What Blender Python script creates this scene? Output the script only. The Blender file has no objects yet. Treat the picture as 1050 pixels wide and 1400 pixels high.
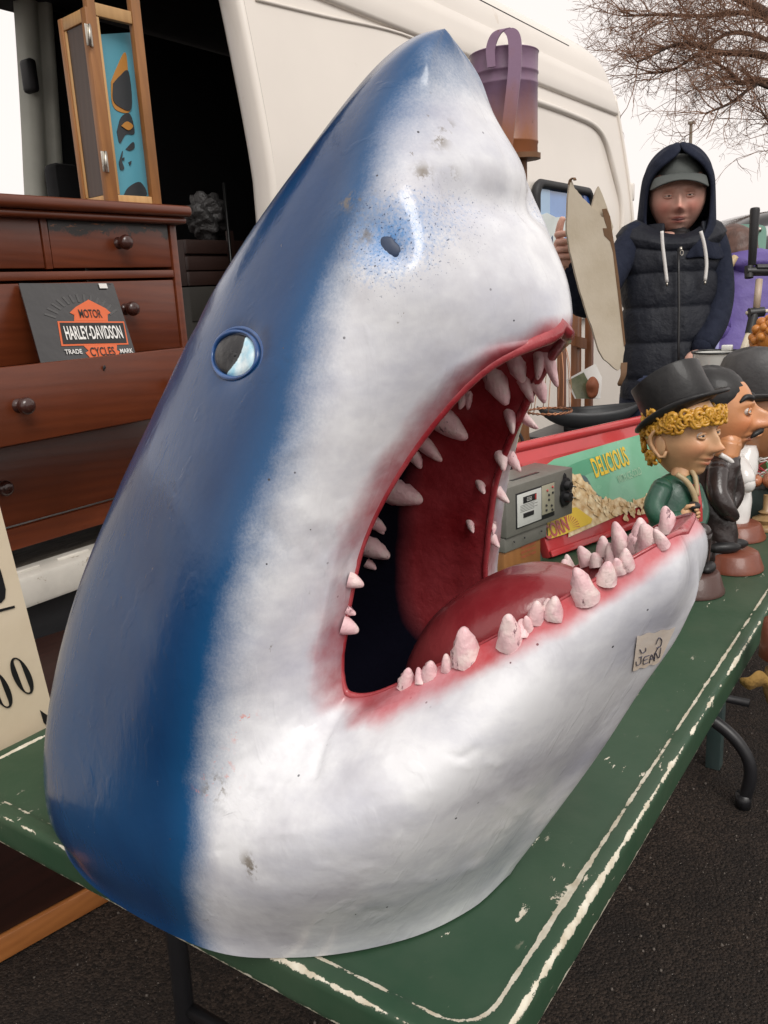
import bpy, bmesh, math, random
import numpy as np
from math import radians, sin, cos, pi, sqrt
from mathutils import Vector, Matrix, Euler
from mathutils.bvhtree import BVHTree
random.seed(7); np.random.seed(7)
S = bpy.context.scene
COL = S.collection

# ---------------------------------------------------------------- camera
FPX, CH = 1165.0, 1.36
PITCH, AZ, ROLL = radians(14.5), radians(34.8), radians(-3.0)
_f = np.array([cos(AZ)*cos(PITCH), sin(AZ)*cos(PITCH), -sin(PITCH)])
_r = np.array([sin(AZ), -cos(AZ), 0.0]); _u = np.cross(_r, _f)
_r, _u = _r*cos(ROLL)+_u*sin(ROLL), _u*cos(ROLL)-_r*sin(ROLL)
CAM = np.array([0, 0, CH])
cd = bpy.data.cameras.new('camera'); cam = bpy.data.objects.new('camera', cd); COL.objects.link(cam)
cam.matrix_world = Matrix(((_r[0], _u[0], -_f[0], 0), (_r[1], _u[1], -_f[1], 0), (_r[2], _u[2], -_f[2], CH), (0, 0, 0, 1)))
cd.sensor_fit = 'VERTICAL'; cd.sensor_height = 36; cd.lens = 36*FPX/1400
cd.clip_start = 0.02; cd.clip_end = 500
S.camera = cam

# ---------------------------------------------------------------- light: a bright overcast day
w = bpy.data.worlds.new('World'); S.world = w; w.use_nodes = True
nt = w.node_tree; N = nt.nodes; L = nt.links
sky = N.new('ShaderNodeTexSky'); sky.sky_type = 'NISHITA'; sky.sun_disc = False
sky.sun_elevation = radians(48); sky.sun_rotation = radians(215); sky.dust_density = 4
hs = N.new('ShaderNodeHueSaturation'); hs.inputs['Saturation'].default_value = 0.12
mx = N.new('ShaderNodeMix'); mx.data_type = 'RGBA'; mx.inputs[0].default_value = 0.86
mx.inputs[7].default_value = (9.6, 8.9, 8.5, 1)
L.new(sky.outputs[0], hs.inputs['Color']); L.new(hs.outputs[0], mx.inputs[6])
bg = N['Background']; L.new(mx.outputs[2], bg.inputs['Color']); bg.inputs['Strength'].default_value = 0.1
sd = bpy.data.lights.new('sun', 'SUN'); sd.energy = 1.6; sd.angle = radians(30); sd.color = (1, .97, .92)
sun = bpy.data.objects.new('sun', sd); COL.objects.link(sun)
sun.rotation_euler = (radians(42), 0, radians(-35))
sun.location = (0, -3, 8)
S.view_settings.view_transform = 'Standard'; S.view_settings.look = 'None'
S.view_settings.exposure = 0.25; S.view_settings.gamma = 1
S.view_settings.use_curve_mapping = False
S.cycles.max_bounces = 8

# ---------------------------------------------------------------- helpers
def ray(x, y): return _f + _r*(x-525)/FPX + _u*(700-y)/FPX
def at(x, y, ax, val):
    """the point of the world plane (axis ax = val) seen at a photo position"""
    d = ray(x, y); return CAM + d*((val-CAM[ax])/d[ax])
def atd(x, y, d): return CAM + ray(x, y)*d
def proj(p):
    d = np.asarray(p)-CAM; z = d@_f
    return np.stack([525+FPX*(d@_r)/z, 700-FPX*(d@_u)/z], -1)

def meshob(name, me, m, parent=None):
    o = bpy.data.objects.new(name, me); COL.objects.link(o)
    if m and not me.materials: me.materials.append(m)
    if parent is not None:
        o.parent = parent
        if parent.type == 'EMPTY': o.matrix_parent_inverse = Matrix.Translation(-Vector(parent.location))
    return o
def smooth(me, on=True):
    me.polygons.foreach_set('use_smooth', [on]*len(me.polygons)); return me
def obj(name, bm, m, parent=None, sm=True, auto=None):
    me = bpy.data.meshes.new(name); bm.to_mesh(me); bm.free()
    if sm: smooth(me)
    if sm and auto is not None: me.set_sharp_from_angle(angle=radians(auto))
    return meshob(name, me, m, parent)
def thing(name, label, cat, loc=(0, 0, 0), group=None):
    o = bpy.data.objects.new(name, None); COL.objects.link(o); o.location = loc
    o.empty_display_size = .05
    return tag(o, label, cat, group)
def tag(o, label=None, cat=None, group=None, kind=None):
    if label: o['label'] = label
    if cat: o['category'] = cat
    if group: o['group'] = group
    if kind: o['kind'] = kind
    return o
def BM(): return bmesh.new()
def box(bm, lo, hi, bev=0.0, M=None, seg=2):
    lo = Vector(lo); hi = Vector(hi)
    g = bmesh.ops.create_cube(bm, size=1)
    c = (lo+hi)/2; s = hi-lo
    for v in g['verts']: v.co = Vector((v.co.x*s.x, v.co.y*s.y, v.co.z*s.z))+c
    if bev > 0:
        es = list({e for v in g['verts'] for e in v.link_edges})
        r = bmesh.ops.bevel(bm, geom=es, offset=bev, segments=seg, profile=.5, affect='EDGES', clamp_overlap=True)
        vs = list({v for f in r['faces'] for v in f.verts} | {v for v in g['verts'] if v.is_valid})
    else: vs = g['verts']
    if M is not None:
        vs = {v for v in vs if v.is_valid}
        for v in vs: v.co = M @ v.co
    return bm
def tube(bm, pts, rad, n=8, closed=False, cap=True):
    pts = [Vector(p) for p in pts]; k = len(pts)
    rs = rad if hasattr(rad, '__len__') else [rad]*k
    rings = []; prev = None
    for i, p in enumerate(pts):
        a = pts[(i-1) % k] if (i > 0 or closed) else p
        b = pts[(i+1) % k] if (i < k-1 or closed) else p
        t = (b-a).normalized()
        if prev is None:
            x = t.orthogonal().normalized()
        else:
            x = (prev - t*prev.dot(t))
            x = x.normalized() if x.length > 1e-6 else t.orthogonal().normalized()
        prev = x; y = t.cross(x)
        rings.append([bm.verts.new(p+(x*cos(2*pi*j/n)+y*sin(2*pi*j/n))*rs[i]) for j in range(n)])
    rr = list(zip(rings, rings[1:]))
    if closed: rr.append((rings[-1], rings[0]))
    for A, B in rr:
        for j in range(n): bm.faces.new((A[j], A[(j+1) % n], B[(j+1) % n], B[j]))
    if cap and not closed:
        bm.faces.new(rings[0][::-1]); bm.faces.new(rings[-1])
    return bm
def lathe(bm, prof, n=24, c=(0, 0, 0), M=None, sx=1, sy=1):
    """prof: list of (radius, z)"""
    c = Vector(c); rings = []
    for r_, z in prof:
        if r_ < 1e-6: rings.append([bm.verts.new((0, 0, z))])
        else: rings.append([bm.verts.new((r_*cos(2*pi*j/n)*sx, r_*sin(2*pi*j/n)*sy, z)) for j in range(n)])
    for A, B in zip(rings, rings[1:]):
        if len(A) == 1 and len(B) == 1: continue
        for j in range(n):
            if len(A) == 1: bm.faces.new((A[0], B[j], B[(j+1) % n]))
            elif len(B) == 1: bm.faces.new((A[j], B[0], A[(j+1) % n]))
            else: bm.faces.new((A[j], B[j], B[(j+1) % n], A[(j+1) % n]))
    for R in rings:
        for v in R: v.co = (M @ v.co if M is not None else v.co)+c
    bmesh.ops.recalc_face_normals(bm, faces=bm.faces)
    return bm
def frame(z, up=(0, 0, 1)):
    """matrix whose local z points along the given direction"""
    z = Vector(z).normalized(); x = Vector(up).cross(z)
    if x.length < 1e-4: x = Vector((1, 0, 0)).cross(z)
    x.normalize(); y = z.cross(x)
    return Matrix(((x.x, y.x, z.x), (x.y, y.y, z.y), (x.z, y.z, z.z)))
def ball(bm, c, rx, ry=None, rz=None, M=None, u=16, v=10):
    ry = ry or rx; rz = rz or rx
    g = bmesh.ops.create_uvsphere(bm, u_segments=u, v_segments=v, radius=1)
    for q in g['verts']:
        p = Vector((q.co.x*rx, q.co.y*ry, q.co.z*rz))
        q.co = (M @ p if M is not None else p)+Vector(c)
    return bm
def plate(bm, pts, nrm, th):
    """a flat outline of 3D points given thickness th along -nrm"""
    nrm = Vector(nrm).normalized()
    A = [bm.verts.new(Vector(p)) for p in pts]; B = [bm.verts.new(Vector(p)-nrm*th) for p in pts]
    n = len(A); bm.faces.new(A); bm.faces.new(B[::-1])
    for i in range(n): bm.faces.new((A[i], B[i], B[(i+1) % n], A[(i+1) % n]))
    bmesh.ops.recalc_face_normals(bm, faces=bm.faces)
    return bm
def gridmesh(name, P, closed_u=False):
    n, m = P.shape[:2]; me = bpy.data.meshes.new(name)
    F = []
    for i in range(n-1+(1 if closed_u else 0)):
        for j in range(m-1):
            a = i*m+j; b = ((i+1) % n)*m+j; F.append((a, a+1, b+1, b))
    me.from_pydata(P.reshape(-1, 3).tolist(), [], F); smooth(me); return me

# ---------------------------------------------------------------- materials
def nd(nt, t, **k):
    n = nt.nodes.new(t)
    for a, b in k.items(): setattr(n, a, b)
    return n
def ramp(nt, fac, a, b, ca=(0, 0, 0, 1), cb=(1, 1, 1, 1)):
    r = nd(nt, 'ShaderNodeValToRGB'); r.color_ramp.elements[0].position = a; r.color_ramp.elements[1].position = b
    r.color_ramp.elements[0].color = ca; r.color_ramp.elements[1].color = cb
    nt.links.new(fac, r.inputs[0]); return r.outputs[0]
def noise(nt, scale, detail=4, rough=.55, stretch=None, co='Object'):
    tc = nd(nt, 'ShaderNodeTexCoord'); n = nd(nt, 'ShaderNodeTexNoise')
    n.inputs['Scale'].default_value = scale; n.inputs['Detail'].default_value = detail; n.inputs['Roughness'].default_value = rough
    if stretch:
        mp = nd(nt, 'ShaderNodeMapping'); mp.inputs['Scale'].default_value = stretch[:3]
        if len(stretch) > 3: mp.inputs['Rotation'].default_value = stretch[3]
        nt.links.new(tc.outputs[co], mp.inputs[0]); nt.links.new(mp.outputs[0], n.inputs['Vector'])
    else: nt.links.new(tc.outputs[co], n.inputs['Vector'])
    return n.outputs[0]
def mixc(nt, fac, a, b):
    m = nd(nt, 'ShaderNodeMix', data_type='RGBA')
    for s, v in ((m.inputs[0], fac), (m.inputs[6], a), (m.inputs[7], b)):
        if hasattr(v, 'links') or hasattr(v, 'is_linked'): nt.links.new(v, s)
        else: s.default_value = v if isinstance(v, (int, float)) else (tuple(v)+(1,))[:4]
    return m.outputs[2]
def math_(nt, op, a, b=0.0, clamp=False):
    m = nd(nt, 'ShaderNodeMath', operation=op, use_clamp=clamp)
    for i, v in enumerate((a, b)):
        if hasattr(v, 'is_linked'): nt.links.new(v, m.inputs[i])
        else: m.inputs[i].default_value = v
    return m.outputs[0]
def bump(nt, h, strength, dist=.01, nrm=None):
    b = nd(nt, 'ShaderNodeBump'); b.inputs['Strength'].default_value = strength; b.inputs['Distance'].default_value = dist
    nt.links.new(h, b.inputs['Height'])
    if nrm is not None: nt.links.new(nrm, b.inputs['Normal'])
    return b.outputs[0]
def attr(nt, name):
    a = nd(nt, 'ShaderNodeAttribute', attribute_name=name); return a
def new(name):
    m = bpy.data.materials.new(name); m.use_nodes = True
    return m, m.node_tree, m.node_tree.nodes['Principled BSDF']
def mat(name, col, rough=.5, metal=0, var=.25, vscale=6, bmp=.15, bscale=60, col2=None, wear=None, wcol=None, stretch=None, coat=0, bd=.004, spec=.5, wscale=14, sheen=0):
    """painted or solid stuff: base colour with uneven tone, fine relief and optional worn patches"""
    m, nt, b = new(name)
    n1 = noise(nt, vscale, 5, .6, stretch)
    c2 = col2 or tuple(max(0, c*(1-var)) for c in col)
    c = mixc(nt, ramp(nt, n1, .35, .68), col, c2)
    if wear is not None:
        wn = ramp(nt, noise(nt, wscale, 8, .7), wear, wear+.03)
        c = mixc(nt, wn, c, wcol)
    nt.links.new(c, b.inputs['Base Color'])
    n2 = noise(nt, vscale*2.3, 3)
    nt.links.new(math_(nt, 'ADD', rough-.08, math_(nt, 'MULTIPLY', n2, .16)), b.inputs['Roughness'])
    b.inputs['Metallic'].default_value = metal; b.inputs['Coat Weight'].default_value = coat
    b.inputs['Specular IOR Level'].default_value = spec; b.inputs['Sheen Weight'].default_value = sheen
    if bmp: nt.links.new(bump(nt, noise(nt, bscale, 4, .6, stretch), bmp, bd), b.inputs['Normal'])
    return m
def wood(name, col, dark, rough=.45, ax=2, scale=8, coat=0.0, wear=None, wcol=None, wz=None):
    """wood with grain running along axis ax; wz: heights between which the wear grows"""
    m, nt, b = new(name)
    st = [scale]*3; st[ax] = scale*.08
    n = noise(nt, 3, 8, .65, tuple(st))
    w_ = nd(nt, 'ShaderNodeTexWave', wave_type='BANDS', bands_direction='DIAGONAL')
    w_.inputs['Scale'].default_value = 1.6; w_.inputs['Distortion'].default_value = 5; w_.inputs['Detail'].default_value = 3
    tc = nd(nt, 'ShaderNodeTexCoord'); mp = nd(nt, 'ShaderNodeMapping'); mp.inputs['Scale'].default_value = [s*2 for s in st]
    nt.links.new(tc.outputs['Object'], mp.inputs[0]); nt.links.new(mp.outputs[0], w_.inputs[0])
    f = math_(nt, 'ADD', math_(nt, 'MULTIPLY', n, .75), math_(nt, 'MULTIPLY', w_.outputs['Fac'], .16))
    c = mixc(nt, ramp(nt, f, .25, .80), col, dark)
    c = mixc(nt, ramp(nt, noise(nt, 3.5, 4), .42, .75), c, tuple(v*.6 for v in col))
    if wear is not None:
        wn = noise(nt, 9, 8, .7)
        if wz:
            sx = nd(nt, 'ShaderNodeSeparateXYZ'); nt.links.new(tc.outputs['Object'], sx.inputs[0]); mr = nd(nt, 'ShaderNodeMapRange')
            mr.inputs['From Min'].default_value = wz[0]; mr.inputs['From Max'].default_value = wz[1]; nt.links.new(sx.outputs[2], mr.inputs['Value'])
            wn = math_(nt, 'ADD', math_(nt, 'MULTIPLY', mr.outputs[0], .5), math_(nt, 'MULTIPLY', wn, .5))
        c = mixc(nt, ramp(nt, wn, wear, wear+.03), c, wcol)
        if wz: c = mixc(nt, math_(nt, 'MULTIPLY', ramp(nt, wn, wear, wear+.03), ramp(nt, noise(nt, 18, 6, .7, (1, 1, 3)), .62, .66)), c, (.22, .075, .02))
    nt.links.new(c, b.inputs['Base Color']); b.inputs['Roughness'].default_value = rough
    b.inputs['Coat Weight'].default_value = coat; b.inputs['Coat Roughness'].default_value = .3
    nt.links.new(bump(nt, f, .25, .003), b.inputs['Normal'])
    return m
def flat(name, col, rough=.6, metal=0): return mat(name, col, rough, metal, var=.12, bmp=.05)
# ================================================================ SHARK HEAD
XM = 0.72        # its plane of symmetry, facing -Y
TZ = 0.74        # table top
def SP(px, py, w_): return at(px, py, 0, XM-w_)
def C0(y, z): return np.array([XM, y, z])
def BS(a, wid=.256, ly=.286, cy=.645):
    """near half of the foot outline; a from 0 (back) to 180 (front)"""
    a = radians(a); c_, s_ = cos(a), sin(a); e = 2.6 if c_ > 0 else 2.0+.6*(1+c_)**3
    return np.array([XM-wid*abs(s_)**(2/e), cy+ly*math.copysign(abs(c_)**(2/e), c_), TZ+.001])
# rows: (dorsal / foot / chin end, four points of the flank (photo x, y, distance from the plane), lip end)
ROWS = [
 (C0(.414, 1.585), [(603, 40, .003), (604, 40, .004), (606, 40, .004), (608, 41, .003)], C0(.404, 1.583)),
 (C0(.470, 1.568), [(566, 53, .028), (575, 66, .043), (585, 80, .047), (599, 88, .035)], SP(627, 86, 0)),
 (C0(.535, 1.520), [(505, 107, .050), (530, 130, .075), (562, 145, .082), (600, 152, .061)], SP(655, 148, 0)),
 (C0(.625, 1.435), [(425, 205, .075), (462, 245, .112), (520, 264, .126), (610, 262, .099)], C0(.346, 1.440)),
 (C0(.695, 1.365), [(362, 290, .092), (398, 350, .142), (462, 370, .150), (604, 362, .122)], C0(.322, 1.385)),
 (C0(.755, 1.290), [(302, 378, .108), (345, 450, .168), (430, 465, .175), (580, 452, .125)], C0(.294, 1.318)),
 (C0(.778, 1.253), [(279, 421, .114), (324, 499, .180), (412, 514, .186), (556, 502, .143)], SP(724, 468, .045)),
 (C0(.800, 1.215), [(255, 465, .120), (302, 548, .190), (392, 562, .196), (525, 545, .155)], SP(655, 510, .078)),
 (C0(.848, 1.130), [(215, 552, .130), (258, 645, .208), (352, 668, .214), (465, 648, .178)], SP(562, 622, .112)),
 (C0(.900, 1.030), [(166, 655, .142), (215, 760, .224), (318, 780, .232), (425, 762, .195)], SP(498, 740, .132)),
 (C0(.955, .920), [(108, 785, .170), (178, 872, .238), (285, 885, .246), (398, 868, .208)], SP(474, 850, .142)),
 (C0(.978, .820), [(68, 905, .200), (150, 985, .250), (258, 1000, .256), (382, 960, .216)], SP(468, 925, .146)),
 (BS(0), [(46, 1030, .225), (118, 1090, .258), (240, 1090, .263), (372, 1020, .222)], SP(474, 946, .147)),
 (BS(38), [(56, 1130, .240), (150, 1160, .266), (250, 1140, .266), (380, 1045, .222)], SP(486, 952, .146)),
 (BS(70), [(130, 1188, .262), (225, 1160, .272), (318, 1110, .258), (412, 1040, .212)], SP(512, 950, .143)),
 (BS(100), [(262, 1215, .272), (330, 1140, .268), (405, 1070, .240), (486, 1000, .188)], SP(556, 930, .139)),
 (BS(124), [(395, 1225, .262), (448, 1135, .252), (505, 1055, .224), (562, 980, .176)], SP(615, 902, .134)),
 (BS(146), [(530, 1212, .212), (568, 1122, .220), (610, 1040, .202), (650, 955, .166)], SP(680, 868, .126)),
 (BS(164), [(640, 1180, .132), (668, 1090, .160), (697, 1010, .165), (722, 920, .146)], SP(745, 832, .113)),
 (BS(180), [(728, 1110, .055), (748, 1035, .100), (768, 960, .122), (790, 880, .118)], SP(805, 797, .096)),
 (SP(806, 1050, 0), [(812, 1005, .036), (822, 955, .066), (834, 895, .086), (850, 835, .088)], SP(858, 766, .074)),
 (SP(873, 948, 0), [(876, 912, .030), (884, 872, .050), (893, 832, .062), (900, 785, .062)], SP(902, 741, .050)),
 (SP(921, 880, 0), [(922, 852, .020), (928, 824, .034), (932, 794, .042), (932, 760, .038)], SP(925, 728, .026)),
 (SP(950, 822, 0), [(955, 802, 0), (956, 780, 0), (953, 755, 0), (946, 736, 0)], SP(936, 724, .0)),
]
def cr(P, n):
    """centripetal-like Catmull-Rom through rows of P, n steps a span"""
    P = np.asarray(P, float); k = len(P); out = []
    g0 = 2*P[0]-P[1]; g1 = 2*P[-1]-P[-2]; Q = np.concatenate([[g0], P, [g1]])
    for i in range(1, k):
        a, b, c, d = Q[i-1], Q[i], Q[i+1], Q[i+2]
        for t in np.linspace(0, 1, n, endpoint=False):
            out.append(.5*((2*b)+(-a+c)*t+(2*a-5*b+4*c-d)*t*t+(-a+3*b-3*c+d)*t**3))
    out.append(P[-1]); return np.array(out)
NS, NT = 14, 18
ctrl = []
for D, mid, V in ROWS:
    ctrl.append([np.asarray(D, float)]+[SP(*m_) for m_ in mid]+[np.asarray(V, float)])
ctrl = np.array(ctrl)                                   # rows x 6 x 3
nr = len(ctrl)
iD = 12                                                 # first row whose outer end is on the foot
rowsD = cr(ctrl, NS)                                    # along s
# the outer end turns a corner where the back meets the foot and again where the foot meets the chin
a = cr(ctrl[:iD+1, 0], NS); b_ = cr([BS(x_) for x_ in np.interp(np.linspace(0, 1, 8), np.linspace(0, 1, 8), [0, 38, 70, 100, 124, 146, 164, 180])], NS)
c_ = cr(ctrl[19:, 0], NS)
rowsD[:, 0] = np.concatenate([a[:-1], b_[:-1], c_])
# across t, with mirrored ghost points where the section crosses the plane of symmetry
out = []
sm_rows = rowsD.shape[0]
for i in range(sm_rows):
    R = rowsD[i]
    onD = abs(R[0, 0]-XM) < 1e-6; onV = abs(R[-1, 0]-XM) < .004
    g0 = R[1].copy(); g1 = R[-2].copy()
    if onD: g0[0] = 2*XM-g0[0]
    else: g0 = R[0]+np.array([(R[0]-R[1])[0]*.2, (R[0]-R[1])[1]*.2, -abs((R[0]-R[1])[2])])
    if onV: g1[0] = 2*XM-g1[0]
    else: g1 = 2*R[-1]-R[-2]
    Q = np.concatenate([[g0], R, [g1]]); line = []
    for k in range(1, len(R)):
        p0, p1, p2, p3 = Q[k-1], Q[k], Q[k+1], Q[k+2]
        for t in np.linspace(0, 1, NT, endpoint=False):
            line.append(.5*((2*p1)+(-p0+p2)*t+(2*p0-5*p1+4*p2-p3)*t*t+(-p0+3*p1-3*p2+p3)*t**3))
    line.append(R[-1]); out.append(line)
G = np.array(out)                                       # outer skin, near half
iV = 5*NS                                               # the row whose lip end is the middle of the upper lip
iF = iD*NS; iC = 19*NS                                  # foot rows
def fair(G, lam, wgt=None):
    """one smoothing step (Taubin pairs keep the volume)"""
    H = G.copy()
    H[1:-1, 1:-1] = G[1:-1, 1:-1]+lam*(.25*(G[:-2, 1:-1]+G[2:, 1:-1]+G[1:-1, :-2]+G[1:-1, 2:])-G[1:-1, 1:-1])
    for sl in (slice(1, iF), slice(iC+1, len(G)-1)):     # dorsal and chin midline stay in the plane, free in y and z
        H[sl, 0, 1:] = G[sl, 0, 1:]+lam*(.5*G[sl, 1, 1:]+.25*(G[sl.start-1:sl.stop-1, 0, 1:]+G[sl.start+1:sl.stop+1, 0, 1:])-G[sl, 0, 1:])
    sl = slice(1, iV)
    H[sl, -1, 1:] = G[sl, -1, 1:]+lam*(.5*G[sl, -2, 1:]+.25*(G[0:iV-1, -1, 1:]+G[2:iV+1, -1, 1:])-G[sl, -1, 1:])
    sl = slice(iV+1, len(G)-1)
    H[sl, -1] = G[sl, -1]+lam*(.5*(G[iV:len(G)-2, -1]+G[iV+2:len(G), -1])-G[sl, -1])
    H[iV, -1, 1:] = G[iV, -1, 1:]+lam*(.5*(G[iV+1, -1, 1:]+G[iV-1, -1, 1:])-G[iV, -1, 1:])
    H[-1, 1:-1] = G[-1, 1:-1]+lam*(.5*(G[-1, :-2]+G[-1, 2:])-G[-1, 1:-1])
    if wgt is not None: H = G+(H-G)*wgt[:, None, None]
    H[0] = H[0].mean(0); H[0, :, 0] = XM; H[-1, :, 0] = XM
    return H
for it in range(14): G = fair(G, .5)
for it in range(110): G = fair(G, .50); G = fair(G, -.515)
wg_ = np.clip(1-np.abs(np.arange(len(G))-12.2*NS)/(3.2*NS), 0, 1)
for it in range(90): G = fair(G, .5, wg_)
wg_ = np.clip(1-np.abs(np.arange(len(G))-6.0*NS)/(2.0*NS), 0, 1)
for it in range(50): G = fair(G, .5, wg_)
wg_ = np.clip(1-np.arange(len(G))/(2.6*NS), 0, 1)
for it in range(45): G = fair(G, .5, wg_)
wb_ = np.clip(1-np.abs(np.arange(len(G))-14*NS)/(4*NS), 0, 1)
for it in range(40): G = fair(G, .5, wb_)
# even out the flank: local quadratic fit of its width over the side plane
def even_out(G, sig):
    n, m = G.shape[:2]; ri = np.arange(n)[:, None]+0*G[..., 0]; tj = np.arange(m)[None, :]/(m-1)+0*G[..., 0]
    wt = np.clip((tj-.20)/.15, 0, 1)*np.clip((.97-tj)/.12, 0, 1)*np.clip((ri-.8*NS)/(1.2*NS), 0, 1)*np.clip((20.5*NS-ri)/(2*NS), 0, 1)
    wt = wt*wt*(3-2*wt); idx = np.argwhere(wt > .001); T_ = G[idx[:, 0], idx[:, 1]]
    src = G[::3, 4::3].reshape(-1, 3); c0 = src.mean(0)
    feat = lambda q: np.stack([np.ones(len(q)), q[:, 0], q[:, 1], q[:, 0]**2, q[:, 0]*q[:, 1], q[:, 1]**2], 1)
    out = np.zeros(len(T_))
    # density of the source grid varies, so weight by cell area
    ar = np.linalg.norm(np.cross(np.gradient(G, axis=0), np.gradient(G, axis=1)), axis=-1)[::3, 4::3].ravel()
    for s0 in range(0, len(T_), 1500):
        t = T_[s0:s0+1500]; D2 = ((t[:, None, 1:]-src[None, :, 1:])**2).sum(-1); W_ = np.exp(-D2/(2*sig*sig))*ar[None, :]
        for k in range(len(t)):
            sel = np.nonzero(D2[k] < (3*sig)**2)[0]; F_ = feat((src[sel, 1:]-t[k, 1:])/sig); w_ = W_[k, sel]
            A_ = (F_*w_[:, None]).T@F_+np.eye(6)*1e-12*w_.sum(); out[s0+k] = np.linalg.solve(A_, (F_*w_[:, None]).T@src[sel, 0])[0]
    G = G.copy(); ww = wt[idx[:, 0], idx[:, 1]]; G[idx[:, 0], idx[:, 1], 0] = T_[:, 0]*(1-ww)+out*ww; return G
G = even_out(G, .030)
# mouth lining: from the rim inwards, over the gums, down to the throat
rim = G[iV:, -1]; nb = len(rim)
u_ = np.linspace(0, 1, nb)
# where each inner strip ends on the plane of symmetry
back = cr([C0(.40, 1.335), C0(.50, 1.285), C0(.585, 1.20), C0(.630, 1.08), C0(.640, .98), C0(.62, .90), C0(.555, .868), C0(.47, .885), C0(.38, .945), C0(.29, 1.02), C0(.225, 1.085)], 24)
sa = np.array([0, 14, 30, 50, 70, 82, 98, 126, 160, 200, 225, nb-1]); 
ub = np.interp(np.arange(nb), [0, NS, 2*NS, 3*NS, 5*NS, 7*NS, 8.5*NS, 10*NS, 12*NS, 14*NS, 16*NS, nb-1], [0, .05, .1, .2, .33, .44, .5, .58, .7, .8, .92, 1])*(len(back)-1)
Bk = np.array([[np.interp(x_, np.arange(len(back)), back[:, q]) for q in range(3)] for x_ in ub])
inner = []
for i in range(nb):
    R0 = rim[i]; w0 = XM-R0[0]; E_ = Bk[i]
    # direction from the rim to the inside in the side plane
    dv = (E_-R0)[1:]; dl = np.linalg.norm(dv)+1e-9; dv = dv/dl
    pts = [R0]
    wmax = w0
    wd = min(w0*1.12, .155)
    # curl of the lip: a little inwards first, then along the wall, then round to the middle
    seq = [(.010, w0*.985), (.022, w0*.975), (.045, w0*.97), (.30*dl, w0*.95), (.55*dl, w0*.87), (.80*dl, w0*.66), (.95*dl, w0*.35), (1.0*dl, 0)]
    last = 0
    for d_, ww in seq:
        d_ = max(d_, last+.0005); last = d_
        yz = R0[1:]+dv*min(d_, dl+.001)
        pts.append(np.array([XM-ww, yz[0], yz[1]]))
    inner.append(cr(np.array(pts), 5))
INr = np.array(inner)
for it in range(25):
    H = INr.copy()
    H[1:-1, 1:-1] = .5*INr[1:-1, 1:-1]+.125*(INr[:-2, 1:-1]+INr[2:, 1:-1]+INr[1:-1, :-2]+INr[1:-1, 2:])
    H[1:-1, -1, 1:] = .5*INr[1:-1, -1, 1:]+.5*INr[1:-1, -2, 1:]
    INr = H

# side-plane coordinates of things painted or pressed on the skin
near_bvh = None
def grid_bvh(P):
    n, m = P.shape[:2]
    F = [(i*m+j, i*m+j+1, (i+1)*m+j+1, (i+1)*m+j) for i in range(n-1) for j in range(m-1)]
    return BVHTree.FromPolygons([Vector(p) for p in P.reshape(-1, 3)], F)
near_bvh = grid_bvh(G)
def hit(px, py, bvh=None):
    d = Vector(ray(px, py)).normalized()
    h = (bvh or near_bvh).ray_cast(Vector(CAM), d)
    if h[0] is None:
        h = (bvh or near_bvh).find_nearest(Vector(atd(px, py, 1.0)))
    return h[0], (h[1] if h[1].dot(d) < 0 else -h[1])
def yz(px, py):
    p = hit(px, py)[0]; return (p.y, p.z)

def grid_normals(P):
    du = np.gradient(P, axis=0); dv = np.gradient(P, axis=1)
    n = np.cross(du, dv); n /= np.linalg.norm(n, axis=-1, keepdims=True)+1e-9
    return n
Nn = grid_normals(G)
if (Nn[len(G)//2, NT*2] @ np.array([-1, 0, 0])) < 0: Nn = -Nn
def press(px, py, rad, depth, el=None):
    """push the skin in (or out) round a point; el = (direction in photo px, stretch)"""
    p, _ = hit(px, py); d = G-np.array(p)
    if el:
        q, _ = hit(px+el[0], py+el[1]); a_ = np.array(q-p); a_ /= np.linalg.norm(a_)
        al = d@a_; dd = (d**2).sum(-1)-al**2*(1-1/el[2]**2)
    else: dd = (d**2).sum(-1)
    G[...] -= Nn*(depth*np.exp(-dd/rad**2))[..., None]
def crease(pts, rad, depth):
    P = [np.array(hit(*q)[0]) for q in pts]; best = np.full(G.shape[:2], 1e9)
    for a_, b2 in zip(P, P[1:]):
        ab = b2-a_; t = np.clip(((G-a_)@ab)/(ab@ab+1e-12), 0, 1)
        best = np.minimum(best, (((G-a_)-t[..., None]*ab)**2).sum(-1))
    G[...] -= Nn*(depth*np.exp(-best/rad**2))[..., None]
press(528, 325, .021, .0065); press(537, 338, .006, .016, (8, 12, 1.5))
press(505, 318, .022, .004)
press(322, 485, .021, .010)
press(475, 300, .03, -.003)
press(676, 222, .034, -.007); crease([(630, 262), (668, 270), (700, 277)], .018, .010)
press(560, 420, .05, -.006); press(640, 330, .05, .006); press(700, 400, .05, -.006)
crease([(470, 955), (452, 990), (436, 1030), (428, 1060)], .006, .004)
crease([(374, 640), (372, 690), (362, 725), (350, 752)], .0035, .0012)
crease([(388, 615), (385, 660), (380, 700)], .004, -.0014)
crease([(440, 400), (420, 450), (408, 500), (400, 560), (396, 620)], .004, -.0016)
for (px, py) in ((430, 730), (452, 705), (410, 745), (470, 690), (415, 690), (445, 770)): crease([(px, py), (px+12, py+26)], .004, random.choice((-.0012, .0014)))
for _ in range(60):
    px, py = random.uniform(300, 720), random.uniform(1010, 1250)
    a_ = random.uniform(0, pi); l_ = random.uniform(6, 22)
    crease([(px, py), (px+cos(a_)*l_, py+sin(a_)*l_*.7)], random.uniform(.0020, .0038), random.choice((-1, 1))*random.uniform(.0004, .0013))
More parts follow.
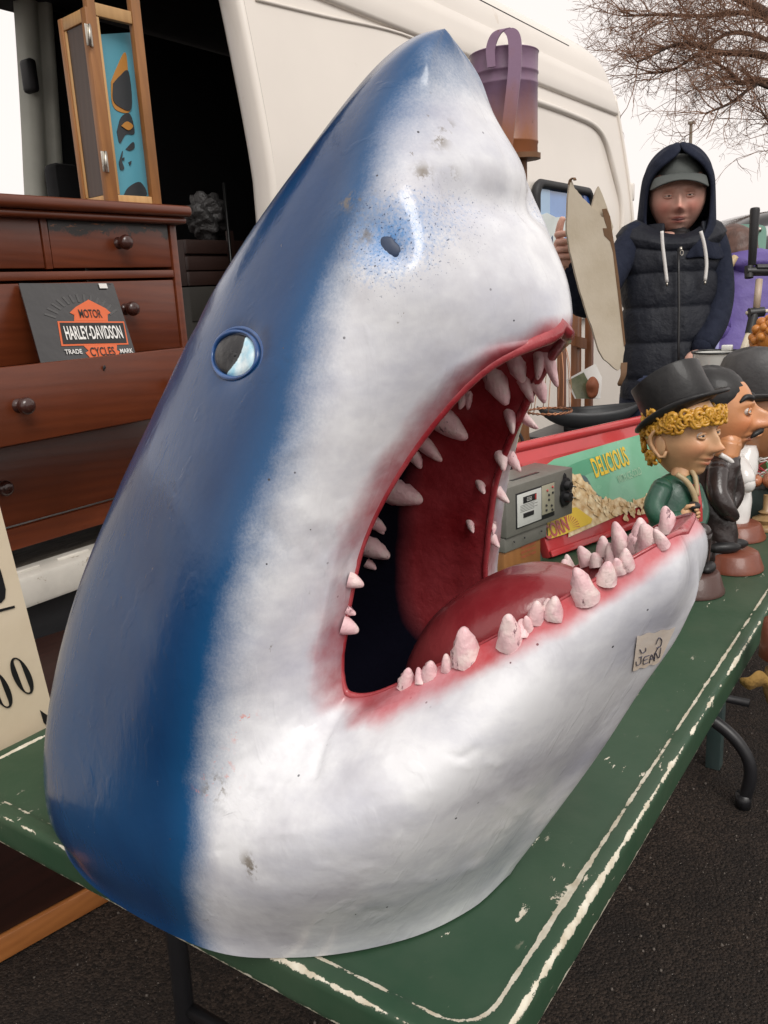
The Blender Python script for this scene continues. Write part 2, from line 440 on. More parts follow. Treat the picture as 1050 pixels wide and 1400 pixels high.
for _ in range(30):
    px, py = random.uniform(330, 560), random.uniform(560, 1000); l_ = random.uniform(10, 30)
    crease([(px, py), (px+random.uniform(-.4, .7)*l_, py+l_)], random.uniform(.0022, .004), random.choice((-1, 1))*random.uniform(.0004, .0012))

# paint: distance to lines given in the side plane (y, z)
def polyd(P, line, closed=False):
    """signed distance in the y-z plane; positive on the left of the line direction"""
    L_ = [np.array(q) for q in line]
    best = np.full(P.shape[:-1], 1e9); sgn = np.ones(P.shape[:-1])
    for a_, b2 in zip(L_, L_[1:]):
        ab = b2-a_; ap = P-a_; t = np.clip((ap@ab)/(ab@ab+1e-12), 0, 1)
        d = np.sqrt(((ap-t[..., None]*ab)**2).sum(-1)); cr_ = ab[0]*ap[..., 1]-ab[1]*ap[..., 0]
        m_ = d < best; best = np.where(m_, d, best); sgn = np.where(m_, np.sign(cr_), sgn)
    return best*sgn
blue_line = [yz(*q) for q in [(610, 80), (583, 104), (550, 142), (527, 190), (512, 240), (492, 300), (462, 365), (437, 430), (418, 500), (404, 570), (376, 640), (345, 720), (322, 800), (300, 890), (286, 980), (272, 1070), (268, 1170), (268, 1262)]]
lip_line = [(yz(762, 445)[0]-.1, yz(762, 445)[1]+.015)]+[yz(*q) for q in [(762, 445), (735, 460), (690, 478), (645, 512), (600, 560), (556, 622), (515, 700), (493, 770), (476, 850), (470, 920), (466, 955), (485, 985), (520, 985), (600, 950), (690, 900), (770, 860), (850, 812), (900, 772), (930, 752)]]; lip_line += [(lip_line[-1][0]-.1, lip_line[-1][1]+.05)]
def paint(P):
    q = P[..., 1:]
    d = polyd(q, [(blue_line[0][0]-.09, blue_line[0][1]+.08)]+blue_line+[(blue_line[-1][0], .6)])
    ny, nz = yz(528, 325); nb_ = np.sqrt((q[..., 0]-ny)**2+(q[..., 1]-nz)**2)
    halo = np.clip(1-nb_/.062, 0, 1)
    e = polyd(q, lip_line)
    return d, halo, e
d_, halo_, e_ = paint(G)
sgn = 1 if d_[6*NS, NT*1] > 0 else -1
d_ = d_*sgn
e_ = e_*(1 if e_[8*NS, NT*2] > 0 else -1)               # positive outside the mouth

shark = thing('shark_head', 'large glossy blue and white shark head with wide open toothy mouth, on the green table', 'shark head', (XM, .63, TZ))
def skin_mat():
    m, nt, b = new('shark_paint')
    bl = attr(nt, 'blue').outputs['Fac']; rd = attr(nt, 'red').outputs['Fac']; hl = attr(nt, 'halo').outputs['Fac']
    big = noise(nt, 5, 4, .6); fine = noise(nt, 420, 2, .7); mid = noise(nt, 22, 4, .6)
    # spray-edge: distance plus wander plus speckle
    sp = math_(nt, 'ADD', bl, math_(nt, 'MULTIPLY', math_(nt, 'SUBTRACT', mid, .5), .022))
    sp = math_(nt, 'ADD', sp, math_(nt, 'MULTIPLY', math_(nt, 'SUBTRACT', fine, .5), .014))
    mb = nd(nt, 'ShaderNodeMapRange', interpolation_type='SMOOTHSTEP')
    mb.inputs['From Min'].default_value = -.034; mb.inputs['From Max'].default_value = .018
    nt.links.new(sp, mb.inputs['Value'])
    blue = mixc(nt, ramp(nt, big, .3, .7), (.004, .043, .140), (.003, .030, .100))
    blue = mixc(nt, ramp(nt, noise(nt, 3.1, 3), .42, .68), blue, (.012, .062, .165))
    mb2 = nd(nt, 'ShaderNodeMapRange', interpolation_type='SMOOTHSTEP')
    mb2.inputs['From Min'].default_value = -.015; mb2.inputs['From Max'].default_value = .055
    nt.links.new(bl, mb2.inputs['Value'])
    blue = mixc(nt, mb2.outputs[0], (.008, .085, .225), blue)
    white = mixc(nt, ramp(nt, noise(nt, 7, 6, .62, (1, .8, 1.6)), .42, .70), (.73, .74, .765), (.45, .46, .53))
    white = mixc(nt, ramp(nt, noise(nt, 16, 4, .6), .5, .8), white, (.50, .50, .54))
    c = mixc(nt, mb.outputs[0], white, blue)
    hs_ = math_(nt, 'ADD', hl, math_(nt, 'MULTIPLY', math_(nt, 'SUBTRACT', noise(nt, 300, 2, .8), .5), .9))
    c = mixc(nt, ramp(nt, hs_, .40, 1.5), c, (.10, .26, .55))
    c = mixc(nt, ramp(nt, math_(nt, 'MULTIPLY', hl, ramp(nt, noise(nt, 520, 2, .5), .62, .70)), .1, .5), c, (.04, .07, .15))
    # dark specks sprayed over the white, scuffs down to grey filler, a few coral touches
    v = nd(nt, 'ShaderNodeTexVoronoi'); v.inputs['Scale'].default_value = 46
    tc = nd(nt, 'ShaderNodeTexCoord'); nt.links.new(tc.outputs['Object'], v.inputs['Vector'])
    speck = math_(nt, 'MULTIPLY', math_(nt, 'LESS_THAN', v.outputs['Distance'], .055), ramp(nt, noise(nt, 7, 3), .5, .56))
    c = mixc(nt, speck, c, (.06, .06, .07))
    scuff = math_(nt, 'MULTIPLY', ramp(nt, noise(nt, 55, 9, .75, (1, 1, .6)), .67, .69), ramp(nt, noise(nt, 4.2, 2), .48, .56))
    c = mixc(nt, scuff, c, (.22, .20, .17))
    scr = math_(nt, 'MULTIPLY', ramp(nt, noise(nt, 26, 6, .8, (6, 1, 6, (0.6, .3, 0))), .705, .715), ramp(nt, noise(nt, 3.3, 2), .44, .54))
    c = mixc(nt, scr, c, (.24, .24, .26))
    cor = math_(nt, 'MULTIPLY', attr(nt, 'coral').outputs['Fac'], ramp(nt, noise(nt, 130, 3, .6), .60, .63))
    c = mixc(nt, cor, c, (.75, .25, .2))
    dirt = math_(nt, 'MULTIPLY', attr(nt, 'grime').outputs['Fac'], ramp(nt, noise(nt, 60, 6, .7), .5, .58))
    c = mixc(nt, dirt, c, (.17, .14, .10))
    c = mixc(nt, math_(nt, 'MULTIPLY', attr(nt, 'airbrush').outputs['Fac'], .85), c, (.004, .022, .075))  # dark blue airbrushed touches round the eye
    # red gums
    re = math_(nt, 'ADD', rd, math_(nt, 'MULTIPLY', math_(nt, 'SUBTRACT', noise(nt, 30, 4, .6), .5), .012))
    mr = nd(nt, 'ShaderNodeMapRange', interpolation_type='SMOOTHSTEP')
    mr.inputs['From Min'].default_value = -.008; mr.inputs['From Max'].default_value = .008; nt.links.new(re, mr.inputs['Value'])
    gum = mixc(nt, ramp(nt, noise(nt, 9, 5, .6), .35, .72), (.26, .022, .032), (.45, .12, .14))
    gum = mixc(nt, attr(nt, 'lower').outputs['Fac'], gum, mixc(nt, ramp(nt, noise(nt, 11, 6, .65), .36, .66), (.48, .06, .07), (.60, .26, .29)))
    c = mixc(nt, mr.outputs[0], c, gum)
    nt.links.new(c, b.inputs['Base Color'])
    rg = math_(nt, 'ADD', .13, math_(nt, 'MULTIPLY', noise(nt, 9, 5), .2))
    rg = math_(nt, 'ADD', rg, math_(nt, 'MULTIPLY', scuff, .3))
    nt.links.new(rg, b.inputs['Roughness'])
    b.inputs['Coat Weight'].default_value = .2; b.inputs['Coat Roughness'].default_value = .10; b.inputs['Specular IOR Level'].default_value = .38
    h = math_(nt, 'ADD', math_(nt, 'MULTIPLY', noise(nt, 14, 4), .5), math_(nt, 'MULTIPLY', noise(nt, 40, 5, .6, (1.6, 1, .5, (.5, .2, .4))), .34))
    h = math_(nt, 'ADD', h, math_(nt, 'MULTIPLY', ramp(nt, noise(nt, 16, 3, .5, (5, 1.5, .7, (.3, 0, .7))), .60, .66), .10))
    h = math_(nt, 'SUBTRACT', h, math_(nt, 'MULTIPLY', math_(nt, 'ADD', scuff, scr), .25))
    nt.links.new(bump(nt, h, .35, .006), b.inputs['Normal'])
    return m
def mouth_mat():
    m, nt, b = new('mouth_lining')
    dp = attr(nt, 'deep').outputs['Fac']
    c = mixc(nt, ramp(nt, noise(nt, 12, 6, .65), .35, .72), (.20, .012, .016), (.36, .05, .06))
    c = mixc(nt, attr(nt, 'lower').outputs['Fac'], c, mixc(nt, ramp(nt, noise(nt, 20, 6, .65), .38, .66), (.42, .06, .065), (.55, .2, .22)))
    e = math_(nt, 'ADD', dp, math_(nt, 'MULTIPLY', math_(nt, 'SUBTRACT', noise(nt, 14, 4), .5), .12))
    c = mixc(nt, ramp(nt, e, .5, .72), c, (.006, .006, .012))  # black painted in towards the throat, standing for the dark hollow
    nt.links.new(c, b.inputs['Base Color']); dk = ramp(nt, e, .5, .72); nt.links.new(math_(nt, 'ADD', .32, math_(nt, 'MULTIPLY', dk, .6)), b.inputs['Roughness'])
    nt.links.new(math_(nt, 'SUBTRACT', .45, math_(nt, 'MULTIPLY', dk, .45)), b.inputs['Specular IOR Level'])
    nt.links.new(bump(nt, noise(nt, 45, 6, .6), .5, .006), b.inputs['Normal'])
    return m
M_SKIN = skin_mat(); M_MOUTH = mouth_mat()
def add_attr(me, name, arr):
    at_ = me.attributes.new(name, 'FLOAT', 'POINT'); at_.data.foreach_set('value', np.asarray(arr, np.float32).ravel())
def mirror_grid(name, P, attrs, mtl, parent, flipn):
    n, m = P.shape[:2]
    Q = P.copy(); Q[..., 0] = 2*XM-Q[..., 0]
    V = np.concatenate([P.reshape(-1, 3), Q.reshape(-1, 3)])
    F = []
    for i in range(n-1):
        for j in range(m-1):
            a_ = i*m+j; q = [a_, a_+1, a_+m+1, a_+m]
            F.append(q[::-1] if flipn else q); q2 = [x_+n*m for x_ in q]; F.append(q2 if flipn else q2[::-1])
    me = bpy.data.meshes.new(name); me.from_pydata(V.tolist(), [], F)
    for k_, v_ in attrs.items(): add_attr(me, k_, np.concatenate([v_.ravel(), v_.ravel()]))
    bm = bmesh.new(); bm.from_mesh(me); bmesh.ops.remove_doubles(bm, verts=bm.verts, dist=.0004); bm.to_mesh(me); bm.free()
    smooth(me); return meshob(name, me, mtl, parent)
def blob(P, pts, rad):
    r_ = np.zeros(P.shape[:2])
    for q in pts:
        h = np.array(hit(*q)[0]); r_ = np.maximum(r_, np.exp(-((P-h)**2).sum(-1)/rad**2))
    return r_
ii = np.arange(len(G))[:, None]+0*G[..., 0]
lowmask = np.clip((ii-12.5*NS)/(2.5*NS), 0, 1)
flip = (np.cross(G[101, 31]-G[100, 31], G[100, 32]-G[100, 31])@Nn[100, 31]) > 0
body = mirror_grid('body', G, {'blue': d_, 'halo': halo_, 'red': .004*(1-lowmask)-e_, 'lower': lowmask,
    'airbrush': np.maximum(np.maximum(blob(G, [(362, 455), (363, 465), (363, 475), (360, 485)], .0065), .8*blob(G, [(300, 462), (312, 452), (326, 448), (340, 452)], .008)), .6*blob(G, [(300, 515), (292, 495)], .007)),
    'coral': blob(G, [(335, 985), (305, 1040), (318, 1065), (290, 1062), (278, 1078), (330, 1003)], .007),
    'grime': blob(G, [(292, 1072), (287, 1085), (300, 1080), (340, 1180), (345, 1190), (500, 270), (478, 278), (610, 175), (600, 190), (590, 160), (622, 240), (580, 236), (500, 318), (510, 336)], .008)}, M_SKIN, shark, flip)
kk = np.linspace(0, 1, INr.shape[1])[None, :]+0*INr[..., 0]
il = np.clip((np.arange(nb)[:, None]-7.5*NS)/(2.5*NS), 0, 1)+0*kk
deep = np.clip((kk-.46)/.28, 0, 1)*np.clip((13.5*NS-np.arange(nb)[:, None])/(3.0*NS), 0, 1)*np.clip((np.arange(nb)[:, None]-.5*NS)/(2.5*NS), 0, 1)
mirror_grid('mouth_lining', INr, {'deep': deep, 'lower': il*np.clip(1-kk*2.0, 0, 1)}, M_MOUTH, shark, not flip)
# ---------------------------------------------------------------- shark: teeth, tongue, eyes, price tag
def mir(P):
    Q = P.copy(); Q[..., 0] = 2*XM-Q[..., 0]; return Q
def multi_bvh(Ps):
    V, F, o = [], [], 0
    for P in Ps:
        n, m = P.shape[:2]
        V += [Vector(p) for p in P.reshape(-1, 3)]
        F += [(o+i*m+j, o+i*m+j+1, o+(i+1)*m+j+1, o+(i+1)*m+j) for i in range(n-1) for j in range(m-1)]
        o += n*m
    return BVHTree.FromPolygons(V, F)
all_bvh = multi_bvh([G, INr, mir(G), mir(INr)])
def tooth_mat():
    m, nt, b = new('tooth_paint')
    c = mixc(nt, ramp(nt, noise(nt, 30, 4), .35, .7), (.80, .56, .57), (.66, .40, .43))
    c = mixc(nt, ramp(nt, noise(nt, 55, 4), .45, .6), c, (.78, .62, .60)); c = mixc(nt, ramp(nt, noise(nt, 75, 6, .7, (1, 1, .4)), .61, .66), c, (.16, .06, .08))
    nt.links.new(c, b.inputs['Base Color']); b.inputs['Roughness'].default_value = .38
    nt.links.new(bump(nt, noise(nt, 120, 5, .6), .5, .004), b.inputs['Normal']); return m
M_TOOTH = tooth_mat()
far_rim = mir(rim)
def tooth(bx, by, tx, ty, wpx, toward=0.0, blunt=.5):
    rd_ = Vector(ray(bx, by)).normalized(); h_ = all_bvh.ray_cast(Vector(CAM), rd_)
    b0 = h_[0]
    if b0 is None:      # beyond the skin: sits on the far rim
        pr_ = proj(far_rim); b0 = Vector(far_rim[int(((pr_-np.array([bx, by]))**2).sum(-1).argmin())])
    d = float((np.array(b0)-CAM)@_f)
    t0 = b0+Vector(atd(tx, ty, d-toward)-atd(bx, by, d))
    ax = t0-b0; Ln = max(ax.length, .008); ax.normalize(); r0 = wpx*.5*d/FPX
    b0 = b0-ax*Ln*.22; Ln *= 1.24; r0 *= .97
    R_ = frame(ax, (random.uniform(-1, 1), .3, random.uniform(-1, 1)))
    bm = BM(); n = 14; sx, sy = random.uniform(.92, 1.12), random.uniform(.82, 1.0)
    bend = Vector((random.uniform(-1, 1), random.uniform(-1, 1), 0))*Ln*.10
    prof = [(1.22, 0), (1.14, .18), (1.03, .36), (.88, .54), (.70, .70), (.53, .83), (.38, .92), (.20, .98), (0, 1.0)]
    rings = []
    for q, h in prof:
        off = bend*(h*h)
        if q == 0: rings.append([bm.verts.new(R_ @ Vector((off.x, off.y, h*Ln))+b0)])
        else: rings.append([bm.verts.new(R_ @ Vector((cos(2*pi*j/n)*r0*q*sx*(1+.10*sin(j*1.35+h*7+bx)+.08*sin(j*2.7-h*15)+random.uniform(-.05, .05)), sin(2*pi*j/n)*r0*q*sy, h*Ln))*1.0+R_ @ Vector((off.x, off.y, 0))+b0) for j in range(n)])
    for A, B in zip(rings, rings[1:]):
        for j in range(n):
            if len(B) == 1: bm.faces.new((A[j], A[(j+1) % n], B[0]))
            else: bm.faces.new((A[j], A[(j+1) % n], B[(j+1) % n], B[j]))
    bmesh.ops.recalc_face_normals(bm, faces=bm.faces)
    return obj('tooth', bm, M_TOOTH, shark)
TEETH = [  # base, tip, width across the base (photo px), lean towards the camera (m)
 # upper near row
 (677, 516, 690, 553, 30, .01), (634, 541, 630, 560, 13, 0), (640, 540, 641, 560, 12, 0), (604, 572, 634, 604, 38, .01), (581, 608, 602, 632, 24, .0), (567, 624, 574, 641, 16, 0),
 (541, 671, 577, 685, 34, .01), (511, 714, 528, 724, 20, 0), (516, 720, 526, 729, 12, 0), (503, 746, 532, 760, 30, .01), (503, 770, 515, 777, 14, 0), (480, 793, 498, 798, 20, 0), (476, 834, 484, 838, 12, 0), (472, 855, 491, 861, 24, 0),
 # front
 (706, 496, 712, 524, 24, .0), (738, 488, 739, 519, 18, 0), (749, 490, 760, 529, 17, .0), (717, 524, 727, 551, 18, 0), (737, 528, 748, 551, 17, 0),
 # far wall
 (697, 568, 702, 594, 16, .01), (716, 571, 733, 588, 15, .01), (685, 624, 691, 643, 15, .01), (698, 626, 711, 644, 14, .01), (657, 662, 660, 677, 12, .012), (681, 673, 694, 689, 16, .01),
 (643, 716, 645, 729, 10, .012), (675, 718, 677, 730, 9, .01), (674, 737, 680, 749, 11, .01),
 # lower near row
 (556, 935, 557, 914, 24, .008), (588, 922, 586, 904, 23, .008), (589, 905, 587, 889, 17, 0), (612, 912, 611, 894, 18, .006), (622, 886, 620, 874, 10, 0), (638, 897, 630, 859, 36, .01), (658, 872, 657, 862, 14, 0),
 (698, 876, 697, 838, 34, .012), (697, 852, 691, 818, 28, .0), (734, 843, 733, 823, 24, .008), (742, 826, 739, 813, 20, 0), (757, 837, 757, 817, 26, .008), (775, 800, 770, 765, 26, .0), (800, 812, 793, 778, 34, .012),
 (829, 790, 830, 769, 27, .008), (856, 770, 854, 752, 24, .008), (817, 771, 814, 755, 22, 0), (889, 748, 884, 714, 36, .008), (902, 738, 900, 720, 18, 0), (915, 722, 908, 692, 24, .0), (875, 728, 872, 706, 20, 0),
 (575, 930, 573, 912, 15, 0), (628, 902, 627, 886, 15, .006), (712, 866, 712, 846, 22, 0), (748, 832, 750, 818, 17, 0), (790, 802, 786, 784, 18, .0), (845, 778, 842, 762, 18, .006), (868, 752, 870, 735, 20, .006), (838, 765, 834, 742, 22, 0), (722, 858, 720, 842, 16, .006), (905, 742, 896, 722, 20, .006),
 # lower far row
 (852, 752, 838, 714, 30, 0), (824, 748, 819, 726, 20, 0), (797, 757, 787, 736, 20, 0), (772, 763, 767, 742, 16, 0), (756, 768, 745, 763, 8, 0), (868, 740, 864, 728, 20, 0),
]
for t_ in TEETH: tooth(*t_)

# rounded gum rim round the whole mouth
nbr = len(rim); gi = list(range(0, nbr-1, 3))+[nbr-1]
inn = INr[gi, 6]; rmm = rim[gi]; fr = np.array(gi)/(nbr-1)
gr = np.interp(fr, [0, .03, .09, .2, .40, .44, .5, .62, .9, .97, 1], [.0075, .0070, .0055, .0040, .0034, .0034, .0022, .0018, .0018, .004, .006])
dirn = inn-rmm; dirn /= np.linalg.norm(dirn, axis=1, keepdims=True)+1e-9
cen = rmm+dirn*gr[:, None]*.75; cen[0, 0] = XM; cen[-1, 0] = XM
cenm = cen.copy(); cenm[:, 0] = 2*XM-cenm[:, 0]
loop = np.concatenate([cen, cenm[-2:0:-1]]); rad_ = np.concatenate([gr, gr[-2:0:-1]])
bm = BM(); tube(bm, loop, list(rad_), 10, closed=True)
obj('gum_rim', bm, mat('gum_paint', (.26, .018, .026), .28, col2=(.42, .075, .085), vscale=14, bmp=.5, bscale=45, coat=.3), shark)

# tongue
sp = [at(px, py, 0, XM) for px, py in ((580, 945), (612, 905), (658, 866), (712, 836), (762, 814), (800, 806))]
wd_ = [.040, .066, .080, .078, .055, .012]; ht_ = [.018, .036, .048, .046, .030, .008]
spc = cr(np.array([list(p)+[a_, b2] for p, a_, b2 in zip(sp, wd_, ht_)]), 6)
P = []
for i, q in enumerate(spc):
    c = q[:3]; t = spc[min(i+1, len(spc)-1)][:3]-spc[max(i-1, 0)][:3]; t /= np.linalg.norm(t)
    up = np.cross(np.array([1, 0, 0]), t); up *= (1 if up[2] > 0 else -1)
    line = []
    for j in range(29):
        th = 2*pi*j/28; cx, cz = cos(th), sin(th)
        g = .12*math.exp(-(cx/.22)**2) if cz > 0 else 0
        line.append(c+np.array([1, 0, 0])*cx*q[3]+up*(cz*(1-g))*q[4])
    P.append(line)
P = [[spc[0][:3]]*29]+P+[[spc[-1][:3]]*29]
M_TONGUE = mat('tongue_paint', (.20, .016, .022), .3, col2=(.30, .05, .055), vscale=10, bmp=.35, bscale=40, coat=.3)
meshob('tongue', gridmesh('tongue', np.array(P)), M_TONGUE, shark)

# eyes: bulging disc, painted pupil crescent and a swollen rim, the same on both sides
def eye_mats():
    m, nt, b = new('eye_paint')
    tc = nd(nt, 'ShaderNodeTexCoord'); sx = nd(nt, 'ShaderNodeSeparateXYZ'); nt.links.new(tc.outputs['Object'], sx.inputs[0])
    f = attr(nt, 'pupil').outputs['Fac']
    f2 = math_(nt, 'ADD', f, math_(nt, 'MULTIPLY', math_(nt, 'SUBTRACT', noise(nt, 90, 3), .5), .12))
    wh = mixc(nt, ramp(nt, noise(nt, 60, 4), .35, .65), (.72, .84, .88), (.28, .58, .74))
    bk = mixc(nt, ramp(nt, noise(nt, 130, 4, .7, (1, 1, .3)), .5, .75), (.012, .012, .014), (.05, .05, .05))
    nt.links.new(mixc(nt, ramp(nt, f2, .49, .53), wh, bk), b.inputs['Base Color']); b.inputs['Roughness'].default_value = .4
    b.inputs['Coat Weight'].default_value = .1
    nt.links.new(bump(nt, noise(nt, 150, 4), .4, .002), b.inputs['Normal'])
    return m
M_EYE = eye_mats(); M_LID = mat('eyelid_paint', (.012, .05, .17), .3, col2=(.03, .10, .28), vscale=30, bmp=.2, coat=.3)
gb = grid_bvh(G)
def on_skin(px, py, off):
    p, n_ = hit(px, py, gb); return np.array(p)+np.array(n_)*off
EC, ER = (322, 485.5), (28, 29.5)
def tilt(x_, y_): return EC[0]+x_*ER[0]*1.0+y_*4.0, EC[1]-y_*ER[1]+x_*1.5
disc, pup = [], []
for i in range(17):
    q = i/16; row, rp = [], []
    for j in range(49):
        a_ = 2*pi*j/48; x_, y_ = cos(a_)*q, sin(a_)*q
        row.append(on_skin(*tilt(x_, y_), .0085*sqrt(max(0, 1-q*q))+.0005-.002*q))
        tt = x_*.36+y_*.93; rp.append(.5+(-.93*x_+.36*y_+.44-.48*tt*tt+.10)/.6)
    disc.append(row); pup.append(rp)
disc = np.array(disc)
lid = [[on_skin(*tilt(cos(a_)*1.10, sin(a_)*1.10), .0006) for a_ in np.linspace(0, 2*pi, 48, endpoint=False)], [on_skin(*tilt(cos(a_)*1.26+.03, sin(a_)*1.24+.03), -.0012) for a_ in np.linspace(radians(-60), radians(170), 40)]]
for side in (1, -1):
    D_ = disc if side == 1 else mir(disc)
    me = gridmesh('eyeball', D_); add_attr(me, 'pupil', np.clip(np.array(pup), 0, 1)); meshob('eyeball', me, M_EYE, shark)
    for k, ring in enumerate(lid):
        R_ = np.array(ring); R_ = R_ if side == 1 else mir(R_); bm = BM()
        aa = np.linspace(0, 2*pi, len(R_), endpoint=False)
        tube(bm, R_, list(.0019+.0007*np.sin(3*aa+1)) if k == 0 else list(.0018*np.sin(np.linspace(.12, pi-.12, len(R_)))+.0004), 8, closed=(k == 0)); obj('eyelid', bm, M_LID, shark)
# nostril: a small dark slanting hole
M_HOLE = flat('nostril_paint', (.03, .05, .10), .5)
npt, nn = hit(536, 336)
npt2, nn2 = hit(534, 337, grid_bvh(G))
for side in (1, -1):
    c = Vector((npt2.x if side == 1 else 2*XM-npt2.x, npt2.y, npt2.z))
    n_ = Vector((nn.x*side, nn.y, nn.z)); F_ = frame(n_, (0, .3, 1))
    bm = BM(); g = bmesh.ops.create_uvsphere(bm, u_segments=16, v_segments=8, radius=1)
    for v in g['verts']:
        sx_ = .0068*(1.25 if v.co.y > 0 else .8); p = Vector((v.co.x*sx_*(1-.4*v.co.y), v.co.y*.0105, v.co.z*.0022))
        a_ = .5*side; p = Vector((p.x*cos(a_)-p.y*sin(a_), p.x*sin(a_)+p.y*cos(a_), p.z)); v.co = F_ @ p+c
    obj('nostril', bm, M_HOLE, shark)

# masking tape price tag on the lower jaw with faint handwriting
gb = grid_bvh(G)
def onskin(px, py, off=.0012):
    p, n_ = hit(px, py, gb); return Vector(p)+Vector(n_)*off
M_TAPE = mat('masking_tape', (.74, .62, .50), .6, col2=(.74, .67, .60), vscale=25, bmp=.2)
Q = np.array([[onskin(*( (1-v_)*((1-u1)*np.array([870, 868])+u1*np.array([922, 857]))+v_*((1-u1)*np.array([864, 916])+u1*np.array([900, 905]))+np.array([0, 1.2*sin(u1*17)*(1 if v_ in (0, 1) else 0)]) )) for u1 in np.linspace(0, 1, 14)] for v_ in np.linspace(0, 1, 10)])
tg = meshob('price_tag', gridmesh('price_tag', Q), M_TAPE, shark); tg['label'] = 'peeling beige masking tape tag with faint handwriting'
M_INK = flat('pen_ink', (.09, .09, .13), .5)
bm = BM()
for st in ([(873, 886), (876, 891), (881, 888), (881, 884)], [(895, 879), (899, 870), (903, 874), (901, 882), (896, 884)], [(899, 882), (893, 893)],
           [(872, 897), (876, 896)], [(875, 896), (874, 905), (869, 908), (868, 903)], [(886, 894), (879, 897), (878, 906), (884, 904)], [(879, 901), (884, 899)], [(886, 905), (889, 893), (893, 902)], [(887, 900), (891, 898)], [(893, 902), (894, 890), (899, 898), (902, 884)]):
    pts = cr(np.array(st, float), 4); tube(bm, [onskin(x_, y_, .0017) for x_, y_ in pts], .00042, 4)
wr = obj('handwriting', bm, M_INK, tg)

# ================================================================ TABLE
X0, X1, Y0, Y1 = .497, 2.33, .270, 1.122
table = thing('folding_table', 'long green painted folding table with white worn edges, carrying the shark head', 'table', ((X0+X1)/2, (Y0+Y1)/2, 0))
def rrect(ins, z, rad, seg=9, nx=60, ny=30):
    r_ = max(rad-ins, .004); x0, x1, y0, y1 = X0+ins, X1-ins, Y0+ins, Y1-ins; pts = []
    def line(a, b, n): return [(a[0]+(b[0]-a[0])*k/n, a[1]+(b[1]-a[1])*k/n) for k in range(n)]
    def arc(cx, cy, a0): return [(cx+r_*cos(a0+pi/2*k/seg), cy+r_*sin(a0+pi/2*k/seg)) for k in range(seg)]
    pts += line((x0+r_, y0), (x1-r_, y0), nx)+arc(x1-r_, y0+r_, -pi/2)+line((x1, y0+r_), (x1, y1-r_), ny)+arc(x1-r_, y1-r_, 0)
    pts += line((x1-r_, y1), (x0+r_, y1), nx)+arc(x0+r_, y1-r_, pi/2)+line((x0, y1-r_), (x0, y0+r_), ny)+arc(x0+r_, y0+r_, pi)
    return [(a, b, z) for a, b in pts]
RC = .052
rings = [(.012, .695, 1, 0), (.002, .6955, 1, .55), (0, .699, 1, .9), (0, .704, 1, .12), (0, .728, 1, .12), (.0007, .7345, 1, .62), (.003, .7385, 1, 1.0), (.006, .7398, 1, .55), (.010, .74, 1, .1), (.0185, .74, 1, .25), (.0215, .7396, 1, .95), (.0245, .7384, 1, 1.0), (.0275, .7378, 1, .35), (.034, .7378, 1, .12), (.05, .738, 1, .03), (.08, .7385, 1, .02), (.16, .739, 1, 0), (.30, .739, 1, 0), (.42, .739, 1, 0)]
V, wr_ = [], []
for ins, z, _, wv in rings:
    p = rrect(ins, z, RC if ins < .02 else RC+.012); V += p; wr_ += [wv]*len(p)
n_ = len(rrect(0, 0, RC)); F = []
for k in range(len(rings)-1):
    for j in range(n_): F.append((k*n_+j, k*n_+(j+1) % n_, (k+1)*n_+(j+1) % n_, (k+1)*n_+j))
F.append(tuple((len(rings)-1)*n_+j for j in range(n_))); F.append(tuple(range(n_))[::-1])
me = bpy.data.meshes.new('tabletop'); me.from_pydata(V, [], F); add_attr(me, 'wear', wr_)
bm = bmesh.new(); bm.from_mesh(me); bmesh.ops.recalc_face_normals(bm, faces=bm.faces); bm.to_mesh(me); bm.free(); smooth(me); me.set_sharp_from_angle(angle=radians(50))
def table_mat():
    m, nt, b = new('green_table_paint')
    c = mixc(nt, ramp(nt, noise(nt, 5, 6, .65), .34, .72), (.018, .056, .028), (.036, .074, .042))
    c = mixc(nt, ramp(nt, noise(nt, 2.2, 5, .7), .45, .75), c, (.052, .082, .050))
    c = mixc(nt, ramp(nt, noise(nt, 38, 8, .75), .62, .8), c, (.085, .10, .07))
    wv = attr(nt, 'wear').outputs['Fac']
    n1 = noise(nt, 34, 9, .75); n0 = noise(nt, 5, 3, .6)
    e = math_(nt, 'ADD', math_(nt, 'MULTIPLY', wv, .45), math_(nt, 'ADD', math_(nt, 'MULTIPLY', n1, 1.0), math_(nt, 'MULTIPLY', n0, .75)))
    k = ramp(nt, math_(nt, 'MULTIPLY', e, .5), .606, .614)
    # stray chips and long scratches on the top
    chip = math_(nt, 'MULTIPLY', ramp(nt, noise(nt, 48, 6, .7, (.5, 1.4, 1)), .645, .66), ramp(nt, noise(nt, 6.5, 3), .50, .56))
    scr = math_(nt, 'MULTIPLY', ramp(nt, noise(nt, 40, 7, .8, (.10, 2.2, 1, (0, 0, .12))), .655, .67), ramp(nt, noise(nt, 4.1, 3), .50, .58))
    k = math_(nt, 'MAXIMUM', k, math_(nt, 'MAXIMUM', chip, scr))
    c = mixc(nt, k, c, mixc(nt, ramp(nt, noise(nt, 60, 5), .3, .7), (.72, .69, .58), (.50, .44, .33)))
    nt.links.new(c, b.inputs['Base Color'])
    nt.links.new(math_(nt, 'ADD', .34, math_(nt, 'MULTIPLY', noise(nt, 8, 6, .7), .25)), b.inputs['Roughness'])
    b.inputs['Specular IOR Level'].default_value = .45
    h = math_(nt, 'SUBTRACT', math_(nt, 'MULTIPLY', noise(nt, 90, 5), .25), math_(nt, 'MULTIPLY', k, .5))
    nt.links.new(bump(nt, h, .5, .002), b.inputs['Normal']); return m
M_TABLE = table_mat()
meshob('tabletop', me, M_TABLE, table)
M_BLACK = mat('black_metal', (.012, .012, .014), .4, metal=0, bmp=.1)
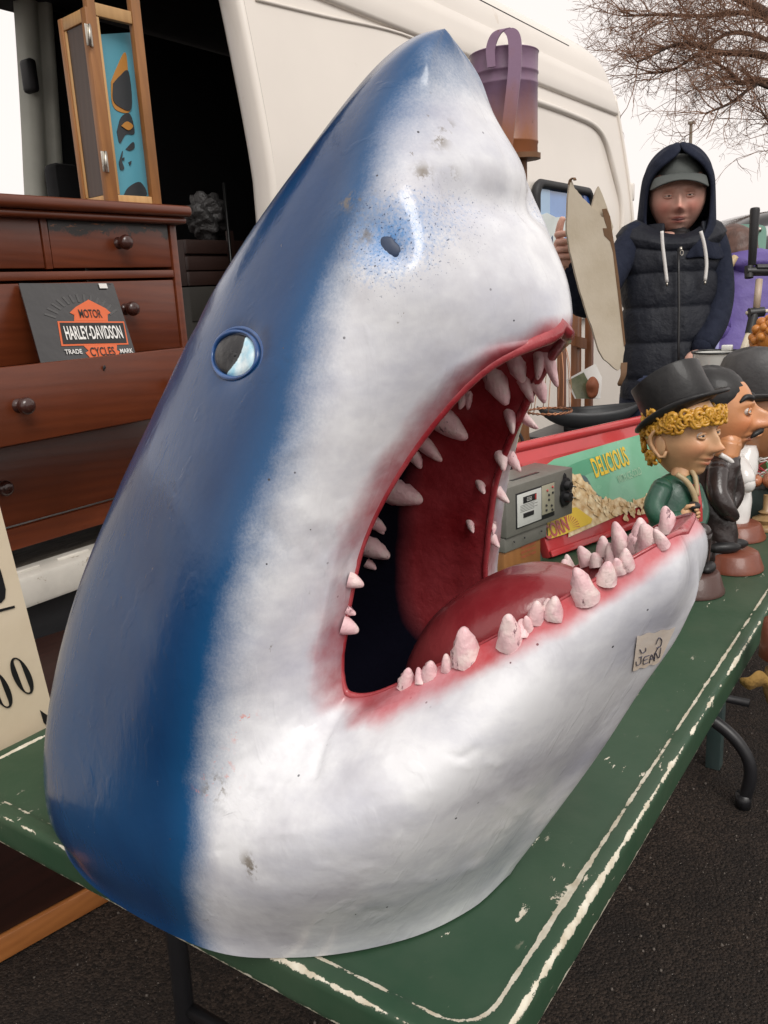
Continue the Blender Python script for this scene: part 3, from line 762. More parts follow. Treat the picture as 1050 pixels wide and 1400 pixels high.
a1 = at(249, 1340, 0, .70)
for yy in (a1[1], Y0+.13):
    bm = BM(); tube(bm, [(.70, yy, .70), (.70, yy, .40), (.69, yy, .0)], .0155, 10); obj('leg', bm, M_BLACK, table)
bm = BM(); tube(bm, [(.70, a1[1], .30), (.70, Y0+.13, .30)], .011, 8); obj('brace', bm, M_BLACK, table)
bm = BM(); tube(bm, [(.72, (a1[1]+Y0)/2, .69), (.82, (a1[1]+Y0)/2, .60), (.70, (a1[1]+Y0)/2, .30)], .009, 8); obj('brace', bm, M_BLACK, table)
foot = at(1016, 1098, 2, .012)
for yy, s_ in ((foot[1], 1), (Y1-.1, -1)):
    pts = [at(x, y, 0, foot[0]) for x, y in ((960, 978), (982, 990), (1008, 1014), (1024, 1042), (1025, 1068), (1017, 1094))]
    pts = cr(np.array([np.array([q[0], q[1] if s_ > 0 else yy-(q[1]-foot[1]), max(q[2], .012)]) for q in pts]+[(foot[0], yy, .012)]), 6)
    bm = BM(); tube(bm, pts, .0165, 10); lg = obj('leg', bm, M_BLACK, table)
    bm = BM(); tube(bm, [(foot[0], yy, .001), (foot[0], yy, .04)], .020, 12); obj('rubber_foot', bm, M_BLACK, lg)
bm = BM(); tube(bm, [(foot[0], foot[1], .30), (foot[0], Y1-.1, .30)], .011, 8); obj('brace', bm, M_BLACK, table)

# ================================================================ GROUND
def ground_mat():
    m, nt, b = new('asphalt')
    v = nd(nt, 'ShaderNodeTexVoronoi'); v.inputs['Scale'].default_value = 170
    tc = nd(nt, 'ShaderNodeTexCoord'); nt.links.new(tc.outputs['Object'], v.inputs['Vector'])
    n_ = noise(nt, 150, 5, .7)
    c = mixc(nt, ramp(nt, v.outputs['Color'], .2, .95), (.012, .008, .006), (.062, .043, .032))
    c = mixc(nt, ramp(nt, noise(nt, 2.3, 5, .6), .35, .7), c, (.011, .0085, .0075))
    c = mixc(nt, math_(nt, 'MULTIPLY', ramp(nt, noise(nt, 260, 2, .5), .70, .73), .8), c, (.30, .27, .24))
    nt.links.new(c, b.inputs['Base Color']); b.inputs['Roughness'].default_value = .85; b.inputs['Specular IOR Level'].default_value = .25
    h = math_(nt, 'ADD', math_(nt, 'MULTIPLY', v.outputs['Distance'], -1.0), math_(nt, 'MULTIPLY', n_, .5))
    nt.links.new(bump(nt, h, 1.0, .006), b.inputs['Normal']); return m
M_ASPH = ground_mat()
bm = BM()
g = bmesh.ops.create_grid(bm, x_segments=20, y_segments=20, size=200)
tag(obj('ground', bm, M_ASPH), kind='structure')
# small leaves and grit lying on the asphalt
M_GRIT = mat('grit', (.12, .10, .085), .8)
bm = BM()
for _ in range(900):
    x_, y_ = random.uniform(-.2, 3.6), random.uniform(-.4, 1.8); s_ = random.uniform(.002, .0055)
    g = bmesh.ops.create_cube(bm, size=s_)
    R_ = Euler((random.random()*3, random.random()*3, random.random()*3)).to_matrix()
    for v in g['verts']: v.co = R_ @ v.co+Vector((x_, y_, s_*.4))
tag(obj('loose_grit', bm, M_GRIT), 'loose pale grit scattered on the dark asphalt', 'grit', kind='stuff')

# ================================================================ VAN
VY = 2.0
def VYz(z): return VY+(0 if z < 1.75 else .07*((z-1.75)/.5)**1.2) if z < 2.60 else VYz(2.599)+.30*(1-sqrt(max(0, 1-((z-2.60)/.262)**2)))
M_VAN = mat('van_paint', (.75, .695, .63), .35, var=.06, vscale=1.5, bmp=.03, bscale=3, coat=.3, wear=.64, wcol=(.66, .59, .51), wscale=4)
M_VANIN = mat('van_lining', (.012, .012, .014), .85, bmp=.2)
M_PILLAR = mat('pillar_paint', (.60, .61, .53), .45, var=.2, vscale=3)
M_RUB = mat('black_rubber', (.014, .014, .016), .6)
M_SILL = mat('sill_paint', (.62, .59, .53), .5, var=.2, vscale=8, wear=.60, wcol=(.28, .23, .17), wscale=9)
M_FLOORW = mat('van_floor_board', (.035, .030, .026), .6, col2=(.09, .075, .06), vscale=14, bmp=.6, bscale=30, stretch=(1, 6, 1))
van = thing('panel_van', 'cream high roof panel van with dark open side doorway, behind the chest of drawers', 'van', (3.8, 2.9, 0))
ZS = [.42, .5, .7, .95, 1.2, 1.5, 1.75, 1.85, 1.95, 2.05, 2.15, 2.25, 2.34, 2.42, 2.5, 2.57, 2.65, 2.72, 2.77, 2.81, 2.84, 2.855, 2.86]
XR = 6.02
def vanx(z, t):
    """rear edge bends forward towards the roof; t 0 (door) to 1 (rear)"""
    xe = float(np.interp(z, [1.9, 2.26, 2.44, 2.61, 2.73, 2.80, 2.86], [6.02, 5.99, 5.95, 5.90, 5.80, 5.66, 5.30]))
    xs = 2.345
    return xs+(xe-xs)*t
TX = np.linspace(0, 1, 40)
P = []
for t in list(TX)+[1.003, 1.006, 1.008, 1.0085]:
    row = []
    for z in ZS:
        y = VYz(z); x = vanx(z, min(t, 1)); 
        if t > 1: k = (t-1)*1000/8.5; x += .05*sin(k*pi/2); y += .06*(1-cos(k*pi/2))
        # long shallow pressing below the roof seam
        x1 = x; ins = min(t*4, 1)
        if 1.05 < z < 2.16 and .28 < t < .93: y += .012
        row.append((x1, y, z))
    P.append(row)
# rear face
row = [(vanx(z, 1)+.05, 3.7-.0*z, z) for z in ZS]; P.append(row)
P = np.array(P)
me = gridmesh('side_panel', P); o = meshob('side_panel', me, M_VAN, van); md = o.modifiers.new('sd', 'SUBSURF'); md.levels = md.render_levels = 1
# high roof moulding, slightly proud
rs = [(2.40, .012), (2.415, .02), (2.48, .02), (2.53, .018), (2.58, .015)]
P = np.array([[(vanx(z, min(t, .985))+.02, VYz(z)-o_, z) for z, o_ in [(2.397, -.002)]+rs+[(2.60, -.01)]] for t in np.linspace(0, .985, 40)])
meshob('roof_moulding', gridmesh('roof_moulding', P), M_VAN, van)
# seams and pressings that cross the side
def vtube(name, pts, rad, m, n=8, it=6):
    Q = cr(np.array([at(px, py, 1, VYz(zz)-.004) for px, py, zz in pts]), it)
    Q = np.array([(q[0], VYz(q[2])-.002, q[2]) for q in Q])
    bm = BM(); tube(bm, Q, rad, n); return obj(name, bm, m, van)
vtube('seam', [(345, 0, 2.4), (440, 22, 2.4), (550, 45, 2.35), (640, 82, 2.3), (737, 113, 2.3), (800, 135, 2.3), (838, 150, 2.3)], .007, M_VAN)
vtube('pressing', [(640, 108, 2.2), (737, 138, 2.2), (790, 158, 2.2), (818, 172, 2.15), (832, 195, 2.1), (841, 235, 2.0), (848, 280, 1.9), (850, 330, 1.7), (850, 420, 1.4)], .020, M_VAN)
vtube('pressing', [(845, 130, 2.4), (853, 200, 2.2), (862, 300, 1.9), (864, 400, 1.5)], .012, M_VAN)
# roof, floor, lining, far side with its own open doorway, sill, doorway post
bm = BM()
prof = [(VYz(2.86), 2.859), (2.7, 2.875), (3.2, 2.875), (3.6, 2.85)]
vs = [[bm.verts.new((x, y, z)) for y, z in prof] for x in (.9, 5.32)]
for k in range(3): bm.faces.new((vs[0][k], vs[0][k+1], vs[1][k+1], vs[1][k]))
obj('roof', bm, M_VAN, van)
def part(name, lo, hi, m, parent, bev=.004, **k): bm = BM(); box(bm, lo, hi, bev); return obj(name, bm, m, parent, auto=40)
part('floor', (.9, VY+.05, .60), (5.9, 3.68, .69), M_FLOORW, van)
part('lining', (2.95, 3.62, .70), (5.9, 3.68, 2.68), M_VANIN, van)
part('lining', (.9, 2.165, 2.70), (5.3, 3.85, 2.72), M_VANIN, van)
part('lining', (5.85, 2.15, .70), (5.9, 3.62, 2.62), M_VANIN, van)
P = np.array([[(2.36+dx, VYz(z)+.03+dy, z) for z in ZS] for dx, dy in ((-.016, -.03), (-.03, -.024), (-.034, -.005), (-.03, .05), (.0, .09))])
meshob('doorway_edge', gridmesh('doorway_edge', P), M_VAN, van)
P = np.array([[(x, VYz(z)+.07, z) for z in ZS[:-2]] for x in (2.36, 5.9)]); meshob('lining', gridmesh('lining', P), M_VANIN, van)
# sill with ribs
sl = at(100, 765, 1, VY+.04)
SZ = .700
bm = BM(); box(bm, (.9, VY-.055, SZ-.085), (2.34, VY+.05, SZ), .012); obj('sill', bm, M_SILL, van, auto=40)
for x in np.arange(1.0, 2.3, .155):
    bm = BM(); box(bm, (x, VY-.010, SZ-.004), (x+.10, VY+.002, SZ+.006), .003); obj('sill_rib', bm, M_SILL, van)
part('step', (.9, VY-.16, .46), (2.30, VY-.06, .50), M_FLOORW, van)
part('skirt', (.9, VY+.02, .30), (5.9, VY+.06, .60), M_RUB, van)
# far doorway post (grey green, with a latch), seen through the dark interior
def post_pts(xs, ys, Yp): return [at(x, y, 1, Yp) for x, y in zip(xs, ys)]
def ribbon(name, left, right, Yp, m, depth=.10, n=24):
    """a vertical pressing between two photo-traced edges on the far side of the van"""
    Lq = cr(np.array([at(x, y, 1, Yp) for x, y in left]), 8); Rq = cr(np.array([at(x, y, 1, Yp) for x, y in right]), 8)
    rows = []
    for a_, b2 in zip(Lq, Rq):
        rows.append([a_*(1-t)+b2*t+np.array([0, -dy, 0]) for t, dy in ((0, -.05), (.04, .0), (.12, .03), (.28, .04), (.42, .02), (.5, .015), (.6, .045), (.78, .045), (.9, .02), (1, -.04))])
    return meshob(name, gridmesh(name, np.array(rows)), m, van)
ribbon('far_door_post', [(22, -60), (27, 0), (33, 90), (38, 180), (42, 265), (52, 420)], [(70, -60), (72, 0), (78, 90), (84, 180), (90, 265), (98, 420)], 3.66, M_PILLAR)
for (a_, b2, h_) in ((99, 100, 0),):
    pass
bm = BM(); c = at(44, 103, 1, 3.57); box(bm, (c[0]-.022, 3.55, c[2]-.07), (c[0]+.022, 3.63, c[2]+.07), .018); obj('latch', bm, M_RUB, van)
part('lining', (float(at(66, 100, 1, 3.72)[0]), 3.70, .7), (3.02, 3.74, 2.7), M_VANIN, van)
c = at(80, 240, 1, 3.5); part('seat_back', (c[0]-.05, 3.45, .7), (c[0]+.10, 3.55, c[2]+.05), M_VANIN, van, bev=.03)
# grab trim
# hinge on the rear corner
for z in (1.93, 1.2):
    bm = BM(); box(bm, (XR+.03, VY+.02, z-.06), (XR+.10, VY+.07, z+.06), .015); obj('hinge', bm, M_VAN, van)
# side window: black rubber frame, pane and patches with blue and white reflections painted in
wq = [at(x, y, 1, VY-.012) for x, y in ((731, 239), (813, 262), (806, 424), (745, 430))]
wx0, wx1, wz1, wz0 = wq[0][0], (wq[1][0]+wq[2][0])/2, (wq[0][2]+wq[1][2])/2, wq[2][2]
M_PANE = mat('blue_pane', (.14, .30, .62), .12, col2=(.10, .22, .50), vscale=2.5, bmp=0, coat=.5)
M_PALE = mat('pale_blue', (.33, .50, .70), .15, var=.1, bmp=0); M_REFLSTICK = mat('reflection_sticker_white', (.66, .72, .70), .3, var=.2, vscale=7, bmp=0); M_NAVY = flat('reflected_navy', (.03, .06, .13), .3)
def rr2(x0, x1, z0, z1, r_, n=6):
    o = []
    for cx, cz, a0 in ((x1-r_, z1-r_, 0), (x0+r_, z1-r_, pi/2), (x0+r_, z0+r_, pi), (x1-r_, z0+r_, 1.5*pi)):
        o += [(cx+r_*cos(a0+pi/2*k/n), cz+r_*sin(a0+pi/2*k/n)) for k in range(n+1)]
    return o
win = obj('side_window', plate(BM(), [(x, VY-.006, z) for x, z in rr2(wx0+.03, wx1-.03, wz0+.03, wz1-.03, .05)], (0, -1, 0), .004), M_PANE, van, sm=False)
bm = BM(); tube(bm, [(x, VY-.008, z) for x, z in rr2(wx0+.022, wx1-.022, wz0+.022, wz1-.022, .07)], .026, 8, closed=True); obj('rubber_frame', bm, M_RUB, win)
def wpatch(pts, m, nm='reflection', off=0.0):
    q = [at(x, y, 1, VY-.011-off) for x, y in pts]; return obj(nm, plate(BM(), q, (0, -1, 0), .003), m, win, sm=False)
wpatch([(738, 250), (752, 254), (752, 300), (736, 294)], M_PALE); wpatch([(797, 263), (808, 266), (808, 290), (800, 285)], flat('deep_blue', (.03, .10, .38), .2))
wpatch([(734, 296), (748, 291), (760, 297), (772, 296), (778, 310), (770, 330), (762, 322), (758, 350), (764, 380), (768, 424), (752, 424), (740, 400), (734, 340)], M_REFLSTICK, off=.004)
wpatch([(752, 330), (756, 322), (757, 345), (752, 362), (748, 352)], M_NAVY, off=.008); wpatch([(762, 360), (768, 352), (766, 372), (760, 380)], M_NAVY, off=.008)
wpatch([(778, 409), (792, 409), (792, 417), (778, 417)], M_REFLSTICK, 'sticker', off=.008)
part('window_ledge', (wx0+.25, VY-.03, wz0-.045), (wx1, VY+.01, wz0-.02), M_SILL, van)
# a rear wheel
bm = BM(); lathe(bm, [(0, -.10), (.2, -.10), (.30, -.11), (.335, -.07), (.335, .07), (.30, .11), (.2, .10), (0, .1)], 32, (5.0, VY+.20, .335), frame((0, -1, 0)).to_4x4()); wh = obj('wheel', bm, M_RUB, van)
bm = BM(); lathe(bm, [(0, .0), (.19, .01), (.2, .03)], 24, (5.0, VY+.085, .335), frame((0, -1, 0)).to_4x4()); obj('rim', bm, M_SILL, wh)

# things kept inside the van
M_BAG = mat('dull_plastic_bag', (.028, .026, .026), .5, bmp=.9, bscale=25, bd=.02)
bm = BM(); c = at(283, 298, 1, 2.55)
g = bmesh.ops.create_icosphere(bm, subdivisions=4, radius=1)
for v in g['verts']:
    f_ = 1+.16*sin(v.co.x*7+v.co.z*5)+.10*sin(v.co.y*11+v.co.x*9)+.08*sin(v.co.z*17+3*v.co.y)
    v.co = Vector((v.co.x*.075*f_, v.co.y*.07*f_, v.co.z*.085*f_))+Vector(c)
tag(obj('plastic_bag', bm, M_BAG), 'crumpled grey plastic bag in the dark van beside the chest', 'bag')
BZ = c[2]-.088
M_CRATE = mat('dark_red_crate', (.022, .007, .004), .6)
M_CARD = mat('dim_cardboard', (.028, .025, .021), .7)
cx = at(262, 325, 1, 2.45)[0]
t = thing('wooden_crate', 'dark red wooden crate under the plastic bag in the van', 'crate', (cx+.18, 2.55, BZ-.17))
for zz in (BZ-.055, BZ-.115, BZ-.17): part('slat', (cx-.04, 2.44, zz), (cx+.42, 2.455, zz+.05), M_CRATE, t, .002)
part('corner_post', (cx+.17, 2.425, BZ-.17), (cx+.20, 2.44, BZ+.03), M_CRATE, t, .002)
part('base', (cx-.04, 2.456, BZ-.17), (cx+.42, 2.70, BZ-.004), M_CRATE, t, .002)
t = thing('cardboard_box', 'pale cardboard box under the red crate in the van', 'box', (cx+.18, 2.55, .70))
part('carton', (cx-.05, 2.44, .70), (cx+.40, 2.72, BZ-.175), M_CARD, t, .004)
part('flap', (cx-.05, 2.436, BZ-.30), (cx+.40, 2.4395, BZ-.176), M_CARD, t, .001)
bm = BM(); a_ = at(306, 250, 1, 2.42); tube(bm, [(a_[0], 2.42, .70), (a_[0]+.0, 2.42, a_[2])], .006, 8)
tag(obj('metal_rod', bm, mat('dull_metal', (.05, .05, .05), .4, 1)), 'thin dull metal rod standing in the dark van', 'rod')

# ================================================================ CHEST OF DRAWERS
M_MAH = wood('mahogany', (.15, .033, .010), (.075, .015, .005), .34, ax=0, scale=7, coat=.25)

M_KNOB = mat('turned_knob', (.045, .014, .010), .28, bmp=.1, coat=.4)
CY = 2.04
tl = at(0, 262, 1, CY-.03); tr = at(263, 284, 1, CY-.03)
CZ1 = (tl[2]+tr[2])/2; CX1 = at(250, 400, 1, CY)[0]; CX0 = CX1-1.02; CZ0 = .705
chest = thing('chest_of_drawers', 'mahogany chest of drawers with scorched top drawer and one drawer pulled out', 'chest', ((CX0+CX1)/2, CY+.25, CZ0))
bm = BM(); box(bm, (CX0-.025, CY-.045, CZ1-.032), (CX1+.035, CY+.46, CZ1), .012, seg=3); box(bm, (CX0-.012, CY-.028, CZ1-.052), (CX1+.022, CY+.45, CZ1-.033), .007)
obj('top', bm, M_MAH, chest, auto=50)
for x in (CX0, CX1-.025): part('side', (x, CY, CZ0+.05), (x+.025, CY+.44, CZ1-.053), M_MAH, chest, .003)
part('back', (CX0+.026, CY+.42, CZ0+.05), (CX1-.026, CY+.435, CZ1-.054), M_MAH, chest, .002)
def zrow(px, py): return float(at(px, py, 1, CY)[2])
z1 = zrow(150, 292); z2 = zrow(150, 368); z3 = zrow(150, 383); z4 = zrow(120, 492); z5 = zrow(80, 612); 
M_MAHD = wood('mahogany_scorched', (.15, .033, .010), (.075, .015, .005), .38, ax=0, scale=7, coat=.15, wear=.56, wcol=(.012, .008, .006), wz=(z2, z1))
def rail(z): part('rail', (CX0+.026, CY+.002, z-.011), (CX1-.026, CY+.03, z+.011), M_MAH, chest, .002)
for z in (z1+.008, (z2+z3)/2, z4-.008): rail(z)
def knob(x, y, z, par, r_=.021):
    bm = BM(); lathe(bm, [(0, .048), (.5*r_, .0475), (.85*r_, .043), (r_, .034), (.92*r_, .025), (.6*r_, .019), (.42*r_, .012), (.5*r_, .006), (.8*r_, .003), (.8*r_, -.002)], 20, (x, y, z), frame((0, -1, 0), (0, 0, 1)).to_4x4())
    o = obj('knob', bm, M_KNOB, par); return o
xm = at(64, 330, 1, CY)[0]
part('divider', (xm-.010, CY+.002, z2+.002), (xm+.010, CY+.03, z1-.003), M_MAH, chest, .002)
def drawer(x0, x1, z0, z1_, out, m, knobs, depth=.40, lab=None):
    y = CY-out+.004
    bm = BM(); box(bm, (x0+.003, y, z0+.003), (x1-.003, y+.018, z1_-.003), .0035)
    d = obj('drawer', bm, m, chest, auto=40)
    if lab: d['label'] = lab
    if out > .02:
        bm = BM()
        box(bm, (x0+.02, y+.019, z0+.012), (x0+.03, y+.019+depth, z1_-.02)); box(bm, (x1-.03, y+.019, z0+.012), (x1-.02, y+.019+depth, z1_-.02)); box(bm, (x0+.031, y+.019, z0+.014), (x1-.031, y+.019+depth, z0+.022)); box(bm, (x0+.031, y+.01+depth, z0+.023), (x1-.031, y+.019+depth, z1_-.02))
        obj('drawer_box', bm, M_MAH, d, sm=False)
    for kx, kz in knobs: knob(kx, y+.001, kz, d)
    return d
k1 = at(173, 331, 1, CY-.03)
drawer(xm+.010, CX1-.026, z2+.001, z1-.003, 0, M_MAHD, [(k1[0], k1[2])], lab='top right drawer with scorched blackened veneer')
drawer(CX0+.026, xm-.010, z2+.001, z1-.003, 0, M_MAH, [((CX0+xm)/2, k1[2])])
k2 = at(182, 422, 1, CY-.03)
drawer(CX0+.026, CX1-.026, z4+.003, z3-.0, 0, M_MAH, [(k2[0], k2[2]), (CX0+CX1-k2[0], k2[2])])
# the pulled drawer
OUT = .20
zz1 = float(at(0, 500, 1, CY-OUT)[2]); zz0 = float(at(0, 614, 1, CY-OUT)[2])
sh = z4-.012-zz1
zz1b, zz0b = float(at(120, 489, 1, CY-OUT)[2]), float(at(120, 592, 1, CY-OUT)[2])
k3 = at(37, 555, 1, CY-OUT-.03)
zt, zb = (zz1+zz1b)/2, (zz0+zz0b)/2
drawer(CX0+.026, CX1-.026, zb, zt, OUT, M_MAH, [(k3[0], k3[2]), (CX0+CX1-k3[0]+.03, k3[2])], lab='deep drawer pulled out with a record standing in it')
bm = BM(); kh = at(143, 502, 1, CY-OUT-.001); ball(bm, kh, .004, .0012, .005); box(bm, (kh[0]-.0018, CY-OUT-.0012+.004, kh[2]-.009), (kh[0]+.0018, CY-OUT+.006, kh[2])); obj('keyhole', bm, M_RUB, chest)
zl1, zl0 = zb-.006, CZ0+.105
k4 = at(10, 668, 1, CY-.035)
drawer(CX0+.026, CX1-.026, zl0, zl1-.02, .0, M_MAH, [(k4[0], k4[2])])
rail(zl1-.008)
# plinth with scalloped lower edge
bm = BM(); n = 40; top, bot, tb, bb = [], [], [], []
for i in range(n+1):
    t = i/n; x = CX0+.002+(CX1-CX0-.004)*t; u1 = abs(2*t-1)
    sc = .0 if u1 > .93 else (.055 if u1 < .62 else .055*math.sin((.93-u1)/.31*pi/2)); zlow = CZ0+(.002 if u1 > .93 else .018+.0*sc+ .045*(1-((u1-.78)/.16)**2 if abs(u1-.78) < .16 else 0)*0+sc*.5)
    if .66 < u1 < .80: zlow -= .016*sin((u1-.66)/.14*pi)
    for lst, y, z in ((top, CY-.006, zl0-.003), (bot, CY-.006, zlow), (tb, CY+.014, zl0-.003), (bb, CY+.014, zlow)): lst.append(bm.verts.new((x, y, z)))
for i in range(n):
    bm.faces.new((top[i], bot[i], bot[i+1], top[i+1])); bm.faces.new((tb[i], tb[i+1], bb[i+1], bb[i])); bm.faces.new((bot[i], bb[i], bb[i+1], bot[i+1])); bm.faces.new((top[i], top[i+1], tb[i+1], tb[i]))
bmesh.ops.recalc_face_normals(bm, faces=bm.faces); obj('plinth', bm, M_MAH, chest, auto=40)

# ---------------------------------------------------------------- flat lettering
FONT = bpy.data.fonts[0] if bpy.data.fonts else None
def text_on(name, s, origin, xd, yd, height, m, parent=None, width=None, th=.0006, bold=0.0, shear=0.0, align='CENTER', serif=False, spacing=1.0):
    """text in the plane spanned by xd (along the line) and yd (up), centred on origin; a mesh"""
    cu = bpy.data.curves.new(name, 'FONT'); cu.body = s; cu.size = 1; cu.extrude = 0.0; cu.offset = bold; cu.shear = shear
    cu.align_x = 'LEFT'; cu.resolution_u = 4; cu.space_character = spacing
    o = bpy.data.objects.new('tmp', cu); COL.objects.link(o)
    dg = bpy.context.evaluated_depsgraph_get(); dg.update()
    me = bpy.data.meshes.new_from_object(o.evaluated_get(dg)); bpy.data.objects.remove(o); bpy.data.curves.remove(cu)
    co = np.zeros(len(me.vertices)*3); me.vertices.foreach_get('co', co); co = co.reshape(-1, 3)
    mn, mx_ = co.min(0), co.max(0); h = mx_[1]-mn[1]; w1 = mx_[0]-mn[0]
    sy = height/h; sx = (width/w1) if width else sy
    xd = np.array(Vector(xd).normalized()); yd = np.array(Vector(yd).normalized()); nn_ = np.cross(xd, yd)
    lx = (co[:, 0]-(mn[0]+mx_[0])/2)*sx; ly = (co[:, 1]-(mn[1]+mx_[1])/2)*sy
    W = np.array(origin)+lx[:, None]*xd+ly[:, None]*yd
    me.vertices.foreach_set('co', W.ravel()); me.update()
    me.materials.clear()
    return meshob(name, me, m, parent)

# ---------------------------------------------------------------- record sleeve in the drawer
M_SLEEVE = mat('black_sleeve', (.008, .008, .009), .10, var=.1, bmp=.5, bscale=7, coat=.8, bd=.02)
M_ORANGE = flat('print_orange', (.62, .12, .035), .4); M_WHITE = flat('print_white_ink', (.72, .71, .68), .5); M_INKB = flat('print_black', (.01, .01, .01), .5)
ra, rb_, rc_, rd_ = (24, 384), (155, 390), (184, 484), (59, 497)
RY = CY-.06
# a leaning rectangle: bottom edge on the drawer's front, top leaning back
B0 = at(59, 505, 1, CY-OUT+.05); B1 = at(186, 487, 1, CY-OUT+.05)
T0 = at(24, 384, 1, CY-.008); T1 = at(156, 390, 1, CY-.008)
xd = (B1-B0+T1-T0); xd /= np.linalg.norm(xd); ctr = (B0+B1+T0+T1)/4; yd0 = ((T0+T1)-(B0+B1)); yd0 -= xd*(yd0@xd)*.0; 
wS = (np.linalg.norm(B1-B0)+np.linalg.norm(T1-T0))/2; hS = np.linalg.norm((T0+T1)/2-(B0+B1)/2); yd = yd0/np.linalg.norm(yd0)
nS = np.cross(xd, yd)
if nS[1] > 0: nS = -nS
def sleeve_pt(u1, v1, off=0): return ctr+xd*(u1-.5)*wS+yd*(v1-.5)*hS+nS*off/np.linalg.norm(nS)
sl = thing('record_sleeve', 'black record sleeve in clear film with orange motorcycle emblem, standing in the pulled drawer', 'record', ctr-yd*hS/2)
obj('sleeve', plate(BM(), [sleeve_pt(0, -.15), sleeve_pt(1, -.15), sleeve_pt(1, 1), sleeve_pt(0, 1)], nS, .004), M_SLEEVE, sl, sm=False)
def spoly(name, uv, m, off): return obj(name, plate(BM(), [sleeve_pt(a_, b2, off) for a_, b2 in uv], nS, .0006), m, sl, sm=False)
bar = spoly('emblem_bar', [(.24, .22), (.95, .18), (.98, .48), (.27, .52)], M_ORANGE, .0012)
spoly('emblem_bar', [(.26, .24), (.935, .20), (.965, .46), (.285, .50)], M_INKB, .0020)
spoly('emblem_top', [(.44, .51), (.80, .49), (.82, .58), (.86, .60), (.82, .66), (.66, .78), (.50, .69), (.42, .62), (.46, .59)], M_ORANGE, .0012)
spoly('emblem_top', [(.45, .52), (.79, .50), (.80, .57), (.83, .60), (.80, .64), (.66, .75), (.51, .67), (.445, .615), (.475, .59)], M_ORANGE, .0016)
spoly('emblem_base', [(.46, .21), (.82, .19), (.80, .12), (.83, .10), (.78, .03), (.5, .04), (.46, .12), (.50, .14)], M_ORANGE, .0012)
text_on('lettering', 'HARLEY-DAVIDSON', sleeve_pt(.61, .355, .0032), xd-yd*.04, yd, hS*.17, M_WHITE, sl, wS*.60, bold=.02)
text_on('lettering', 'MOTOR', sleeve_pt(.63, .595, .0030), xd-yd*.04, yd, hS*.11, M_INKB, sl, wS*.24, bold=.015)
text_on('lettering', 'CYCLES', sleeve_pt(.64, .115, .0030), xd-yd*.04, yd, hS*.11, M_INKB, sl, wS*.26, bold=.015)
text_on('lettering', 'TRADE', sleeve_pt(.34, .14, .0030), xd-yd*.04, yd, hS*.055, M_WHITE, sl, wS*.17, bold=.01)
text_on('lettering', 'MARK', sleeve_pt(.90, .10, .0030), xd-yd*.04, yd, hS*.055, M_WHITE, sl, wS*.14, bold=.01)
spoly('price_sticker', [(.82, .92), (.91, .92), (.91, .985), (.82, .985)], M_WHITE, .0035)
# worn grey arc of embossed print over the emblem
M_GREYP = flat('print_grey', (.07, .07, .07), .35)
for k in range(13):
    a_ = radians(150-k*9.5); r1, r2 = .46, .62
    spoly('emboss_mark', [(.56+r1*cos(a_)*.75, .36+r1*sin(a_)*.85), (.56+r1*cos(a_-.07)*.75, .36+r1*sin(a_-.07)*.85), (.56+r2*cos(a_-.05)*.75, .36+r2*sin(a_-.05)*.8), (.56+r2*cos(a_)*.75, .36+r2*sin(a_)*.8)], M_GREYP, .0010)

# ---------------------------------------------------------------- bifold shutter with a picture behind it, on the chest
M_PINE = wood('orange_pine', (.36, .155, .045), (.22, .085, .025), .5, ax=2, scale=10, coat=.1)
M_PINEL = wood('pale_pine', (.60, .36, .15), (.42, .21, .07), .5, ax=2, scale=10)
M_STEEL = mat('steel', (.55, .52, .46), .35, metal=1)
M_DARKP = wood('dark_reflection', (.06, .028, .014), (.03, .014, .008), .4, ax=2)
H0, H1 = at(150, 268, 1, CY+.08), at(114, 0, 1, CY+.08)
hx = H0[0]; HZ = CZ1
sc_ = thing('bifold_shutter', 'narrow hinged wooden shutter pair standing folded on the chest', 'shutter', (hx, CY+.10, HZ))
def leaf(x0, y0, x1, y1, h, sw, th, m1, m2, ext=0.0):
    d = Vector((x1-x0, y1-y0, 0)); Ln = d.length; d.normalize(); nn_ = Vector((d.y, -d.x, 0))
    M_ = Matrix(((d.x, nn_.x*-1, 0, x0), (d.y, nn_.y*-1, 0, y0), (0, 0, 1, HZ), (0, 0, 0, 1)))
    lf = BM(); box(lf, (0, 0, 0), (sw, th, h+ext), .003, M_); a_ = obj('stile', lf, m1, sc_, auto=40)
    lf = BM(); box(lf, (sw+.0005, .004, .035), (sw+.010, th-.004, h-.035), .002, M_); obj('bead', lf, m2, sc_, auto=40)
    lf = BM(); box(lf, (Ln-sw*1.25, 0, 0), (Ln, th, h+ext), .003, M_); obj('stile', lf, m1, sc_, auto=40)
    for z0 in (0, h-.034):
        lf = BM(); box(lf, (sw+.0005, .002, z0), (Ln-sw*1.25-.0005, th-.002, z0+.034), .003, M_); obj('rail', lf, m2, sc_, auto=40)
    return M_, Ln
hB = at(140, 12, 1, CY+.08)[2]-HZ
xr = at(216, 268, 1, CY+.08)[0]
Mb, Lb = leaf(hx+.004, CY+.08, xr, CY+.065, hB+.012, .026, .022, M_PINE, M_PINEL, .14)
xl = at(112, 262, 1, CY+.24)[0]
MaLa = None; Ma, La = leaf(xl-.012, CY+.235, hx-.004, CY+.082, hB-.005, .022, .02, M_PINE, M_PINEL)
bm = BM(); box(bm, (.0225, .008, .036), (La-.0225, .012, hB-.04), 0, Ma); obj('panel', bm, M_DARKP, sc_, sm=False)  # dark brown panel, painted to stand for what this leaf's glass reflects
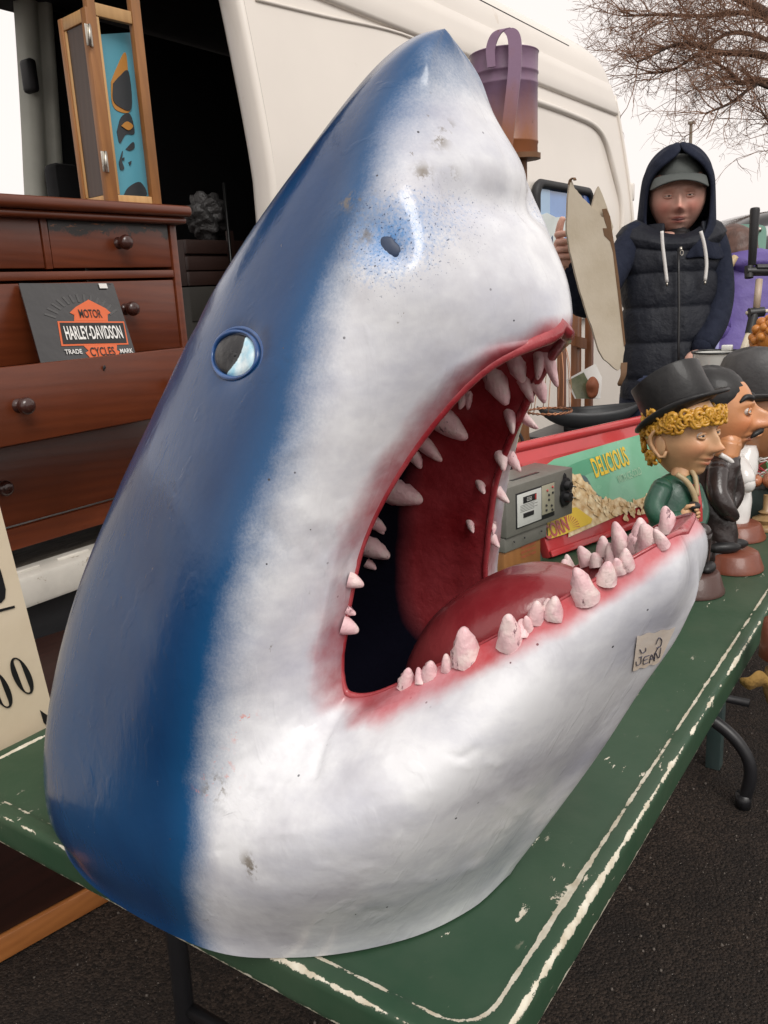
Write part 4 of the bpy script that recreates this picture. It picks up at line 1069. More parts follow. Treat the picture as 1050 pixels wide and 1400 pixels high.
for py in (48, 221):
    q = at(121 if py < 100 else 143, py, 1, CY+.078); bm = BM(); tube(bm, [(q[0]-.001, CY+.074, q[2]-.028), (q[0]+.004, CY+.074, q[2]+.028)], .0035, 8); box(bm, (q[0]-.010, CY+.0765, q[2]-.028), (q[0]+.012, CY+.079, q[2]+.028), .001); obj('hinge', bm, M_STEEL, sc_)
# picture behind the right leaf: turquoise ground, dark and ochre figure shapes
pc = thing('pop_art_picture', 'turquoise picture with dark and ochre shapes, behind the wooden shutter', 'picture', (hx+.08, CY+.12, HZ))
PYp = CY+.115
def pp(pts, m, off=0, nm='painted_shape'): return obj(nm, plate(BM(), [at(x, y, 1, PYp-off) for x, y in pts], (0, -1, 0), .002), m, pc, sm=False)
M_TURQ = mat('turquoise_print', (.09, .33, .43), .5, var=.1, bmp=0); M_CHAR = flat('charcoal_print', (.03, .035, .04), .5); M_OCHRE = flat('ochre_print', (.50, .22, .04), .5)
pp([(137, 47), (184, 44), (206, 268), (160, 272)], M_TURQ, 0, 'board')
def wob(pts, k=2): return [tuple(q) for q in cr(np.array(pts+[pts[0]], float), 5)[:-1]]
pp(wob([(152, 112), (160, 92), (172, 72), (176, 120), (178, 152), (160, 151), (153, 138)]), M_OCHRE, .002)
pp(wob([(155, 114), (164, 104), (176, 98), (180, 148), (164, 146), (155, 136)]), M_CHAR, .004)
pp(wob([(160, 180), (166, 160), (178, 156), (184, 182), (172, 184), (164, 196)]), M_CHAR, .002)
pp(wob([(166, 172), (174, 166), (182, 172), (176, 178)]), M_OCHRE, .005)
pp(wob([(172, 204), (182, 194), (184, 202), (178, 206)]), M_CHAR, .002)
pp(wob([(163, 222), (168, 206), (167, 220), (170, 230), (165, 232)]), M_CHAR, .003)
pp(wob([(168, 216), (170, 215), (170, 219), (168, 219)]), M_CHAR, .003); pp(wob([(176, 222), (180, 220), (178, 226)]), M_CHAR, .003)
pp(wob([(168, 270), (176, 256), (192, 249), (200, 268)]), M_CHAR, .002)
# a dark board at the back of the shutter
# ================================================================ LEFT SIGN
M_SIGN = mat('sign_card', (.76, .64, .47), .6, col2=(.64, .52, .36), vscale=4, bmp=.1, wear=.74, wcol=(.25, .2, .13))
SY = Y1+.02
# leans on the back edge of the table; its right edge runs from high left to low right
q1 = at(0, 693, 1, SY); q2 = at(76, 985, 1, SY); ed = q1-q2; ed = ed/np.linalg.norm(ed)
sn = thing('price_board', 'cream board with black numerals and bar leaning against the table behind the shark', 'sign', (q2[0]-.2, SY+.01, .40))
rt = np.array([-ed[2], 0, ed[0]]) if ed[0] < 0 else np.array([ed[2], 0, -ed[0]])
if rt[0] > 0: rt = -rt
bot = q2-ed*.055; top = q2+ed*.52
obj('board', plate(BM(), [bot, bot+rt*.5, top+rt*.5, top], (0, -1, 0), .008), M_SIGN, sn, sm=False)
cc = at(27, 918, 1, SY-.002); 
M_BLK = flat('sign_black', (.012, .011, .011), .5)
def ringnum(cx, cy, w_, h_, tk, nm='numeral'):
    bm = BM(); n = 40; A, B = [], []
    for i in range(n):
        a_ = 2*pi*i/n; ox, oy = cos(a_)*w_, sin(a_)*h_; ix, iy = cos(a_)*(w_-tk*(abs(cos(a_))**.8)*1.0-.9), sin(a_)*(h_-2.2)
        A.append(bm.verts.new(Vector(at(cx+ox-oy*.42*-1*.9, cy+oy, 1, SY-.002)))); B.append(bm.verts.new(Vector(at(cx+ix-iy*.42*-1*.9, cy+iy, 1, SY-.002))))
    for i in range(n): bm.faces.new((A[i], A[(i+1) % n], B[(i+1) % n], B[i]))
    obj(nm, bm, M_BLK, sn, sm=False)
ringnum(30, 924, 13, 25, 7.5); ringnum(1, 943, 13, 25, 7.5)
obj('bar', plate(BM(), [at(x, y, 1, SY-.0015) for x, y in ((-20, 838), (20, 828), (20.5, 831), (-20, 842))], (0, -1, 0), .001), M_BLK, sn, sm=False)
obj('numeral', plate(BM(), [at(x, y, 1, SY-.0015) for x, y in ((-20, 772), (0, 777), (4, 790), (8, 806), (7, 818), (2, 824), (-6, 826), (-20, 826))], (0, -1, 0), .001), M_BLK, sn, sm=False)
obj('letter_tip', plate(BM(), [at(x, y, 1, SY-.0015) for x, y in ((55, 971), (62, 976), (70, 981), (66, 994), (60, 988))], (0, -1, 0), .001), M_BLK, sn, sm=False)

# ================================================================ low framed cabinet under the table
g0, g1 = at(0, 1308, 2, .02), at(128, 1236, 2, .02)
dv = (g1-g0); dv /= np.linalg.norm(dv); nv = np.array([dv[1], -dv[0], 0])
if nv@(-_f) < 0: nv = -nv
cb = thing('dark_cabinet', 'dark wooden cabinet with a bright orange bottom rail, on the ground under the table', 'cabinet', tuple((g0+g1)/2*np.array([1, 1, 0])))
M_RAIL = wood('orange_wood', (.42, .16, .045), (.28, .095, .025), .4, ax=0, scale=9, coat=.2); M_DARKW = wood('dark_wood', (.030, .008, .005), (.014, .005, .003), .5, ax=0, scale=6)
Mx = Matrix(((dv[0], -nv[0], 0, g0[0]), (dv[1], -nv[1], 0, g0[1]), (0, 0, 1, 0), (0, 0, 0, 1)))
Lc = np.linalg.norm(g1-g0)
for nm, lo, hi, m_ in (('rail', (-.5, 0, .004), (Lc+.45, .03, .062), M_RAIL), ('panel', (-.5, .008, .064), (Lc+.45, .03, .52), M_DARKW), ('carcass', (-.5, .031, .0), (Lc+.45, .42, .53), M_DARKW)):
    bm = BM(); box(bm, lo, hi, .004, Mx); obj(nm, bm, m_, cb, auto=40)
# ================================================================ helpers for placed things
R0 = np.array([sin(AZ), -cos(AZ), 0.0]); FH = np.array([cos(AZ), sin(AZ), 0.0]); UP = np.array([0, 0, 1.0])
def on_plane(px, py, p0, n_):
    d = ray(px, py); return CAM+d*(((np.array(p0)-CAM)@n_)/(d@n_))
def cap_tube(bm, pts, rad, n=8): return tube(bm, pts, rad, n)
def ribbon_solid(bm, pts, wdir, w_, th):
    """a strap: path pts, half width w_ along wdir, thickness th"""
    pts = [Vector(p) for p in pts]; W = Vector(wdir).normalized(); R = []
    for i, p in enumerate(pts):
        t = (pts[min(i+1, len(pts)-1)]-pts[max(i-1, 0)]).normalized(); n_ = t.cross(W).normalized()
        ww = w_[i] if hasattr(w_, '__len__') else w_
        R.append([bm.verts.new(p+W*a_*ww+n_*b2*th) for a_, b2 in ((-1, -1), (1, -1), (1, 1), (-1, 1))])
    for A, B in zip(R, R[1:]):
        for j in range(4): bm.faces.new((A[j], A[(j+1) % 4], B[(j+1) % 4], B[j]))
    bm.faces.new(R[0][::-1]); bm.faces.new(R[-1]); return bm

# ================================================================ purple can on a wooden post
M_PURP, nt, b = new('purple_rusty_paint')
tc = nd(nt, 'ShaderNodeTexCoord'); sx = nd(nt, 'ShaderNodeSeparateXYZ'); nt.links.new(tc.outputs['Object'], sx.inputs[0])
DP = 2.12
ctop = atd(689, 75, DP); ZT = ctop[2]; ZB = atd(694, 213, DP)[2]; RCN = 47*DP/FPX
f_ = nd(nt, 'ShaderNodeMapRange'); f_.inputs['From Min'].default_value = ZB+.02; f_.inputs['From Max'].default_value = ZB+.70*(ZT-ZB); nt.links.new(sx.outputs[2], f_.inputs['Value'])
fz = math_(nt, 'ADD', f_.outputs[0], math_(nt, 'MULTIPLY', math_(nt, 'SUBTRACT', noise(nt, 14, 7, .7, (1, 1, .4)), .5), .9))
c = mixc(nt, ramp(nt, fz, .1, .9), (.24, .085, .032), (.195, .115, .185)); c = mixc(nt, ramp(nt, noise(nt, 60, 6, .7), .66, .72), c, (.12, .04, .02))
nt.links.new(c, b.inputs['Base Color']); b.inputs['Roughness'].default_value = .42
nt.links.new(bump(nt, noise(nt, 40, 5), .3, .003), b.inputs['Normal'])
can = thing('metal_can', 'tall purple metal can with strap handle, rusty towards its foot, on a wooden post', 'can', (ctop[0], ctop[1], ZB))
Hc = ZT-ZB; cc = (ctop[0], ctop[1], 0)
bm = BM(); R_ = RCN
lathe(bm, [(0, ZB+.012), (R_*.9, ZB+.012), (R_*.93, ZB), (R_*.955, ZB+.004), (R_*.955, ZB+Hc*.13), (R_*.975, ZB+Hc*.14), (R_*.975, ZB+Hc*.155), (R_*.955, ZB+Hc*.165), (R_*.965, ZB+Hc*.68), (R_*.985, ZB+Hc*.69), (R_*.985, ZB+Hc*.705), (R_*.965, ZB+Hc*.715), (R_*.968, ZB+Hc*.79), (R_*.99, ZB+Hc*.80), (R_*.99, ZB+Hc*.815), (R_*.97, ZB+Hc*.825), (R_*.985, ZT-.004), (R_*1.01, ZT), (R_*.99, ZT+.002), (R_*.96, ZT-.003), (R_*.94, ZB+.02), (0, ZB+.016)], 40, cc)
obj('body', bm, M_PURP, can, auto=60)
dm = DP-RCN*.95
hp = cr(np.array([atd(672, 92, dm), atd(671, 66, dm+.0), atd(679, 46, dm-.01), atd(693, 40, dm-.02), atd(703, 52, dm-.03), atd(704, 90, dm-.035), atd(699, 140, dm-.032), atd(692, 200, dm-.02), atd(690, 225, dm-.01)]), 7)
bm = BM(); ribbon_solid(bm, hp, R0*.95-FH*.5, [.010+.006*min(1, i/25) for i in range(len(hp))], .0016); obj('handle', bm, M_PURP, can, auto=60)
M_POST = wood('brown_post', (.22, .095, .032), (.11, .045, .018), .55, ax=2, scale=10)
pp0 = atd(712, 260, DP)
post = thing('wooden_post', 'brown wooden post on a cross foot carrying the purple can', 'post', (pp0[0], pp0[1], 0))
bm = BM(); lathe(bm, [(0, 0.02), (.017, 0.02), (.017, .9), (.020, .92), (.020, .95), (.0165, .97), (.0165, ZB-.016), (.05, ZB-.014), (.05, ZB-.002), (0, ZB-.002)], 14, (pp0[0], pp0[1], 0)); obj('pole', bm, M_POST, post, auto=50)
for k, (dx, dy) in enumerate(((.22, 0), (0, .22))):
    bm = BM(); z_ = .02*k; box(bm, (pp0[0]-max(dx, .025), pp0[1]-max(dy, .025), .0+z_), (pp0[0]+max(dx, .025), pp0[1]+max(dy, .025), .019+z_), .003); obj('foot', bm, M_POST, post, auto=40)
bm = BM(); tube(bm, [(pp0[0], pp0[1], 1.335), tuple(atd(760, 425, DP-.02))], .006, 8); obj('arm', bm, M_POST, post)

# copper wire basket hanging from the post's arm
M_COP = mat('copper_wire', (.42, .20, .11), .35, metal=.8, bmp=0)
wb = thing('wire_basket', 'copper wire hanging basket with twisted rim, beside the shark jaw', 'basket', tuple(atd(752, 566, DP-.02)))
rc0 = atd(751, 562, DP-.02); rr_ = 30*DP/FPX
ringp = [rc0+np.array([cos(a_)*rr_, sin(a_)*rr_, 0]) for a_ in np.linspace(0, 2*pi, 48, endpoint=False)]
for ph in (0, pi):
    bm = BM(); tube(bm, [p+np.array([0, 0, .0022*sin(12*a_+ph)])+(p-rc0)*.02*cos(12*a_+ph) for p, a_ in zip(ringp, np.linspace(0, 2*pi, 48, endpoint=False))], .0016, 5, closed=True); obj('rim_wire', bm, M_COP, wb)
topw = atd(760, 430, DP-.02)
for a_ in np.linspace(0, 2*pi, 9, endpoint=False):
    e = rc0+np.array([cos(a_)*rr_, sin(a_)*rr_, 0]); mid_ = (e+topw)/2+np.array([cos(a_), sin(a_), 0])*rr_*.25
    bm = BM(); tube(bm, cr(np.array([e-np.array([0, 0, .002]), mid_, topw]), 5), .0010, 5); obj('wire', bm, M_COP, wb)

# ================================================================ red popcorn display panel
B0_, B1_ = at(738, 768, 2, TZ+.004), at(948, 694, 2, TZ+.004)
dd = B1_-B0_; dd[2] = 0; dd /= np.linalg.norm(dd); nh = np.array([-dd[1], dd[0], 0]); nh = nh if nh@FH > 0 else -nh
tau = radians(24); Uv = UP*cos(tau)+nh*sin(tau); Nv = np.cross(dd, Uv); Nv = Nv if Nv@FH < 0 else -Nv
def q_(x, y, off=0.0): return on_plane(x, y, B0_, Nv)+Nv*off
def uv_(x, y): p = q_(x, y)-B0_; return float(p@dd), float(p@Uv)
def pv(u1, v1, off=0.0): return B0_+dd*u1+Uv*v1+Nv*off
uT = (uv_(719, 605)[1]+uv_(884, 570)[1])/2; uL = uv_(719, 660)[0]; uR = uL+.62
M_RED = mat('red_gloss', (.52, .045, .05), .22, var=.2, vscale=5, bmp=.08, coat=.5); M_REDP = mat('red_print', (.50, .06, .06), .25, var=.15, bmp=0, coat=.4)
M_GRNP = mat('green_print', (.16, .43, .27), .25, col2=(.22, .50, .34), vscale=6, bmp=.05, coat=.5)
M_YEL = flat('yellow_print', (.80, .55, .05), .3); M_LGRN = flat('pale_green_print', (.38, .60, .42), .35); M_SLATE = flat('slate_print', (.10, .16, .17), .3)
pn = thing('popcorn_display', 'glossy red slanting display with green popcorn advert behind the shark jaw', 'display', tuple((B0_+B1_)/2))
M4 = Matrix(((dd[0], -Nv[0], Uv[0], B0_[0]), (dd[1], -Nv[1], Uv[1], B0_[1]), (dd[2], -Nv[2], Uv[2], B0_[2]), (0, 0, 0, 1)))
bm = BM(); box(bm, (uL, .001, 0), (uR, .028, uT-.012), .004, M4); obj('frame', bm, M_RED, pn, auto=40)
bm = BM(); tube(bm, [pv(uL, uT-.006, -.004), pv(uR, uT-.006, -.004)], .0125, 14); obj('top_rail', bm, M_RED, pn, auto=50)
bm = BM(); box(bm, (uL, -.006, .0), (uR, .0005, .016), .003, M4); obj('bottom_lip', bm, M_RED, pn, auto=40)
bm = BM(); box(bm, (uL+.05, .06, -.0), (uL+.07, .08, uT*.7), .002, M4)
tl_, tr_, bl_ = uv_(752, 627), uv_(893, 588), uv_(748, 738)
gt = (tl_[1]+tr_[1])/2; gb_ = (bl_[1]+uv_(893, 682)[1])/2
def patch(name, uvs, m, off): return obj(name, plate(BM(), [pv(a_, b2, off) for a_, b2 in uvs], Nv, .0006), m, pn, sm=False)
uG0 = uL+.004; uG1 = uR-.02
patch('advert_ground', [(uG0, gb_), (uG1, gb_), (uG1, gt), (uG0, gt)], M_REDP, .0010)
def pu(pts, name, m, off): return patch(name, [uv_(x, y) for x, y in pts], m, off)
pu([(748, 737), (740, 640), (757, 628), (893, 589), (960, 575), (960, 658), (893, 683)], 'green_field', M_GRNP, .0020)
pu(wob([(770, 640), (800, 628), (835, 620), (835, 634), (800, 650), (780, 668), (772, 660)]), 'swirl', flat('mid_green', (.11, .36, .22), .3), .0026)
pu(wob([(786, 650), (800, 652), (812, 672), (835, 688), (862, 690), (862, 700), (800, 700), (786, 680)]), 'slate_curve', M_SLATE, .0028)  # printed blue-grey curve behind the popcorn
def popcorn_mat():
    m, nt, b = new('popcorn_print'); v = nd(nt, 'ShaderNodeTexVoronoi'); v.inputs['Scale'].default_value = 62
    tc = nd(nt, 'ShaderNodeTexCoord'); nt.links.new(tc.outputs['Object'], v.inputs['Vector'])
    c = mixc(nt, ramp(nt, v.outputs['Distance'], .15, .75), (.90, .80, .56), (.50, .31, .13)); c = mixc(nt, ramp(nt, noise(nt, 120, 4), .4, .65), c, (.74, .56, .32))
    nt.links.new(c, b.inputs['Base Color']); b.inputs['Roughness'].default_value = .3; return m
M_POP = popcorn_mat()
pc_pts = [(776, 735), (775, 690), (779, 665), (782, 650), (792, 648), (797, 658), (806, 664), (812, 674), (812, 686), (826, 682), (836, 684), (846, 680), (854, 684), (860, 691), (868, 684), (880, 680), (893, 674), (905, 668), (960, 650), (960, 658), (893, 684)]
pu(pc_pts, 'popcorn_heap', M_POP, .0034)
random.seed(11)
for _ in range(70):       # separate kernels along the upper edge of the heap
    k = random.random(); x = 782+k*112; ytop = np.interp(x, [782, 797, 812, 826, 860, 893], [652, 660, 678, 684, 690, 676]); y = ytop+random.uniform(0, 1)**1.5*26*(1-k*.35)
    c_ = uv_(x, y); s_ = random.uniform(.006, .010); ph = random.random()*6
    patch('popcorn', [(c_[0]+s_*(1+.25*sin(3*a_+ph))*cos(a_), c_[1]+s_*(1+.25*sin(3*a_+ph))*sin(a_)) for a_ in np.linspace(0, 2*pi, 14, endpoint=False)], M_POP, .0040+random.random()*.003)
pu([(748, 738), (746, 712), (752, 700), (786, 694), (808, 710), (806, 716), (770, 731)], 'yellow_burst', M_YEL, .0050)
for k in range(9):
    a_ = radians(-10+k*13); c_ = uv_(775, 722); patch('ray', [(c_[0]+.014*cos(a_), c_[1]+.014*sin(a_)), (c_[0]+.040*cos(a_-.03), c_[1]+.030*sin(a_-.03)), (c_[0]+.040*cos(a_+.03), c_[1]+.030*sin(a_+.03))], M_REDP, .0058)
dpt = uv_(838, 640); slope = Vector(q_(900, 611)-q_(760, 665)).normalized()
def tx(s, x, y, h_, w_, m, off, **k): return text_on('lettering', s, q_(x, y, off), slope, Uv, h_, m, pn, w_, **k)
tx('DELICIOUS', 833, 632, 28*DP/FPX, 78*DP/FPX*1.05, M_YEL, .0040, bold=.02)
tx('WITH ICE-COLD', 859, 650, 11*DP/FPX, 58*DP/FPX, M_LGRN, .0040, bold=.01)
tx('CORN', 758, 723, 19*DP/FPX, 48*DP/FPX, M_REDP, .0064, bold=.03)
cd_ = uv_(908, 612)
patch('red_disc', [(cd_[0]+.046*cos(a_), cd_[1]+.046*sin(a_)) for a_ in np.linspace(0, 2*pi, 36, endpoint=False)], M_REDP, .0052)
tx('Coca-Cola', 904, 612, 13*DP/FPX, 46*DP/FPX, M_WHITE, .0066, shear=.4, bold=.01)
for sx_ in (uL+.06, uR-.08):
    foot_ = pv(sx_, uT*.72, -.03); bm = BM(); tube(bm, [foot_, (foot_[0]+nh[0]*.06, foot_[1]+nh[1]*.06, TZ)], .006, 8); obj('strut', bm, M_BLACK, pn)

# ================================================================ grey coin meter on a wooden block
M_GREY = mat('hammered_grey', (.17, .165, .145), .45, var=.2, vscale=14, bmp=.4, bscale=160, bd=.001, wear=.72, wcol=(.28, .25, .2)); M_DIAL = mat('dial_plate', (.62, .63, .60), .4, var=.1); M_DARKG = flat('dark_recess', (.02, .02, .022), .35)
A0 = at(702, 762, 2, TZ+.055)
dn = np.array([dd[0]*cos(.10)-dd[1]*sin(.10), dd[0]*sin(.10)+dd[1]*cos(.10), 0]); nm_ = np.array([dn[1], -dn[0], 0]); nm_ = nm_ if nm_@FH < 0 else -nm_
def mp_(x, y): p = on_plane(x, y, A0, nm_); return float((p-A0)@dn), float(p[2])
L0 = mp_(697, 700)[0]; Rr = mp_(783, 672)[0]; zt_ = (mp_(698, 664)[1]+mp_(784, 640)[1])/2; zm_ = (mp_(698, 735)[1]+mp_(781, 703)[1])/2; zb_ = mp_(697, 756)[1]
MM = Matrix(((dn[0], -nm_[0], 0, A0[0]), (dn[1], -nm_[1], 0, A0[1]), (0, 0, 1, 0), (0, 0, 0, 1)))
mt_ = thing('coin_meter', 'grey metal coin meter with white dial plate and black knob dial, on a wooden block', 'meter', tuple(A0))
L0 -= .012
def mbox(nm, lo, hi, m, par=None, bev=.002): bm = BM(); box(bm, lo, hi, bev, MM); return obj(nm, bm, m, par or mt_, auto=40)
mbox('case', (L0, 0, zm_), (Rr, .105, zt_), M_GREY, bev=.003)
xl_ = L0+(Rr-L0)*.62
mbox('terminal_cover', (L0+.001, .006, zb_), (xl_, .09, zm_-.001), M_GREY)
wv_ = zt_-zm_
def fr_(a_): return L0+(Rr-L0)*a_
mbox('window_recess', (fr_(.13), -.0012, zm_+wv_*.12), (fr_(.70), .002, zm_+wv_*.83), M_DARKG, bev=.0005)
dp_ = mbox('dial_plate', (fr_(.14), -.0030, zm_+wv_*.15), (fr_(.49), -.0014, zm_+wv_*.80), M_DIAL, bev=.0004)
rp_ = mbox('setting_plate', (fr_(.50), -.0028, zm_+wv_*.22), (fr_(.69), -.0014, zm_+wv_*.82), mat('cream_plate', (.42, .40, .30), .45), bev=.0004)
mbox('counter', (fr_(.22), -.0045, zm_+wv_*.60), (fr_(.41), -.0031, zm_+wv_*.73), M_DARKG, dp_, .0003); mbox('counter', (fr_(.22), -.0045, zm_+wv_*.31), (fr_(.37), -.0031, zm_+wv_*.40), M_DARKG, dp_, .0003)
mbox('red_digit', (fr_(.385), -.0052, zm_+wv_*.61), (fr_(.405), -.0046, zm_+wv_*.72), M_REDP, dp_, .0001)
def mtext(s, a_, bz, h_, w_, m, par): c = MM @ Vector((fr_(a_), -.0050, zm_+wv_*bz)); return text_on('lettering', s, c, dn, UP, h_, m, par, w_)
mtext('0350', .30, .665, wv_*.08, wv_*.16, M_WHITE, dp_)
for k in range(5): mbox('print_line', (fr_(.18), -.0034, zm_+wv_*(.44+.03*k)), (fr_(.18+.20+.05*(k % 2)), -.0031, zm_+wv_*(.447+.03*k)), M_DARKG, dp_, 0)
for a_, bz, m_ in ((.575, .70, M_REDP), (.60, .60, M_DARKG), (.66, .62, M_DARKG), (.56, .40, M_DARKG), (.64, .36, M_DARKG), (.60, .50, M_DARKG), (.655, .74, M_REDP), (.56, .30, M_DARKG), (.65, .27, M_DARKG)):
    bm = BM(); ball(bm, MM @ Vector((fr_(a_), -.004, zm_+wv_*bz)), .0028, u=8, v=6); obj('setting_knob', bm, m_, rp_)
kd = []
for i in range(28):
    a_ = 2*pi*i/28; r_ = .43+.06*sin(5*a_); kd.append(MM @ Vector((fr_(.86)+wv_*.34*r_*cos(a_), -.003, zm_+wv_*.55+wv_*.78*r_*sin(a_))))
dl = obj('knob_plate', plate(BM(), kd, nm_, .004), M_DARKG, mt_, sm=False)
for bz, rr1 in ((.68, .018), (.44, .021)):
    bm = BM(); lathe(bm, [(0, .016), (rr1*.5, .015), (rr1*.62, .004), (rr1, .003), (rr1, 0)], 18, MM @ Vector((fr_(.86), -.0032, zm_+wv_*bz)), frame(nm_).to_4x4()); obj('dial_knob', bm, M_BLACK, dl, auto=40)
    bm = BM(); c_ = MM @ Vector((fr_(.87), -.021, zm_+wv_*bz)); tube(bm, [c_, MM @ Vector((fr_(.93), -.020, zm_+wv_*(bz-.05)))], .0018, 6); obj('pointer', bm, M_STEEL, dl)
for a_ in (.25, .5, .1):
    bm = BM(); ball(bm, MM @ Vector((fr_(a_), -.001, zm_-.012)), .0022, u=8, v=6); obj('screw', bm, M_DARKG, mt_)
mbox('slot_plate', (fr_(.25), .03, zt_+.0002), (fr_(.65), .038, zt_+.0012), M_DARKG, bev=.0002)
for k in range(3):
    c_ = MM @ Vector(((L0+xl_)/2+.008, .0055, zm_-.036-.011*k)); text_on('lettering', ('CAUTION DISCONNECT', 'BEFORE REMOVING', 'THIS COVER')[k], c_, dn, UP, .0055, M_REDP, mt_, .055)
tb = thing('wooden_block', 'orange brown wooden block under the grey coin meter', 'block', tuple(A0))
bm = BM(); box(bm, (L0+.004, .01, TZ+.0005), (fr_(.55), .095, zb_-.001), .003, MM); obj('block', bm, M_PINE, tb, auto=40); 
# black cable ring behind the meter
bm = BM(); c_ = atd(690, 612, DP-.09); tube(bm, [c_+R0*.045*cos(a_)+UP*.05*sin(a_) for a_ in np.linspace(0, 2*pi, 28, endpoint=False)], .004, 6, closed=True)
bmz = None
tag(obj('cable_loop', bm, M_RUB), 'black cable loop hung on the post behind the coin meter', 'cable')

# ================================================================ stool, dark tray, photo card, chair behind the table
sc0 = atd(806, 556, 2.80)
ZSx = sc0[2]-.02
M_TRAY = mat('dark_grey_tray', (.055, .058, .062), .5, var=.3, bmp=.15)
stl = thing('stool', 'dark painted stool behind the popcorn display', 'stool', (sc0[0], sc0[1], 0))
sz_ = atd(800, 590, 2.8)[2]
bm = BM(); box(bm, (sc0[0]-.17, sc0[1]-.17, sz_-.03), (sc0[0]+.17, sc0[1]+.17, sz_), .006); obj('seat', bm, M_DARKG, stl, auto=40)
for dx in (-.14, .14):
    for dy in (-.14, .14): bm = BM(); tube(bm, [(sc0[0]+dx, sc0[1]+dy, sz_-.03), (sc0[0]+dx*1.15, sc0[1]+dy*1.15, 0)], .014, 8); obj('leg', bm, M_DARKG, stl)
tr = thing('boat_shaped_tray', 'dark grey boat shaped tray with pointed end behind the popcorn display', 'tray', (sc0[0], sc0[1], sz_))
n, rows = 24, []
for i in range(n+1):
    t = -1+2*i/n; wv1 = (1-abs(t)**2.6); row = []
    for j in range(17):
        a_ = pi*j/16; x_ = t*.175; y_ = -cos(a_)*.085*wv1; z_ = -sin(a_)*.062*wv1**.7+.018*t*t
        row.append(sc0+R0*x_+FH*y_+UP*(z_-.01+.062*.0))
    rows.append(row)
P = np.array(rows); me = gridmesh('hull', P); o = meshob('hull', me, M_TRAY, tr); md = o.modifiers.new('so', 'SOLIDIFY'); md.thickness = .006
zmin = float(P[..., 2].min()); 
for sx_ in (-.05, .05): bm = BM(); c_ = sc0+R0*sx_; box(bm, (c_[0]-.02, c_[1]-.03, sz_), (c_[0]+.02, c_[1]+.03, zmin+.012), .003); obj('foot', bm, M_DARKG, tr, auto=40)
def card(name, label, cat, pts, D, m, th, patches=()):
    q = [atd(x, y, D) for x, y in pts]; n_ = -_f; t = thing(name, label, cat, tuple(q[2]))
    obj('card', plate(BM(), q, n_, th), m, t, sm=False)
    for pts2, m2 in patches: obj('print', plate(BM(), [atd(x, y, D-.0015) for x, y in pts2], n_, .0008), m2, t, sm=False)
    return t
card('photo_card', 'small white photo card with a dark green landscape behind the grey tray', 'card', [(774, 519), (814, 497), (823, 516), (821, 545), (786, 545)], 2.78, M_WHITE, .004, [([(777, 520), (798, 509), (806, 524), (812, 545), (788, 545)], mat('dark_green_photo', (.10, .12, .06), .3, col2=(.20, .20, .12), vscale=30))])
bm = BM(); g = bmesh.ops.create_icosphere(bm, subdivisions=3, radius=1)
c_ = atd(810, 530, 2.76)
for v in g['verts']: v.co = Vector(c_)+Vector((v.co.x*.024*(1+.25*sin(v.co.z*5)), v.co.y*.02, v.co.z*.036))
tag(obj('clay_ornament', bm, mat('orange_clay', (.34, .11, .05), .6)), 'small orange clay ornament leaning on the photo card', 'ornament')
chd = 3.25
ch = thing('wooden_chair', 'orange brown wooden chair standing against the van behind the board', 'chair', tuple(atd(792, 600, chd)*np.array([1, 1, 0])))
M_CH = wood('chair_wood', (.30, .115, .04), (.18, .06, .02), .45, ax=2, scale=9, coat=.2)
for px_, w_, dd_ in ((788, .022, 0), (806, .014, .04), (768, .018, .16)):
    q = atd(px_, 428, chd+dd_); bm = BM(); box(bm, (q[0]-w_, q[1]-.014, 0), (q[0]+w_, q[1]+.014, q[2]), .004); obj('post', bm, M_CH, ch, auto=40)
bm = BM(); ribbon_solid(bm, cr(np.array([atd(755, 450, chd+.10), atd(772, 456, chd+.03), atd(786, 466, chd-.02), atd(800, 470, chd+.02)]), 4), UP, .020, .008); obj('back_rail', bm, M_CH, ch, auto=40)
q = atd(792, 520, chd); bm = BM(); box(bm, (q[0]-.2, q[1]-.18, .44), (q[0]+.2, q[1]+.2, .47), .006); obj('seat', bm, M_CH, ch, auto=40)
for dx in (-.17, .17): bm = BM(); box(bm, (q[0]+dx-.018, q[1]-.16, 0), (q[0]+dx+.018, q[1]-.13, .439), .003); obj('leg', bm, M_CH, ch, auto=40)

